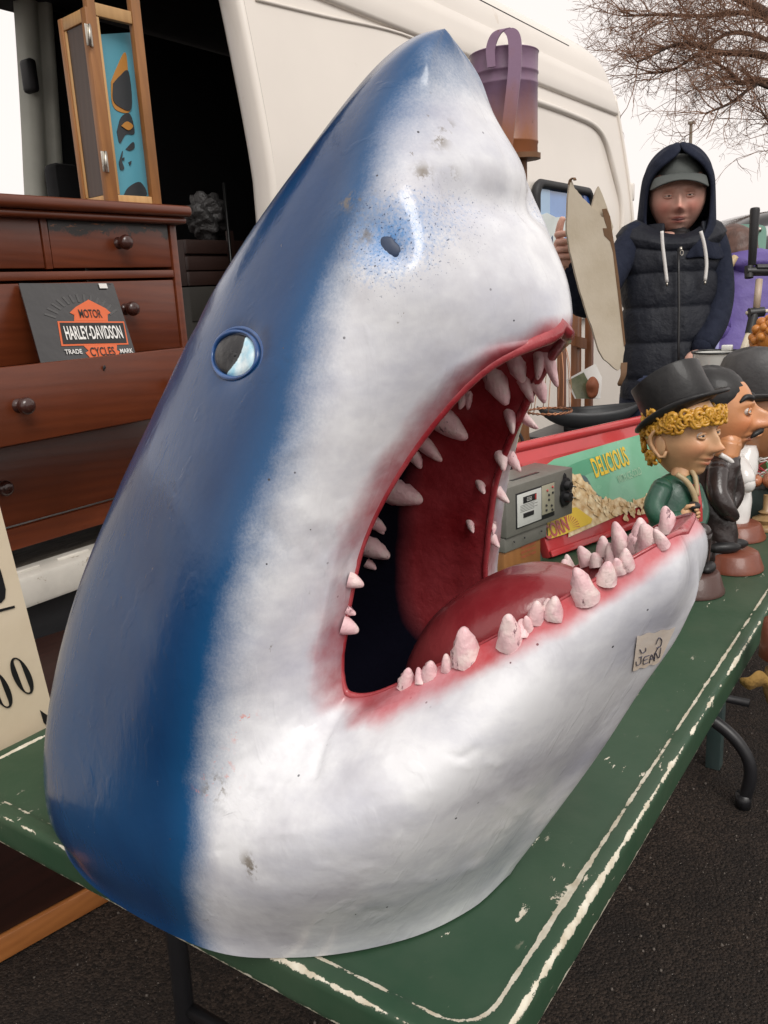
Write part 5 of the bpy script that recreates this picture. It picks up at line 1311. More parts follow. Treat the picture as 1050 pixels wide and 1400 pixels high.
# ================================================================ heads: one function for the seller and the figurines
def head_mesh(name, c, face, up, s=1.0, nose=1.0, chin=1.0, smile=0.0, wide=1.0, nose_down=0.0, lip=1.0, cheek=1.0, jaw=1.0):
    """a sculpted head; local axes x across, y forward, z up; c is the point between the eyes, halfway into the skull"""
    y_ = Vector(face).normalized(); z_ = Vector(up); z_ = (z_-y_*z_.dot(y_)).normalized(); x_ = y_.cross(z_)
    nu, nv = 128, 96; P = np.zeros((nv+1, nu+1, 3)); lipA = np.zeros((nv+1, nu+1)); brow = lipA.copy(); stub = lipA.copy()
    g = lambda a_, w1: np.exp(-(a_/w1)**2)
    th = np.linspace(0, pi, nv+1)[:, None]; ph = np.linspace(0, 2*pi, nu+1)[None, :]
    ph = ph+.32*np.sin(ph-pi/2+pi)*0
    X = np.sin(th)*np.cos(ph); Y = np.sin(th)*np.sin(ph); Z = np.cos(th)+0*ph
    x = X*.076*wide; y = Y*.094; z = Z*.118
    low = np.clip((-z-.02)/.09, 0, 1)
    x *= 1-.30*low**1.3/jaw; y = np.where(y < 0, y*(1-.25*low), y*(1-.04*low))
    f = np.clip(Y*2.2, 0, 1); ax = np.abs(x)
    d = .004*g(z-.06, .04)
    d = d+nose*(.027*g(x, .0115)*g(z+.036, .012)+.018*g(x, .0085)*g(z+.016, .022)+.010*g(ax-.011, .007)*g(z+.040, .009))
    d = d-.011*g(ax-.030, .015)*g(z-.000, .012)+.006*g(ax-.028, .022)*g(z-.021, .008)
    d = d+lip*(.0085*g(x, .024)*g(z+.0635-smile*ax*.25, .0055)+.0090*g(x, .020)*g(z+.0765-smile*ax*.25, .0060)-.0055*g(x, .027)*g(z+.0700-smile*ax*.30, .0018))
    d = d+chin*.012*g(x, .022)*g(z+.102, .016)+cheek*(.007*g(ax-.043, .020)*g(z+.034, .022))-.003*g(ax-.030, .007)*g(z+.060, .02)
    y = y+d*f
    z = z-nose_down*f*.012*g(x, .014)*g(z+.038, .014)
    P = np.stack([x, y, z], -1)*s
    W = P[..., 0:1]*np.array(x_)+P[..., 1:2]*np.array(y_)+P[..., 2:3]*np.array(z_)+np.array(c)
    me = gridmesh(name, W)
    lipA = np.clip((g(x, .026)*(g(z+.0640-smile*ax*.25, .0045)+g(z+.0760-smile*ax*.25, .0052)))*1.6-.5, 0, 1)*f
    flush = np.clip(g(ax-.043, .024)*g(z+.034, .026)+g(x, .012)*g(z+.04, .014), 0, 1)*f
    stub = np.clip(g(z+.09, .035)-.6*g(x, .03)*g(z+.07, .012), 0, 1)*np.clip(Y*2+.6, 0, 1)
    add_attr(me, 'lip', lipA); add_attr(me, 'flush', flush); add_attr(me, 'stubble', stub)
    def loc(a_, b2, c2): return Vector(c)+(x_*a_+y_*b2+z_*c2)*s
    return me, loc, (x_, y_, z_)
def skin(name, base, flush, lip, stub, rough=.5, sss=0.1, shine=0):
    m, nt, b = new(name)
    c = mixc(nt, ramp(nt, noise(nt, 30, 5, .6), .35, .7), base, tuple(v*.82 for v in base))
    c = mixc(nt, math_(nt, 'MULTIPLY', attr(nt, 'flush').outputs['Fac'], .75), c, flush)
    c = mixc(nt, math_(nt, 'MULTIPLY', attr(nt, 'stubble').outputs['Fac'], stub[0]), c, stub[1])
    c = mixc(nt, attr(nt, 'lip').outputs['Fac'], c, lip)
    nt.links.new(c, b.inputs['Base Color']); b.inputs['Roughness'].default_value = rough; b.inputs['Coat Weight'].default_value = shine
    nt.links.new(bump(nt, noise(nt, 220, 4), .25, .001), b.inputs['Normal']); return m
M_EYEW = flat('eye_white', (.62, .58, .54), .25); M_IRIS = flat('eye_iris', (.03, .02, .015), .2)
def eyes(loc, ax_, s, parent, lidm, open_=1.0, z=0.0, look=0.0, big=1.0):
    x_, y_, z_ = ax_
    for sd in (-1, 1):
        c = loc(sd*.030, .0765, z); M_ = Matrix((x_, y_, z_)).transposed()
        bm = BM(); ball(bm, c, .0125*s*big, .0115*s, .0115*s*open_, M_, 16, 12); e = obj('eye', bm, M_EYEW, parent)
        bm = BM(); ball(bm, c+(x_*look+y_*.0075)*s, .0052*s*big, .0048*s, .0052*s, M_, 12, 8); obj('iris', bm, M_IRIS, e)
        for zz, k in ((.0070*open_, 1), (-.0078*open_, -1)):
            bm = BM(); tube(bm, [c+(x_*a_+y_*(.0105-abs(a_)*.32)+z_*(zz*(1-(a_/.0175)**2)))*s for a_ in np.linspace(-.0165, .0165, 9)], [s*r_ for r_ in (.001, .0022, .003, .0034, .0034, .0034, .003, .0022, .001)], 6); obj('eyelid', bm, lidm, parent)
def ear(loc, ax_, s, parent, m, sides=(-1, 1), big=1.0, out=0.0):
    x_, y_, z_ = ax_
    for sd in sides:
        bm = BM(); c = loc(sd*(.074+out), -.004, -.022)
        pts = [(0, .012, .022), (.006, .004, .032), (.011, -.010, .033), (.013, -.020, .020), (.011, -.021, .004), (.007, -.014, -.012), (.003, -.004, -.026), (0, .006, -.024), (0, .011, -.012)]
        P_ = [c+(x_*sd*a_+y_*b2+z_*c2)*s*big for a_, b2, c2 in pts]; tube(bm, P_, [.003*s*big]+[.0042*s*big]*7+[.003*s*big], 8)
        bmesh.ops.create_icosphere(bm, subdivisions=2, radius=1, matrix=Matrix.Translation(c+(x_*sd*.003-y_*.003)*s)@(Matrix((x_*.004*s*big, y_*.014*s*big, z_*.024*s*big)).transposed().to_4x4()))
        obj('ear', bm, m, parent)
# ================================================================ figurines
M_TERR = mat('terracotta', (.20, .058, .030), .42, col2=(.15, .04, .022), vscale=12, bmp=.3, bscale=70, wear=.74, wcol=(.5, .4, .32), wscale=40, coat=.15)
M_TERD = mat('dark_brown_base', (.065, .028, .022), .45, bmp=.3, coat=.15)
M_HATB = mat('black_hat_paint', (.009, .009, .010), .45, spec=.3, col2=(.024, .023, .023), vscale=18, bmp=.35, bscale=30, bd=.004, coat=.1)
M_SK1 = skin('figurine_skin', (.62, .36, .19), (.66, .28, .15), (.45, .12, .07), (0, (.3, .2, .1)), .42, shine=.15)
M_SK2 = skin('tan_figurine_skin', (.60, .27, .12), (.62, .21, .09), (.48, .13, .07), (.35, (.26, .13, .08)), .36, shine=.25)
M_CURL = mat('golden_curls', (.62, .33, .035), .38, col2=(.42, .19, .015), vscale=40, bmp=.3, coat=.25)
M_GCOAT = mat('green_coat_paint', (.018, .085, .050), .40, col2=(.012, .05, .035), vscale=20, bmp=.4, bscale=25, bd=.006, coat=.15)
M_SUIT = mat('dark_suit_paint', (.020, .014, .014), .30, col2=(.034, .022, .020), vscale=18, bmp=.5, bscale=22, bd=.008, coat=.3)
M_CREAM = mat('cream_paint', (.48, .36, .20), .45, bmp=.3)
M_WPORC = mat('white_glaze', (.70, .68, .66), .22, var=.05, bmp=.1, coat=.4); M_GOLD = mat('gold_paint', (.35, .20, .05), .35, metal=.4)
FACE = Vector((0.06, -1, 0)).normalized()
def base_disc(par, c, r_, m, h=.042):
    bm = BM(); lathe(bm, [(0, h), (r_*.74, h), (r_*.82, h-.003), (r_*.97, .008), (r_, .004), (r_, 0), (0, 0)], 36, (c[0], c[1], TZ), sy=1.0); return obj('base', bm, m, par, auto=60)
def loft(name, secs, m, par, n=28, it=5, fold=0.0, seed=0, ax=(R0, FH)):
    """secs: centre point, half width, half depth; rings lie level"""
    K = cr(np.array([list(c)+[a_, b2] for c, a_, b2 in secs]), it); P = []
    for i, k in enumerate(K):
        row = []
        for j in range(n+1):
            a_ = 2*pi*j/n; q = 1+fold*sin(3*a_+i*.55+seed)*sin(i*.8+seed*2+a_)
            row.append(k[:3]+np.array(ax[0])*cos(a_)*k[3]*q+np.array(ax[1])*sin(a_)*k[4]*q)
        P.append(row)
    P = [[K[0][:3]]*(n+1)]+P+[[K[-1][:3]]*(n+1)]
    return meshob(name, gridmesh(name, np.array(P)), m, par)
def limb(name, pts, rad, m, par, n=12, it=5):
    K = cr(np.array([list(p)+[r_] for p, r_ in zip(pts, rad)]), it); bm = BM(); tube(bm, [k[:3] for k in K], [k[3] for k in K], n); 
    for e in (K[0], K[-1]): ball(bm, e[:3], e[3]*.99, u=10, v=8)
    return obj(name, bm, m, par)
def small_hand(par, c, d, up, s, m):
    """a palm and five bent fingers of unequal length"""
    d = Vector(d).normalized(); u = Vector(up); u = (u-d*u.dot(d)).normalized(); w_ = d.cross(u); c = Vector(c)
    bm = BM(); ball(bm, c, .020*s, .013*s, .024*s, Matrix((d, w_, u)).transposed(), 12, 8)
    for k, (off, ln) in enumerate(((.017, .020), (.006, .024), (-.005, .023), (-.016, .018))):
        p0 = c+u*off*s+d*.010*s; p1 = p0+d*ln*.75*s+w_*.006*s; p2 = p1+(d*.35+w_*1.0).normalized()*ln*.6*s; p3 = p2+(w_*.5-d*.8).normalized()*ln*.45*s
        tube(bm, [p0, p1, p2, p3], [.0068*s, .0066*s, .0060*s, .0045*s], 8)
    p0 = c+u*.014*s-d*.004*s; tube(bm, [p0, p0+(u*.8+d*.5)*.018*s+w_*.006*s, p0+(u*.8+d*1.3)*.022*s+w_*.016*s], [.0075*s, .007*s, .0052*s], 8)
    return obj('hand', bm, m, par)

# --- figurine one: golden curls, battered top hat, green coat
D1 = 1.80
b1 = at(944, 806, 2, TZ)
D1 = float((b1-CAM)@_f)
fig1 = thing('figurine', 'caricature figurine in black top hat with golden curls and green coat', 'figurine', (b1[0], b1[1], TZ), 'caricature figurines on the green table')
base_disc(fig1, b1, .066, M_TERD)
s1 = D1/FPX
hc = atd(931, 591, D1)
HS1 = 126*s1/.236
me, loc, axs = head_mesh('head', hc, FACE+Vector((-.42, 0, .05)), (0, .06, 1), HS1, nose=1.0, chin=1.1, smile=.9, wide=1.0, cheek=1.7)
hd = meshob('head', me, M_SK1, fig1); eyes(loc, axs, HS1, hd, M_SK1, .8, look=.002); ear(loc, axs, HS1, hd, M_SK1, big=1.15)
for sd in (-1, 1):
    bm = BM(); tube(bm, [loc(sd*(.016+.030*t), .090-.03*t*t, .024+.010*sin(t*pi)) for t in np.linspace(0, 1, 7)], [HS1*v for v in (.0015, .0025, .003, .003, .0025, .002, .001)], 6); obj('eyebrow', bm, M_CURL, hd)
bm = BM(); random.seed(5)
for _ in range(300):
    a_ = random.uniform(-pi, pi); z = random.uniform(-.085, .066)
    front = sin(a_) > .15
    if front and z < .030+.016*random.random(): continue
    if not front and z < -.055+.0*z and random.random() < .3: continue
    if abs(sin(a_)) < .33 and abs(cos(a_)) > .6 and -.055 < z < .012 : continue
    kx, ky = cos(a_), sin(a_); rr = sqrt(max(0.05, 1-(z/.125)**2)); p = loc(kx*.082*rr, ky*(.106 if ky > 0 else .098)*rr, z)
    nrm = (axs[0]*kx+axs[1]*ky).normalized(); t1 = nrm.cross(Vector((0, 0, 1))).normalized(); t2 = nrm.cross(t1)
    r_ = random.uniform(.008, .0125)*HS1; ph = random.random()*6; dr = random.choice((-1, 1))
    tube(bm, [p+t1*cos(ph+dr*b2)*r_*(1-.05*b2)+t2*sin(ph+dr*b2)*r_*(1-.05*b2)+nrm*(.0012*b2*HS1) for b2 in np.linspace(0, 6.6, 11)], [.0035*HS1]+[.0052*HS1]*8+[.0044*HS1, .002*HS1], 6)
for _ in range(75):
    a_ = random.uniform(.0, pi); kx, ky = cos(a_), sin(a_); z = random.uniform(.020 if abs(kx) > .75 else .034, .060); p = loc(kx*.082, ky*.104, z); nrm = (axs[0]*kx+axs[1]*ky).normalized(); t1 = nrm.cross(Vector((0, 0, 1))).normalized(); t2 = nrm.cross(t1); r_ = random.uniform(.008, .012)*HS1; ph = random.random()*6
    tube(bm, [p+t1*cos(ph+b2)*r_+t2*sin(ph+b2)*r_+nrm*(.0016*b2*HS1) for b2 in np.linspace(0, 6.4, 11)], [.0035*HS1]+[.0050*HS1]*8+[.0044*HS1, .002*HS1], 6)
ball(bm, loc(0, -.012, .02), .078*HS1, .090*HS1, .098*HS1, Matrix(axs).transposed())
hr = tag(obj('hair', bm, M_CURL, fig1), kind='stuff')
# hat: tipped back, crown flaring to the top
def hat(par, brim_c, tilt_up, rb, rc1, rc2, h_, m, curl=.25, top_round=.1, brimdepth=1.15, sag=0.0):
    z_ = Vector(tilt_up).normalized(); y_ = FACE.copy(); y_ = (y_-z_*y_.dot(z_)).normalized(); x_ = y_.cross(z_); M_ = Matrix((x_, y_, z_)).transposed()
    prof = [(rc1*.90, -.004), (rc1*1.0, .0), (rc1*1.02, .004), ((rc1+rc2)/2*.985, h_*.5), (rc2, h_*(1-top_round)), (rc2*(1-top_round*.5), h_*(1-top_round*.2)), (rc2*.7, h_*1.0-sag*h_*.3), (0, h_*1.0-sag*h_)]
    bm = BM(); n = 40; rings = []
    for r_, z in prof: rings.append([bm.verts.new(Vector((r_*cos(2*pi*j/n)*.92, r_*sin(2*pi*j/n)*1.04*(1+.02*sin(3*2*pi*j/n)), z+.006*sin(2*2*pi*j/n+1)*(z/h_ if h_ else 0)))) for j in range(n)])
    for A, B in zip(rings, rings[1:]):
        for j in range(n): bm.faces.new((A[j], A[(j+1) % n], B[(j+1) % n], B[j]))
    for v in bm.verts: v.co = M_ @ v.co+Vector(brim_c)
    bmesh.ops.recalc_face_normals(bm, faces=bm.faces); o = obj('hat', bm, m, par, auto=55)
    bm = BM(); rows = []
    for r_, zo in ((rc1*.96, 0), (rc1*1.06, 0.0), ((rc1+rb)/2, .0), (rb*.97, 0), (rb, .004), (rb*.985, .008), (rb*.95, .007), ((rc1+rb)/2, .006), (rc1*1.04, .006)):
        q = (r_-rc1)/(rb-rc1) if rb > rc1 else 0; row = []
        for j in range(n): 
            a_ = 2*pi*j/n; row.append(bm.verts.new(M_ @ Vector((r_*cos(a_)*.95, r_*sin(a_)*brimdepth, zo+curl*rb*(max(q, 0)**1.6)*(cos(a_)**2)*.8-curl*rb*.25*max(q, 0)**1.5*(sin(a_)**2)))+Vector(brim_c)))
        rows.append(row)
    for A, B in zip(rows, rows[1:]):
        for j in range(n): bm.faces.new((A[j], A[(j+1) % n], B[(j+1) % n], B[j]))
    bmesh.ops.recalc_face_normals(bm, faces=bm.faces); obj('brim', bm, m, o); return o
bc = atd(932, 562, D1)
hat(fig1, bc, (0.02, .52, 1), 64*s1, 48*s1, 47*s1, 60*s1, M_HATB, curl=.20, brimdepth=1.06, top_round=.05, sag=.06)
def F1(px, py, dd_=0.0): return atd(px, py, D1+dd_)
loft('coat', [(F1(920, 815), .024, .022), (F1(922, 770), .034, .03), (F1(918, 730), .042, .034), (F1(917, 700), .046, .036), (F1(922, 670), .046, .034), (F1(930, 652), .036, .028), (F1(938, 644), .016, .016)], M_GCOAT, fig1, fold=.035, seed=1)
limb('neck', [F1(930, 655, -.004), F1(934, 635)], [.020, .022], M_SK1, fig1)
bm = BM(); tube(bm, cr(np.array([F1(925, 648, -.038), F1(940, 660, -.042), F1(950, 680, -.04), F1(952, 700, -.032)]), 5), .006, 8); tube(bm, cr(np.array([F1(945, 642, -.02), F1(951, 655, -.03), F1(953, 678, -.036)]), 5), .005, 8); obj('collar', bm, M_CREAM, fig1)
bm = BM(); tube(bm, cr(np.array([F1(951, 662, -.028), F1(955, 690, -.030), F1(956, 715, -.02)]), 5), [.007]*11, 8); obj('red_scarf', bm, M_REDP, fig1)
limb('sleeve', [F1(905, 668, -.03), F1(895, 695, -.05), F1(912, 712, -.07), F1(930, 708, -.085)], [.022, .021, .018, .015], M_GCOAT, fig1)
small_hand(fig1, F1(938, 704, -.092), Vector(R0)+Vector((0, 0, .1)), (0, 0, 1), .62, M_SK1)
bm = BM(); ball(bm, F1(949, 692, -.097), .013, .012, .009); tube(bm, [F1(949, 693, -.097), F1(949, 712, -.10)], [.004, .006], 8); obj('horn_bulb', bm, M_HATB, fig1)
limb('sleeve', [F1(948, 668, .02), F1(958, 700, .01), F1(952, 728, -.03)], [.018, .017, .013], M_GCOAT, fig1)
small_hand(fig1, F1(947, 738, -.035), Vector((0, 0, -1)), R0, .55, M_SK1)
for dx in (-.016, .018): limb('trouser_leg', [b1+R0*dx+UP*.12+FH*.0, b1+R0*dx+UP*.05], [.020, .016], M_SUIT, fig1)
for dx in (-.018, .020): bm = BM(); ball(bm, b1+R0*dx+UP*.050-FH*.012+R0*.01, .026, .014, .011); obj('shoe', bm, M_HATB, fig1)

# --- figurine two: dark suit, heavy eyebrows and moustache
b2_ = at(1001, 775, 2, TZ); D2 = float((b2_-CAM)@_f); s2 = D2/FPX
fig2 = thing('figurine', 'caricature figurine in dark suit with bushy black eyebrows and moustache', 'figurine', (b2_[0], b2_[1], TZ), 'caricature figurines on the green table')
base_disc(fig2, b2_, .064, M_TERR, .038)
hc2 = atd(979, 566, D2+.02); HS2 = 122*s2/.236
me, loc, axs = head_mesh('head', hc2, FACE+Vector((.10, 0, .12)), (0, .10, 1), HS2, nose=2.1, chin=.9, smile=.3, wide=.95, nose_down=.4, lip=1.5, jaw=1.2)
hd2 = meshob('head', me, M_SK2, fig2); eyes(loc, axs, HS2, hd2, M_SK2, .9, z=.002, big=1.0); ear(loc, axs, HS2, hd2, M_SK2)
for sd in (-1, 1):
    bm = BM(); tube(bm, cr(np.array([loc(sd*.014, .088, .022), loc(sd*.026, .090, .036), loc(sd*.040, .078, .040), loc(sd*.052, .064, .030)]), 4), [HS2*v for v in np.interp(np.linspace(0, 1, 13), [0, .3, .7, 1], [.004, .0085, .008, .003])], 8); obj('eyebrow', bm, M_HATB, hd2)
    bm = BM(); tube(bm, cr(np.array([loc(sd*.001, .108, -.052), loc(sd*.014, .106, -.054), loc(sd*.028, .092, -.060), loc(sd*.034, .082, -.068)]), 4), [HS2*v for v in np.interp(np.linspace(0, 1, 13), [0, .3, .7, 1], [.006, .0078, .0068, .002])], 8); obj('moustache', bm, M_HATB, hd2)
bm = BM(); ball(bm, loc(0, -.014, .048), .079*HS2, .094*HS2, .082*HS2, Matrix(axs).transposed(), 32, 20)
for v in bm.verts: v.co += (v.co-Vector(hc2))*.02*sin(v.co.z*400)*sin(v.co.x*300)
obj('hair', bm, M_HATB, fig2)
def F2(px, py, d_=0.0): return atd(px, py, D2+d_)
loft('suit', [(F2(988, 755), .030, .028), (F2(985, 735), .036, .034), (F2(975, 700), .046, .040), (F2(972, 665), .052, .042), (F2(980, 640), .050, .040), (F2(990, 625), .034, .03), (F2(995, 617), .016, .016)], M_SUIT, fig2, fold=.05, seed=3)
limb('neck', [F2(992, 628, -.002), F2(995, 606)], [.026, .030], M_SK2, fig2)
bm = BM(); tube(bm, cr(np.array([F2(985, 622, -.034), F2(998, 630, -.03), F2(1006, 640, -.01)]), 5), .006, 8); obj('collar', bm, M_WPORC, fig2)
limb('sleeve', [F2(982, 642, -.03), F2(980, 672, -.055), F2(992, 694, -.060), F2(1002, 705, -.05)], [.024, .022, .019, .014], M_SUIT, fig2)
limb('sleeve', [F2(1000, 645, .02), F2(1006, 675, .03), F2(995, 700, .02)], [.020, .018, .014], M_SUIT, fig2)
for dx in (-.014, .014): limb('trouser_leg', [F2(985+dx*400, 735), F2(985+dx*500, 770, dx)], [.026, .021], M_SUIT, fig2)
for k, (px_, py_) in enumerate(((990, 768), (1000, 760))): bm = BM(); c_ = F2(px_, py_, .0 if k else -.02); c_[2] = TZ+.050; ball(bm, c_, .036, .014, .013, frame((0, 0, 1), (1, 0, 0)).to_4x4().to_3x3() @ Euler((0, 0, pi/2)).to_matrix() if False else Matrix((Vector(R0), Vector(FH), Vector((0, 0, 1)))).transposed()); obj('shoe', bm, M_HATB, fig2)

# --- figurine three: dark bowler hat, white clothes
b3 = at(1006, 733, 2, TZ); D3 = float((b3-CAM)@_f); s3 = D3/FPX
fig3 = thing('figurine', 'caricature figurine in grey black bowler hat and white clothes, behind the moustached figurine', 'figurine', (b3[0], b3[1], TZ), 'caricature figurines on the green table')
base_disc(fig3, b3, .068, M_TERR, .036)
def F3(px, py, d_=0.0): return atd(px, py, D3+d_)
loft('white_clothes', [(F3(1005, 715), .030, .03), (F3(1006, 690), .036, .034), (F3(1008, 665), .034, .03), (F3(1012, 645), .040, .034), (F3(1016, 622), .036, .03), (F3(1022, 608), .02, .02)], M_WPORC, fig3, fold=.03, seed=5)
limb('sleeve', [F3(1006, 632, -.02), F3(1016, 652, -.045), F3(1020, 662, -.05)], [.026, .027, .022], M_WPORC, fig3)
bm = BM(); tube(bm, cr(np.array([F3(1007, 628, -.05), F3(1004, 650, -.052), F3(1008, 672, -.05)]), 6), .005, 8); obj('gold_braid', bm, M_GOLD, fig3)
hc3 = F3(1040, 566, .01); HS3 = 120*s3/.236
me, loc, axs = head_mesh('head', hc3, FACE+Vector((.1, 0, .05)), (0, .05, 1), HS3, nose=1.5, wide=1.1)
hd3 = meshob('head', me, M_SK2, fig3); eyes(loc, axs, HS3, hd3, M_SK2); ear(loc, axs, HS3, hd3, M_SK2)
M_BOWL = mat('grey_black_hat_paint', (.030, .030, .032), .5, col2=(.06, .058, .058), vscale=14, bmp=.5, bscale=16, bd=.008)
hat(fig3, F3(1034, 543), (.02, .08, 1), 62*s3, 50*s3, 46*s3, 64*s3, M_BOWL, curl=.12, brimdepth=1.08, top_round=.35, sag=-.02)

# ================================================================ the next stall table and what stands on it
TZ2 = .83
q0 = at(1018, 668, 2, TZ2)
t2 = thing('side_table', 'dark green side table beyond the figurines', 'table', (q0[0]+.6, q0[1]-.0, 0))
M_DG = mat('dark_green_paint', (.018, .040, .036), .5, col2=(.05, .07, .07), vscale=4)
X2 = q0[0]; 
bm = BM(); box(bm, (X2, .02, TZ2-.09), (X2+1.3, q0[1]+.10, TZ2), .006); obj('tabletop', bm, M_DG, t2, auto=40)
for x in (X2+.05, X2+1.25):
    for y in (.06, q0[1]+.05): bm = BM(); box(bm, (x-.02, y-.02, 0), (x+.02, y+.02, TZ2-.091), .003); obj('leg', bm, M_DG, t2, auto=40)
D4 = X2+.22
def onT2(px, x): 
    # point on the side table under a photo column at a given x
    best = None
    for py in np.linspace(480, 690, 300):
        p = at(px, py, 2, TZ2)
        if best is None or abs(p[0]-x) < abs(best[0]-x): best = p
    return best
M_ENAM = mat('white_enamel', (.70, .70, .67), .2, var=.06, bmp=0, coat=.5); M_RIM = flat('black_enamel_rim', (.02, .02, .02), .3)
pb = onT2(973, X2+.35); Db = float((pb-CAM)@_f); zt2 = atd(973, 476, Db)[2]; rb2 = 31*Db/FPX
en_ = thing('enamel_bucket', 'white enamel bucket with black rim behind the black top hat', 'bucket', tuple(pb))
bm = BM(); hh = zt2-TZ2; lathe(bm, [(0, .003), (rb2*.72, .001), (rb2*.76, .004), (rb2*.96, hh-.012), (rb2*1.0, hh-.006), (rb2*.93, hh-.008), (rb2*.72, .008), (0, .007)], 32, tuple(pb)); obj('body', bm, M_ENAM, en_, auto=60)
bm = BM(); tube(bm, [pb+np.array([cos(a_)*rb2*1.0, sin(a_)*rb2*1.0, hh-.004]) for a_ in np.linspace(0, 2*pi, 36, endpoint=False)], .0028, 6, closed=True); obj('rim', bm, M_RIM, en_)
bm = BM(); c_ = pb+UP*(hh*.72)-FH*rb2*.9+R0*.01; box(bm, tuple(c_-np.array([.02, .02, .012])), tuple(c_+np.array([.02, .02, .012])), .006); obj('handle_lug', bm, M_ENAM, en_, auto=40)
bm = BM(); c_ = pb+UP*(hh+.004)+R0*.03-FH*.0; box(bm, tuple(c_-np.array([.012, .014, .006])), tuple(c_+np.array([.012, .014, .010])), .003); tag(obj('white_block', bm, M_ENAM), 'small white block resting on the bucket rim', 'block')
# adjustable stand: black handle, joint and clamp on pale tubes
D5 = Db-.12
def F5(px, py, d_=0.0): return atd(px, py, D5+d_)
st = thing('adjustable_stand', 'stand of pale tubes with black upright handle and black clamps, by the purple jacket', 'stand', tuple(F5(1010, 520)))
M_BEI = mat('beige_tube', (.42, .33, .25), .4, var=.1, bmp=0); M_CRT = mat('cream_tube', (.62, .55, .42), .35, var=.1, bmp=0)
bm = BM(); lathe(bm, [(0, 0), (.010, 0), (.011, .004), (.0135, .148), (.012, .154), (.006, .156), (0, .156)], 16, tuple(F5(1028, 363)), None); obj('handle', bm, M_BLACK, st, auto=50)
bm = BM(); tube(bm, [F5(1020, 371), F5(1062, 371)], .013, 12); tube(bm, [F5(1024, 364), F5(1024, 380)], .012, 12); tube(bm, [F5(1034, 366, -.006), F5(1060, 366, -.006)], .010, 12); obj('joint', bm, M_BLACK, st, auto=50)
bm = BM(); tube(bm, [F5(1038, 382), F5(1034, 424)], .0095, 12); obj('tube', bm, M_BEI, st)
bm = BM(); tube(bm, [F5(1024, 428), F5(1044, 426)], .014, 12); tube(bm, [F5(1031, 428), F5(1025, 456)], .013, 12); obj('clamp', bm, M_BLACK, st, auto=50)
lo_ = F5(1012, 492); bm = BM(); tube(bm, [F5(1025, 455), lo_, (lo_[0]-.01, lo_[1]+.02, TZ2+.012)], .0105, 12); obj('tube', bm, M_CRT, st)
bm = BM(); tube(bm, [F5(1020, 428, .01), F5(1060, 424, .01)], .005, 8); obj('crossbar', bm, M_CRT, st)
bm = BM(); lathe(bm, [(0, .012), (.05, .010), (.055, .004), (.055, 0), (0, 0)], 24, (lo_[0]-.01, lo_[1]+.02, TZ2)); obj('foot_plate', bm, M_BLACK, st, auto=40)
# orange curly-haired figure at the edge
pc4 = onT2(1062, X2+.18); D6 = float((pc4-CAM)@_f)
oc = thing('curly_doll', 'orange curly haired doll head at the edge beside the dark bowler hat', 'doll', tuple(pc4))
M_ORC = mat('orange_curls', (.52, .20, .03), .45, col2=(.36, .12, .02), vscale=30, bmp=.3, coat=.15)
bm = BM(); cO = atd(1058, 462, D6)
for _ in range(90):
    v = Vector((random.gauss(0, 1), random.gauss(0, 1), random.gauss(0, 1))).normalized(); ball(bm, Vector(cO)+v*.052, random.uniform(.010, .015), u=10, v=8)
ball(bm, cO, .052); obj('curls', bm, M_ORC, oc)
loft('body', [(pc4+UP*.002, .05, .05), (pc4+UP*.10, .05, .045), (np.array(cO)-UP*.07, .03, .03), (np.array(cO)-UP*.03, .02, .02)], mat('ochre_cloth', (.3, .2, .08), .7), oc)
# clay foot ornament with cord, turned candlestick
q5 = at(1048, 668, 2, TZ2)
bm = BM(); loft_c = q5+UP*.022
ball(bm, loft_c+R0*.02, .055, .03, .022); ball(bm, loft_c-R0*.03, .022, .018, .016)
for k in range(4): ball(bm, loft_c-R0*.045+FH*(.018-.012*k)-UP*.004, .010, .007, .008)
tag(obj('clay_ornament', bm, mat('orange_glaze', (.46, .17, .08), .35, coat=.3)), 'orange clay foot ornament lying on the dark green side table', 'ornament')
M_CRED, M_CGRN = flat('red_cord', (.45, .05, .06), .6), flat('green_cord', (.10, .35, .14), .6)
cdt = thing('string_of_cords', 'tangled red green and white cords behind the orange clay foot', 'cord', tuple(q5+FH*.05))
random.seed(3)
for k, m_ in enumerate((M_CRED, M_CGRN, M_WPORC, M_CRED, M_WPORC)):
    pts = [q5+FH*.07+R0*random.uniform(-.04, .09)+UP*(.006+random.uniform(0, .06)) for _ in range(7)]; bm = BM(); tube(bm, cr(np.array(pts), 6), .0022, 6); obj('cord', bm, m_, cdt)
q6 = at(1046, 722, 2, TZ)
bm = BM(); r6 = .042
lathe(bm, [(0, 0), (r6, 0), (r6*1.02, .006), (r6*.95, .010), (r6*.6, .014), (r6*.7, .020), (r6*.75, .025), (r6*.5, .030), (r6*.3, .036), (r6*.42, .042), (r6*.2, .048), (r6*.2, .085), (0, .086)], 28, tuple(q6))
tag(obj('candlestick', bm, wood('pale_turned_wood', (.34, .22, .10), (.22, .13, .06), .4, ax=2, coat=.2), auto=60), 'pale turned wooden candlestick at the right end of the green table', 'candlestick')
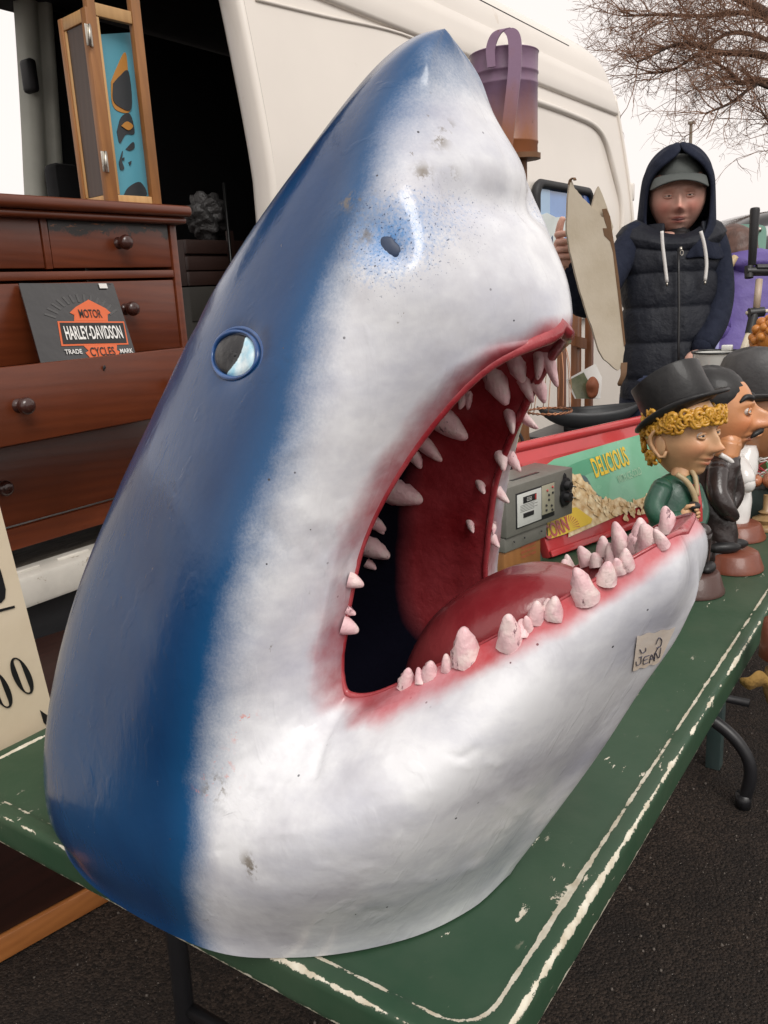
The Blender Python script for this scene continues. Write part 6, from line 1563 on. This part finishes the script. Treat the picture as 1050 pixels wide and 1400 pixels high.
# hessian wrapped stake at the right of the table
D7 = 1.42
stk_ = thing('hessian_bundle', 'brown capped stake wrapped in ochre hessian beside the table edge', 'bundle', tuple(atd(1056, 900, D7)*np.array([1, 1, 0])))
bm = BM(); c_ = atd(1062, 935, D7); tube(bm, [c_, (c_[0]+R0[0]*.28, c_[1]+R0[1]*.28, 0)], .012, 10); obj('stake', bm, M_POST, stk_)
bm = BM(); lathe(bm, [(.016, 0), (.029, .01), (.027, .05), (.024, .075), (.012, .082), (0, .084)], 24, tuple(atd(1062, 905, D7))); obj('cap', bm, M_TERR, stk_, auto=60)
bm = BM()
pts = [atd(x, y, D7-.02) for x, y in ((1046, 903), (1052, 925), (1060, 950), (1085, 955), (1085, 890), (1050, 890))]
ribbon_solid(bm, cr(np.array([atd(1012, 930, D7-.02), atd(1024, 934, D7-.03), atd(1036, 928, D7-.03), atd(1046, 930, D7-.02), atd(1062, 945, D7-.02)]), 5), UP, [.004+.010*sin(i/20*pi) for i in range(21)], .0015)
obj('hessian', bm, mat('hessian', (.34, .20, .05), .85, bmp=.6, bscale=200), stk_)
loft('wrapping', [(atd(1062, 960, D7), .016, .016), (atd(1062, 940, D7), .022, .022), (atd(1062, 915, D7), .018, .018)], mat('hessian_dark', (.25, .15, .05), .85, bmp=.6), stk_)

# ================================================================ people
M_NAVY2 = mat('navy_jersey', (.010, .013, .026), .9, col2=(.016, .020, .036), vscale=30, bmp=.7, bscale=20, bd=.012, spec=.2); M_GILET = mat('quilted_navy', (.0065, .008, .014), .6, spec=.25, col2=(.011, .013, .020), vscale=9, bmp=.8, bscale=15, bd=.014)
M_JEANS = mat('jeans', (.022, .032, .070), .8, bmp=.4, bscale=150); M_STR = flat('white_cord', (.70, .68, .66), .7)
M_SKM = skin('ruddy_skin', (.66, .38, .30), (.62, .22, .17), (.45, .14, .12), (.6, (.30, .19, .16)), .5)
DM = 2.86
def FM(px, py, d_=0.0): return atd(px, py, DM+d_)
man = thing('person', 'man in navy hood, grey cap and quilted gilet holding up a torn pale board', 'person', tuple(FM(920, 420)*np.array([1, 1, 0])))
# body: one skinned figure under the clothes
def skinned(name, verts, edges, rad, m, par, root=0, lv=2):
    me = bpy.data.meshes.new(name); me.from_pydata([tuple(v) for v in verts], edges, []); o = meshob(name, me, m, par)
    md = o.modifiers.new('skin', 'SKIN'); md.use_smooth_shade = True
    sv = me.skin_vertices[0].data
    for i, r_ in enumerate(rad): sv[i].radius = (r_, r_) if not hasattr(r_, '__len__') else r_
    for i in range(len(verts)): sv[i].use_root = (i == root)
    sb = o.modifiers.new('sub', 'SUBSURF'); sb.levels = sb.render_levels = lv
    if m: me.materials.clear(); me.materials.append(m)
    return o
hipC = FM(915, 500); hipC[2] = .93; g_ = hipC*np.array([1, 1, 0])
hnd = atd(771, 338, 2.60)
vs = [hipC, FM(918, 420), FM(922, 350), FM(926, 318), FM(870, 325), atd(812, 400, 2.78), atd(778, 380, 2.66), hnd-UP*.03, FM(982, 335), FM(985, 400, -.02), FM(968, 460, -.10),
      hipC-R0*.10-UP*.05, g_-R0*.12+UP*.48, g_-R0*.12+UP*.08, hipC+R0*.10-UP*.05, g_+R0*.12+UP*.48, g_+R0*.12+UP*.08, g_-R0*.12+UP*.05-FH*.12, g_+R0*.12+UP*.05-FH*.12]
ed_ = [(0, 1), (1, 2), (2, 3), (2, 4), (4, 5), (5, 6), (6, 7), (2, 8), (8, 9), (9, 10), (0, 11), (11, 12), (12, 13), (0, 14), (14, 15), (15, 16), (13, 17), (16, 18)]
skinned('body', vs, ed_, [.08, .07, .06, .045, .03, .02, .02, .018, .03, .02, .018, .07, .045, .035, .07, .045, .035, .025, .025], M_SKM, man)
# hand gripping the board's edge: palm and five fingers, each its own chain of bends
def big_hand(par, m):
    D = 2.595; c = atd(768, 338, D)
    X_ = R0; Y_ = UP; Z_ = -FH
    P0 = lambda x, y, z=0: c+X_*x+Y_*y+Z_*z
    vs, es, rd = [P0(-.002, -.060), P0(-.004, -.030), P0(-.004, .0), P0(-.002, .028)], [(0, 1), (1, 2), (2, 3)], [.026, .030, (.033, .022), (.028, .020)]
    bm_parts = [skinned('hand', vs, es, rd, m, par, 1)]
    for k, (yy, ln) in enumerate(((.034, 1.0), (.012, 1.08), (-.010, 1.0), (-.030, .82))):
        a0 = P0(-.012, yy, .004); v_ = [a0, P0(-.020, yy+.002, .020*ln), P0(-.004, yy+.003, .036*ln), P0(.020, yy+.001, .030), P0(.036*ln, yy-.001, .016)]
        bm_parts.append(skinned('finger', v_, [(0, 1), (1, 2), (2, 3), (3, 4)], [.0105, .0112, .0105, .0095, .008], m, bm_parts[0], 0))
    v_ = [P0(-.004, .020, -.006), P0(-.008, .046, -.004), P0(-.004, .070, .004), P0(.004, .088, .008)]
    skinned('thumb', v_, [(0, 1), (1, 2), (2, 3)], [.0135, .0125, .011, .009], m, bm_parts[0], 0)
big_hand(man, M_SKM)
limb('wrist', [atd(770, 352, 2.60), atd(778, 385, 2.65)], [.028, .032], M_SKM, man)
bm_ = None
hcM = FM(926, 268)
faceM = Vector(-FH)-Vector(R0)*.27+Vector((0, 0, -.05))
me, loc, axs = head_mesh('head', hcM, faceM, (0.03, 0, 1), 1.08, nose=1.2, wide=1.12, lip=.8, cheek=1.1, jaw=1.5)
hdm = meshob('head', me, M_SKM, man); eyes(loc, axs, 1.08, hdm, M_SKM, .62, z=-.001, big=1.0)
M_BROW = flat('brow_hair', (.05, .035, .028), .8)
for sd in (-1, 1): bm = BM(); tube(bm, [loc(sd*(.014+.034*t), .091-.024*t*t, .019+.003*sin(t*pi)) for t in np.linspace(0, 1, 7)], [.001, .002, .0026, .0026, .0022, .0015, .0008], 6); obj('eyebrow', bm, M_BROW, hdm)
bm = BM(); tube(bm, [loc(a_, .098-abs(a_)*.45, -.070) for a_ in np.linspace(-.020, .020, 9)], [.001, .0022, .0032, .004, .0042, .004, .0032, .0022, .001], 6); obj('mouth_line', bm, flat('mouth_dark', (.08, .02, .02), .5), hdm)
# cap
M_CAP = mat('grey_cap', (.085, .095, .090), .8, bmp=.3, bscale=150)
P = []
for i in range(13):
    t = i/12; row = []
    for j in range(25):
        a_ = pi*(-.05+1.10*j/24); r_ = 1; x = cos(a_)*.074*(1+.10*t); y = .062+sin(a_)*(.030+.052*t)*1.0; z = .046+.012*sin(a_)-t*.020*sin(a_)**.8 if sin(a_) > 0 else .046; z -= (x/.075)**2*.022*t
        row.append(np.array(loc(x, y, z)))
    P.append(row)
o = meshob('cap_peak', gridmesh('cap_peak', np.array(P)), M_CAP, man); md = o.modifiers.new('so', 'SOLIDIFY'); md.thickness = .004
bm = BM(); ball(bm, loc(0, -.004, .050), .081, .101, .078, Matrix(axs).transposed(), 24, 16); obj('cap', bm, M_CAP, man)
# hood: shell round the head, open at the face, peaked at the crown, falling to the shoulders
xh, yh, zh = axs
def hoodpt(a_, z, q=1.0):
    """a_ from -pi/2 (front left) round the back; z local height"""
    return loc(cos(a_)*.1*q, sin(a_)*.13*q, z)
rows = []
prof_h = [(-.19, .150, .15), (-.160, .135, .14), (-.125, .120, .135), (-.08, .108, .130), (-.03, .103, .130), (.02, .101, .130), (.06, .096, .124), (.090, .084, .112), (.112, .064, .092), (.130, .040, .062), (.140, .012, .03)]
for z, rx, ry in prof_h:
    row = []; n = 40
    # angle of the opening's edge on each side
    op = np.interp(z, [-.20, -.165, -.125, -.08, 0, .04, .075, .095, .12, .146], [.05, .12, .45, .72, .80, .76, .62, .36, 0, 0])
    a0, a1 = pi/2-op*1.35, pi/2+op*1.35
    for j in range(n+1):
        a_ = a1+(2*pi-(a1-a0))*j/n
        yoff = -.010 if z > -.1 else -.005
        fwd = .022 if sin(a_) > 0 else 0
        row.append(np.array(loc(cos(a_)*rx*(1+.015*sin(z*90+j)), sin(a_)*(ry*.90 if sin(a_) > 0 else ry)+yoff+fwd*sin(a_), z+.006*sin(j*.9))))
    rows.append(row)
o = meshob('hood', gridmesh('hood', cr_ if False else np.array(rows)), M_NAVY2, man); md = o.modifiers.new('so', 'SOLIDIFY'); md.thickness = .012; md.offset = 1; md = o.modifiers.new('sb', 'SUBSURF'); md.levels = md.render_levels = 2
# gilet: quilted in horizontal channels
seams = [333, 373, 419, 466, 515]
K = [(298, 918, 46, .62), (306, 918, 62, .62), (318, 917, 70, .62), (340, 916, 66, .62), (373, 915, 63, .64), (419, 914, 60, .68), (466, 913, 59, .68), (515, 913, 60, .66), (540, 913, 60, .66)]
P = []
for py in np.linspace(298, 540, 110):
    cx_ = np.interp(py, [k[0] for k in K], [k[1] for k in K]); hw = np.interp(py, [k[0] for k in K], [k[2] for k in K])*DM/FPX; rt_ = np.interp(py, [k[0] for k in K], [k[3] for k in K])
    i = np.searchsorted(seams, py); lo_s = seams[i-1] if i > 0 else 290; hi_s = seams[i] if i < len(seams) else 560
    t = (py-lo_s)/(hi_s-lo_s); puff = (4*t*(1-t))**.35
    row = []
    for j in range(73):
        a_ = 2*pi*j/72; pf = .015*puff*(1+.05*sin(9*a_+py*.05)+.05*sin(17*a_-py*.1)) ; zipd = .022*math.exp(-((a_-1.5*pi-.03)/.035)**2)*puff
        sq = abs(cos(a_))**.8*math.copysign(1, cos(a_)); r_ = hw*1.05+pf-.012-zipd
        fr = max(0, -sin(a_))**2*24*max(0, 1-(py-298)/70)
        row.append(FM(cx_, py+fr)+R0*cos(a_)*r_+FH*sin(a_)*(hw*rt_+pf-.012-zipd))
    P.append(row)
o = meshob('gilet', gridmesh('gilet', np.array(P)), M_GILET, man)
# collar
bm = BM(); cl = [(892, 322), (884, 305), (886, 290)]
P = []
for k, (py, hw, dp2) in enumerate(((338, 50, .090), (326, 48, .090), (314, 45, .088), (304, 43, .085))):
    row = []
    for j in range(41):
        a_ = radians(-70)+radians(320)*j/40; ang = a_+radians(0)-pi/2+radians(90)+radians(0)
        th_ = radians(-90+36)+radians(288)*j/40
        row.append(FM(925, py)+R0*cos(th_)*hw*DM/FPX+FH*sin(th_)*dp2-UP*(.035 if abs(j-20) > 15 else 0)*0)
    P.append(row)
o = meshob('collar', gridmesh('collar', np.array(P)), M_GILET, man); md = o.modifiers.new('so', 'SOLIDIFY'); md.thickness = .014; md = o.modifiers.new('sb', 'SUBSURF'); md.levels = md.render_levels = 2
limb('t_shirt', [FM(927, 345, -.02), FM(927, 330, -.0)], [.055, .05], M_DARKG, man)
zf = lambda px, py: FM(px, py, -.122)
bm = BM(); tube(bm, [zf(928, y)+FH*(.002*sin(y)) for y in (340, 373, 419, 466, 515)], .004, 6); obj('zip', bm, M_BLACK, man)
bm = BM(); tube(bm, [zf(929, 338)-FH*.012, zf(929, 343)-FH*.014], .0045, 8); 
tube(bm, [zf(930, 346)-FH*.014+R0*.005*cos(a_)+UP*.008*sin(a_) for a_ in np.linspace(0, 2*pi, 12, endpoint=False)], .0016, 6, closed=True); obj('zip_pull', bm, M_STEEL, man)
for pts in ([(905, 316), (906, 335), (909, 360), (912, 386)], [(958, 316), (963, 335), (966, 360), (964, 384)]):
    K_ = cr(np.array([FM(x, y, -.150+.0004*(y-316)) for x, y in pts]), 5); bm = BM(); tube(bm, K_, .0055, 8); s_ = obj('drawstring', bm, M_STR, man)
    bm = BM(); tube(bm, [K_[-1], K_[-1]-UP*.012], .0035, 6); obj('cord_tip', bm, M_STEEL, s_)
# sleeves
limb('sleeve', [FM(868, 322, -.0), FM(850, 352, -.03), FM(826, 395, -.10), FM(800, 416, -.16), FM(784, 395, -.205), atd(777, 362, 2.62)], [.046, .046, .045, .043, .040, .036], M_NAVY2, man, 20)
limb('sleeve', [FM(972, 322, .01), FM(980, 350), FM(985, 400, -.01), FM(978, 440, -.05), FM(960, 475, -.10)], [.046, .046, .044, .041, .036], M_NAVY2, man, 20)
small_hand(man, FM(952, 492, -.13), Vector(-UP), Vector(R0), 1.6, M_SKM)
loft('jeans', [(hipC+UP*.12, .15, .11), (hipC, .165, .12), (hipC-UP*.10, .165, .115)], M_JEANS, man, fold=.02)
for sd in (-1, 1): limb('trouser_leg', [hipC+R0*.09*sd-UP*.05, g_+R0*.12*sd+UP*.48, g_+R0*.12*sd+UP*.06], [.098, .075, .062], M_JEANS, man, 16)
for sd in (-1, 1): bm = BM(); ball(bm, g_+R0*.12*sd+UP*.045-FH*.07, .05, .13, .045, Matrix((Vector(R0), Vector(FH), Vector((0, 0, 1)))).transposed()); obj('shoe', bm, M_BLACK, man)

# the torn board in his hand
M_BRD = mat('weathered_board', (.50, .44, .35), .75, col2=(.42, .36, .27), vscale=7, bmp=.2, bscale=70, wear=.70, wcol=(.14, .10, .06), wscale=26); M_BRE = mat('board_edge', (.16, .085, .04), .8, bmp=.5)
BDp = 2.52
outl = [(781, 244), (779, 250), (776, 282), (775, 316), (780, 345), (787, 374), (797, 411), (809, 447), (819, 479), (826, 491), (835, 499), (845, 507), (851, 500), (854, 478), (852, 459), (850, 436), (848, 411), (845, 385), (842, 364), (840, 345), (838, 326), (836, 315), (833, 308), (829, 300), (822, 296), (818, 290), (811, 285), (803, 276), (794, 267), (786, 258), (783, 250)]
bd = thing('torn_board', 'pale weathered board with a pointed torn top, held up by the hooded man', 'board', tuple(atd(848, 510, BDp)))
bn = Vector(-FH)+Vector(R0)*.25; bn.normalize()
def bp(x, y, off=0): return on_plane(x, y, atd(815, 380, BDp), np.array(bn))+np.array(bn)*off
random.seed(9)
ol = []
for (a_, b2), (c_, d2) in zip(outl, outl[1:]+outl[:1]):
    for t in (0, .33, .66): ol.append((a_+(c_-a_)*t+random.uniform(-.5, .5), b2+(d2-b2)*t+random.uniform(-.5, .5)))
bm = plate(BM(), [bp(x, y) for x, y in ol], bn, .010); obj('board', bm, M_BRD, bd, sm=False)
bm = plate(BM(), [bp(x, y, -.0105) for x, y in ((821, 254), (817, 262), (811, 285), (812, 300), (836, 330), (841, 310), (839, 304), (833, 284), (826, 265))], bn, .008); obj('torn_flap', bm, M_BRD, bd, sm=False)
bm = plate(BM(), [bp(x, y, .0012) for x, y in ((823, 286), (829, 285), (834, 296), (836, 312), (839, 330), (842, 352), (846, 380), (849, 410), (852, 440), (855, 470), (853, 474), (849, 440), (845, 405), (841, 372), (838, 345), (834, 330), (826, 322), (824, 312), (830, 312), (826, 300))], bn, .0015); obj('split_edge', bm, M_BRE, bd, sm=False)
bm = BM(); ribbon_solid(bm, cr(np.array([bp(853, 496, .0), bp(850, 512, .01), bp(846, 524, .006), bp(848, 527, .0)]), 4), R0, [.010-.0004*i for i in range(13)], .002); obj('curled_corner', bm, M_BRE, bd, auto=40)
bm = BM(); ribbon_solid(bm, cr(np.array([bp(779, 252, -.004), bp(780, 246, .0), bp(783, 244, .006), bp(784, 247, .010)]), 4), R0, .004, .002); obj('curled_tip', bm, M_BRE, bd, auto=40)

# woman in purple, turned away
DW = 4.3
def FW(px, py, d_=0.0): return atd(px, py, DW+d_)
M_PUR = mat('purple_jacket', (.085, .055, .22), .6, col2=(.12, .085, .30), vscale=6, bmp=.4, bscale=12, bd=.02); M_HAIR = mat('brown_hair', (.060, .028, .020), .5, col2=(.11, .05, .035), vscale=40, bmp=.8, bscale=60, stretch=(1, 1, .15)); M_LIL = mat('lilac_piping', (.30, .30, .55), .6)
wom = thing('person', 'woman with brown hair in purple jacket, turned away beside the black car', 'person', tuple(FW(1020, 420)*np.array([1, 1, 0])))
gw = FW(1020, 420)*np.array([1, 1, 0])
bw = [gw+UP*.9, FW(1020, 420), FW(1015, 365), FW(1005, 340), gw-R0*.09+UP*.48, gw-R0*.09+UP*.05, gw+R0*.09+UP*.48, gw+R0*.09+UP*.05]
skinned('body', bw, [(0, 1), (1, 2), (2, 3), (0, 4), (4, 5), (0, 6), (6, 7)], [.13, .12, .10, .05, .06, .045, .06, .045], M_SKM, wom)
me, locw, axw = head_mesh('head', FW(1003, 342), -Vector(R0)+Vector(FH)*.5, (0, 0, 1), .82); meshob('head', me, M_SKM, wom)
loft('hair', [(FW(1003, 306), .02, .02), (FW(1004, 311), .055, .06), (FW(1006, 320), .085, .095), (FW(1008, 338), .098, .105), (FW(1006, 352), .095, .10), (FW(997, 366), .07, .075), (FW(992, 380), .03, .04)], M_HAIR, wom, n=40, it=7, fold=.03, seed=2)
loft('jacket', [(FW(1022, 348), .06, .06), (FW(1022, 358), .15, .10), (FW(1023, 375), .20, .13), (FW(1020, 410), .21, .15), (FW(1016, 450), .23, .17), (FW(1014, 490), .25, .18), (FW(1014, 540), .26, .18)], M_PUR, wom, n=40, it=8, fold=.03, seed=4)
limb('sleeve', [FW(1046, 365, -.02), FW(1056, 400, -.05), FW(1058, 445, -.08)], [.075, .07, .062], M_PUR, wom, 16)
limb('sleeve', [FW(992, 372, -.03), FW(984, 405, -.06), FW(982, 450, -.10)], [.07, .068, .06], M_PUR, wom, 16)
loft('hood', [(FW(1030, 372, -.08), .09, .05), (FW(1028, 358, -.08), .13, .09), (FW(1026, 346, -.06), .12, .08), (FW(1026, 340, -.05), .05, .04)], M_PUR, wom, n=30, fold=.06, seed=7)
bm = BM(); tube(bm, cr(np.array([FW(991, 371, -.11), FW(998, 362, -.12), FW(1006, 352, -.12)]), 5), .020, 8); obj('collar', bm, M_CREAM, wom)
bm = BM(); tube(bm, cr(np.array([FW(990, 385, -.13), FW(986, 420, -.165), FW(981, 465, -.20), FW(978, 500, -.2)]), 5), .010, 8); obj('piping', bm, M_LIL, wom)
for sd in (-1, 1): limb('trouser_leg', [gw+R0*.09*sd+UP*.85, gw+R0*.09*sd+UP*.45, gw+R0*.09*sd+UP*.05], [.10, .075, .06], M_JEANS, wom, 14)
for sd in (-1, 1): bm = BM(); ball(bm, gw+R0*.09*sd+UP*.04+FH*.05, .045, .12, .04, Matrix((Vector(R0), Vector(FH), Vector((0, 0, 1)))).transposed()); obj('shoe', bm, M_BLACK, wom)

# ================================================================ black car, tree, pole
DC = 6.6
M_CARP = mat('black_car_paint', (.008, .008, .009), .18, var=.1, bmp=0, coat=.6); M_CARG = mat('green_tinted_glass', (.13, .27, .21), .1, var=.25, vscale=2, bmp=0, coat=.3); M_LAMP = mat('red_lamp', (.30, .02, .02), .15, coat=.6)
cL = atd(958, 380, DC)*np.array([1, 1, 0]); ztop = atd(1010, 284, DC)[2]
car = thing('parked_car', 'black people carrier with green tinted rear window, parked beyond the woman', 'car', tuple(cL+R0*.93))
def CP(u1, z, d_=0.0): return cL+R0*u1+UP*z+FH*d_
Wc = 1.86
def csec(d_, zt_, inset=0.0, zb=.30):
    """half-height outline across the car"""
    o = []
    for t in np.linspace(0, 1, 33):
        a_ = pi*(1-t); cx_ = cos(a_); k = abs(cx_)
        x = Wc/2+math.copysign(min(1, k**.55), cx_)*(Wc/2-inset*sin(a_)); z = zb+(zt_-zb)*min(1, sin(a_)**.42 if sin(a_) > 0 else 0)
        # tumblehome of the cabin
        x = Wc/2+(x-Wc/2)*(1-.13*max(0, (z-1.0)/(ztop-1.0)))
        o.append(CP(x, z, d_))
    return o
P = [csec(.0, 1.0, .05), csec(-.02, 1.04), csec(.06, ztop-.10), csec(.16, ztop-.02), csec(.5, ztop), csec(2.4, ztop-.02), csec(3.2, 1.15), csec(4.1, .95), csec(4.4, .7)]
P = [[CP(Wc/2, .6, .02)]*33]+P+[[CP(Wc/2, .5, 4.3)]*33]
o = meshob('body', gridmesh('body', np.array(P)), M_CARP, car); md = o.modifiers.new('s', 'SUBSURF'); md.levels = md.render_levels = 1
wl, wr2 = 990, 1046
gq = [atd(x, y, DC-.06) for x, y in ((991, 312), (1000, 308), (1040, 307), (1050, 310), (1051, 330), (1052, 384), (986, 384), (988, 330))]
glassbits = wob([(989, 316), (998, 308), (1022, 306.5), (1042, 308), (1048, 316), (1046, 350), (1044, 386), (985, 386), (987, 350)])
obj('rear_window', plate(BM(), [atd(x, y, DC-.07) for x, y in glassbits], -_f, .012), M_CARG, car, sm=False)
bm = BM(); tube(bm, [atd(1036, 314, DC-.09), atd(1040, 314, DC-.09)], .02, 8); obj('wiper_pivot', bm, M_STEEL, car)
for u1 in (.06, Wc-.06): bm = BM(); box(bm, tuple(CP(u1, .75, -.04)-np.array([.05, .05, 0])), tuple(CP(u1, 1.05, -.02)+np.array([.05, .05, 0])), .015); obj('tail_light', bm, M_LAMP, car, auto=40)
for u1 in (.12, Wc-.12):
    for d_ in (.75, 3.4): bm = BM(); lathe(bm, [(0, -.1), (.22, -.1), (.31, -.09), (.32, 0), (.31, .09), (.22, .1), (0, .1)], 28, tuple(CP(u1, .32, d_)), frame(tuple(R0)).to_4x4()); obj('wheel', bm, M_RUB, car, auto=40)
M_POLE = mat('pale_pole', (.30, .25, .19), .6)
pd_ = 15; pt_ = atd(945, 168, pd_)
bm = BM(); lathe(bm, [(.045, 0), (.028, pt_[2]-.02), (.055, pt_[2]-.02), (.055, pt_[2]+.02), (0, pt_[2]+.03)], 12, (pt_[0], pt_[1], 0)); tag(obj('lamp_post', bm, M_POLE, auto=50), 'thin pale post rising behind the hooded man', 'post')

M_BARK = mat('bark', (.075, .040, .024), .85, col2=(.045, .025, .017), vscale=8, bmp=.5, bscale=20); M_TWIG = mat('twig_bark', (.27, .15, .095), .9, col2=(.18, .095, .06), vscale=4, bmp=0)
DT = 12.5
tg_ = atd(1160, 380, DT); tree = thing('bare_tree', 'bare winter tree with fine brown twigs spreading over the car park', 'tree', (tg_[0], tg_[1], 0))
def T(px, py, d_=0.0): return atd(px, py, DT+d_)
random.seed(21)
trunk_top = T(1140, 60)
K_ = cr(np.array([np.array([tg_[0], tg_[1], 0]), T(1158, 300), T(1150, 160), trunk_top, T(1120, -80)]), 6); bm = BM(); tube(bm, K_, list(np.linspace(.24, .10, len(K_))), 12); obj('trunk', bm, M_BARK, tree)
tw = BM(); ntw = [0]
def twig(p, d, ln, r_, lev):
    """a crooked shoot that forks; fine shoots go to the twig mesh"""
    k = 4 if lev < 2 else 3; pts = [Vector(p)]; dv = Vector(d).normalized()
    for i in range(k):
        dv = (dv+Vector((random.gauss(0, 1), random.gauss(0, 1), random.gauss(0, 1)))*.20+Vector((0, 0, .02))).normalized(); pts.append(pts[-1]+dv*ln/k)
    tube(tw, pts, [r_*(1-.55*i/k) for i in range(k+1)], 4 if lev > 0 else 6, cap=False); ntw[0] += 1
    if lev >= 4: return
    for i in range(1, k+1):
        for _ in range(2 if lev < 3 else 2):
            if random.random() < (.66 if lev < 3 else .36):
                nd_ = (dv+Vector((random.gauss(0, 1), random.gauss(0, 1), random.gauss(0, 1)))*.62).normalized()
                twig(pts[i], nd_, ln*random.uniform(.50, .74), max(r_*.50, .0028), lev+1)
limbs = [([(1145, 120), (1050, 78), (985, 72), (930, 60), (872, 85)], .06), ([(1140, 80), (1050, 20), (1000, -5), (960, -10), (900, -15)], .08), ([(1150, 150), (1050, 112), (1012, 113), (995, 96), (975, 84)], .055),
         ([(1145, 60), (1060, 30), (1020, 18), (960, 22), (905, 20), (855, 22)], .045), ([(1150, 165), (1050, 119), (1030, 118), (1000, 140), (965, 155)], .035), ([(1150, 120), (1060, 60), (1000, 45), (960, 70), (920, 95), (890, 100)], .035), ([(1150, 240), (1090, 200), (1055, 170), (1040, 150)], .03)]
for pts, r_ in limbs:
    dz = random.uniform(-.8, .8); K_ = cr(np.array([T(x, y, dz*i/len(pts)) for i, (x, y) in enumerate(pts)]), 6); n = len(K_)
    bm = BM(); tube(bm, K_, list(np.linspace(r_*1.15, .014, n)), 7); obj('limb', bm, M_BARK, tree)
    for i in range(5, n):
        t = i/n
        for _ in range(1 if i % 2 else 2):
            d_ = Vector(K_[min(i+1, n-1)]-K_[i-1]).normalized(); d_ = (d_+Vector((random.gauss(0, 1), random.gauss(0, 1), random.gauss(0, 1)))*.55).normalized()
            if d_.z < -.3 and random.random() < .5: d_.z *= -.3
            twig(K_[i], d_, random.uniform(.40, .85), .010, 2 if random.random() < .5 else 1)
tag(obj('crown', tw, M_TWIG, tree, sm=False), kind='stuff')
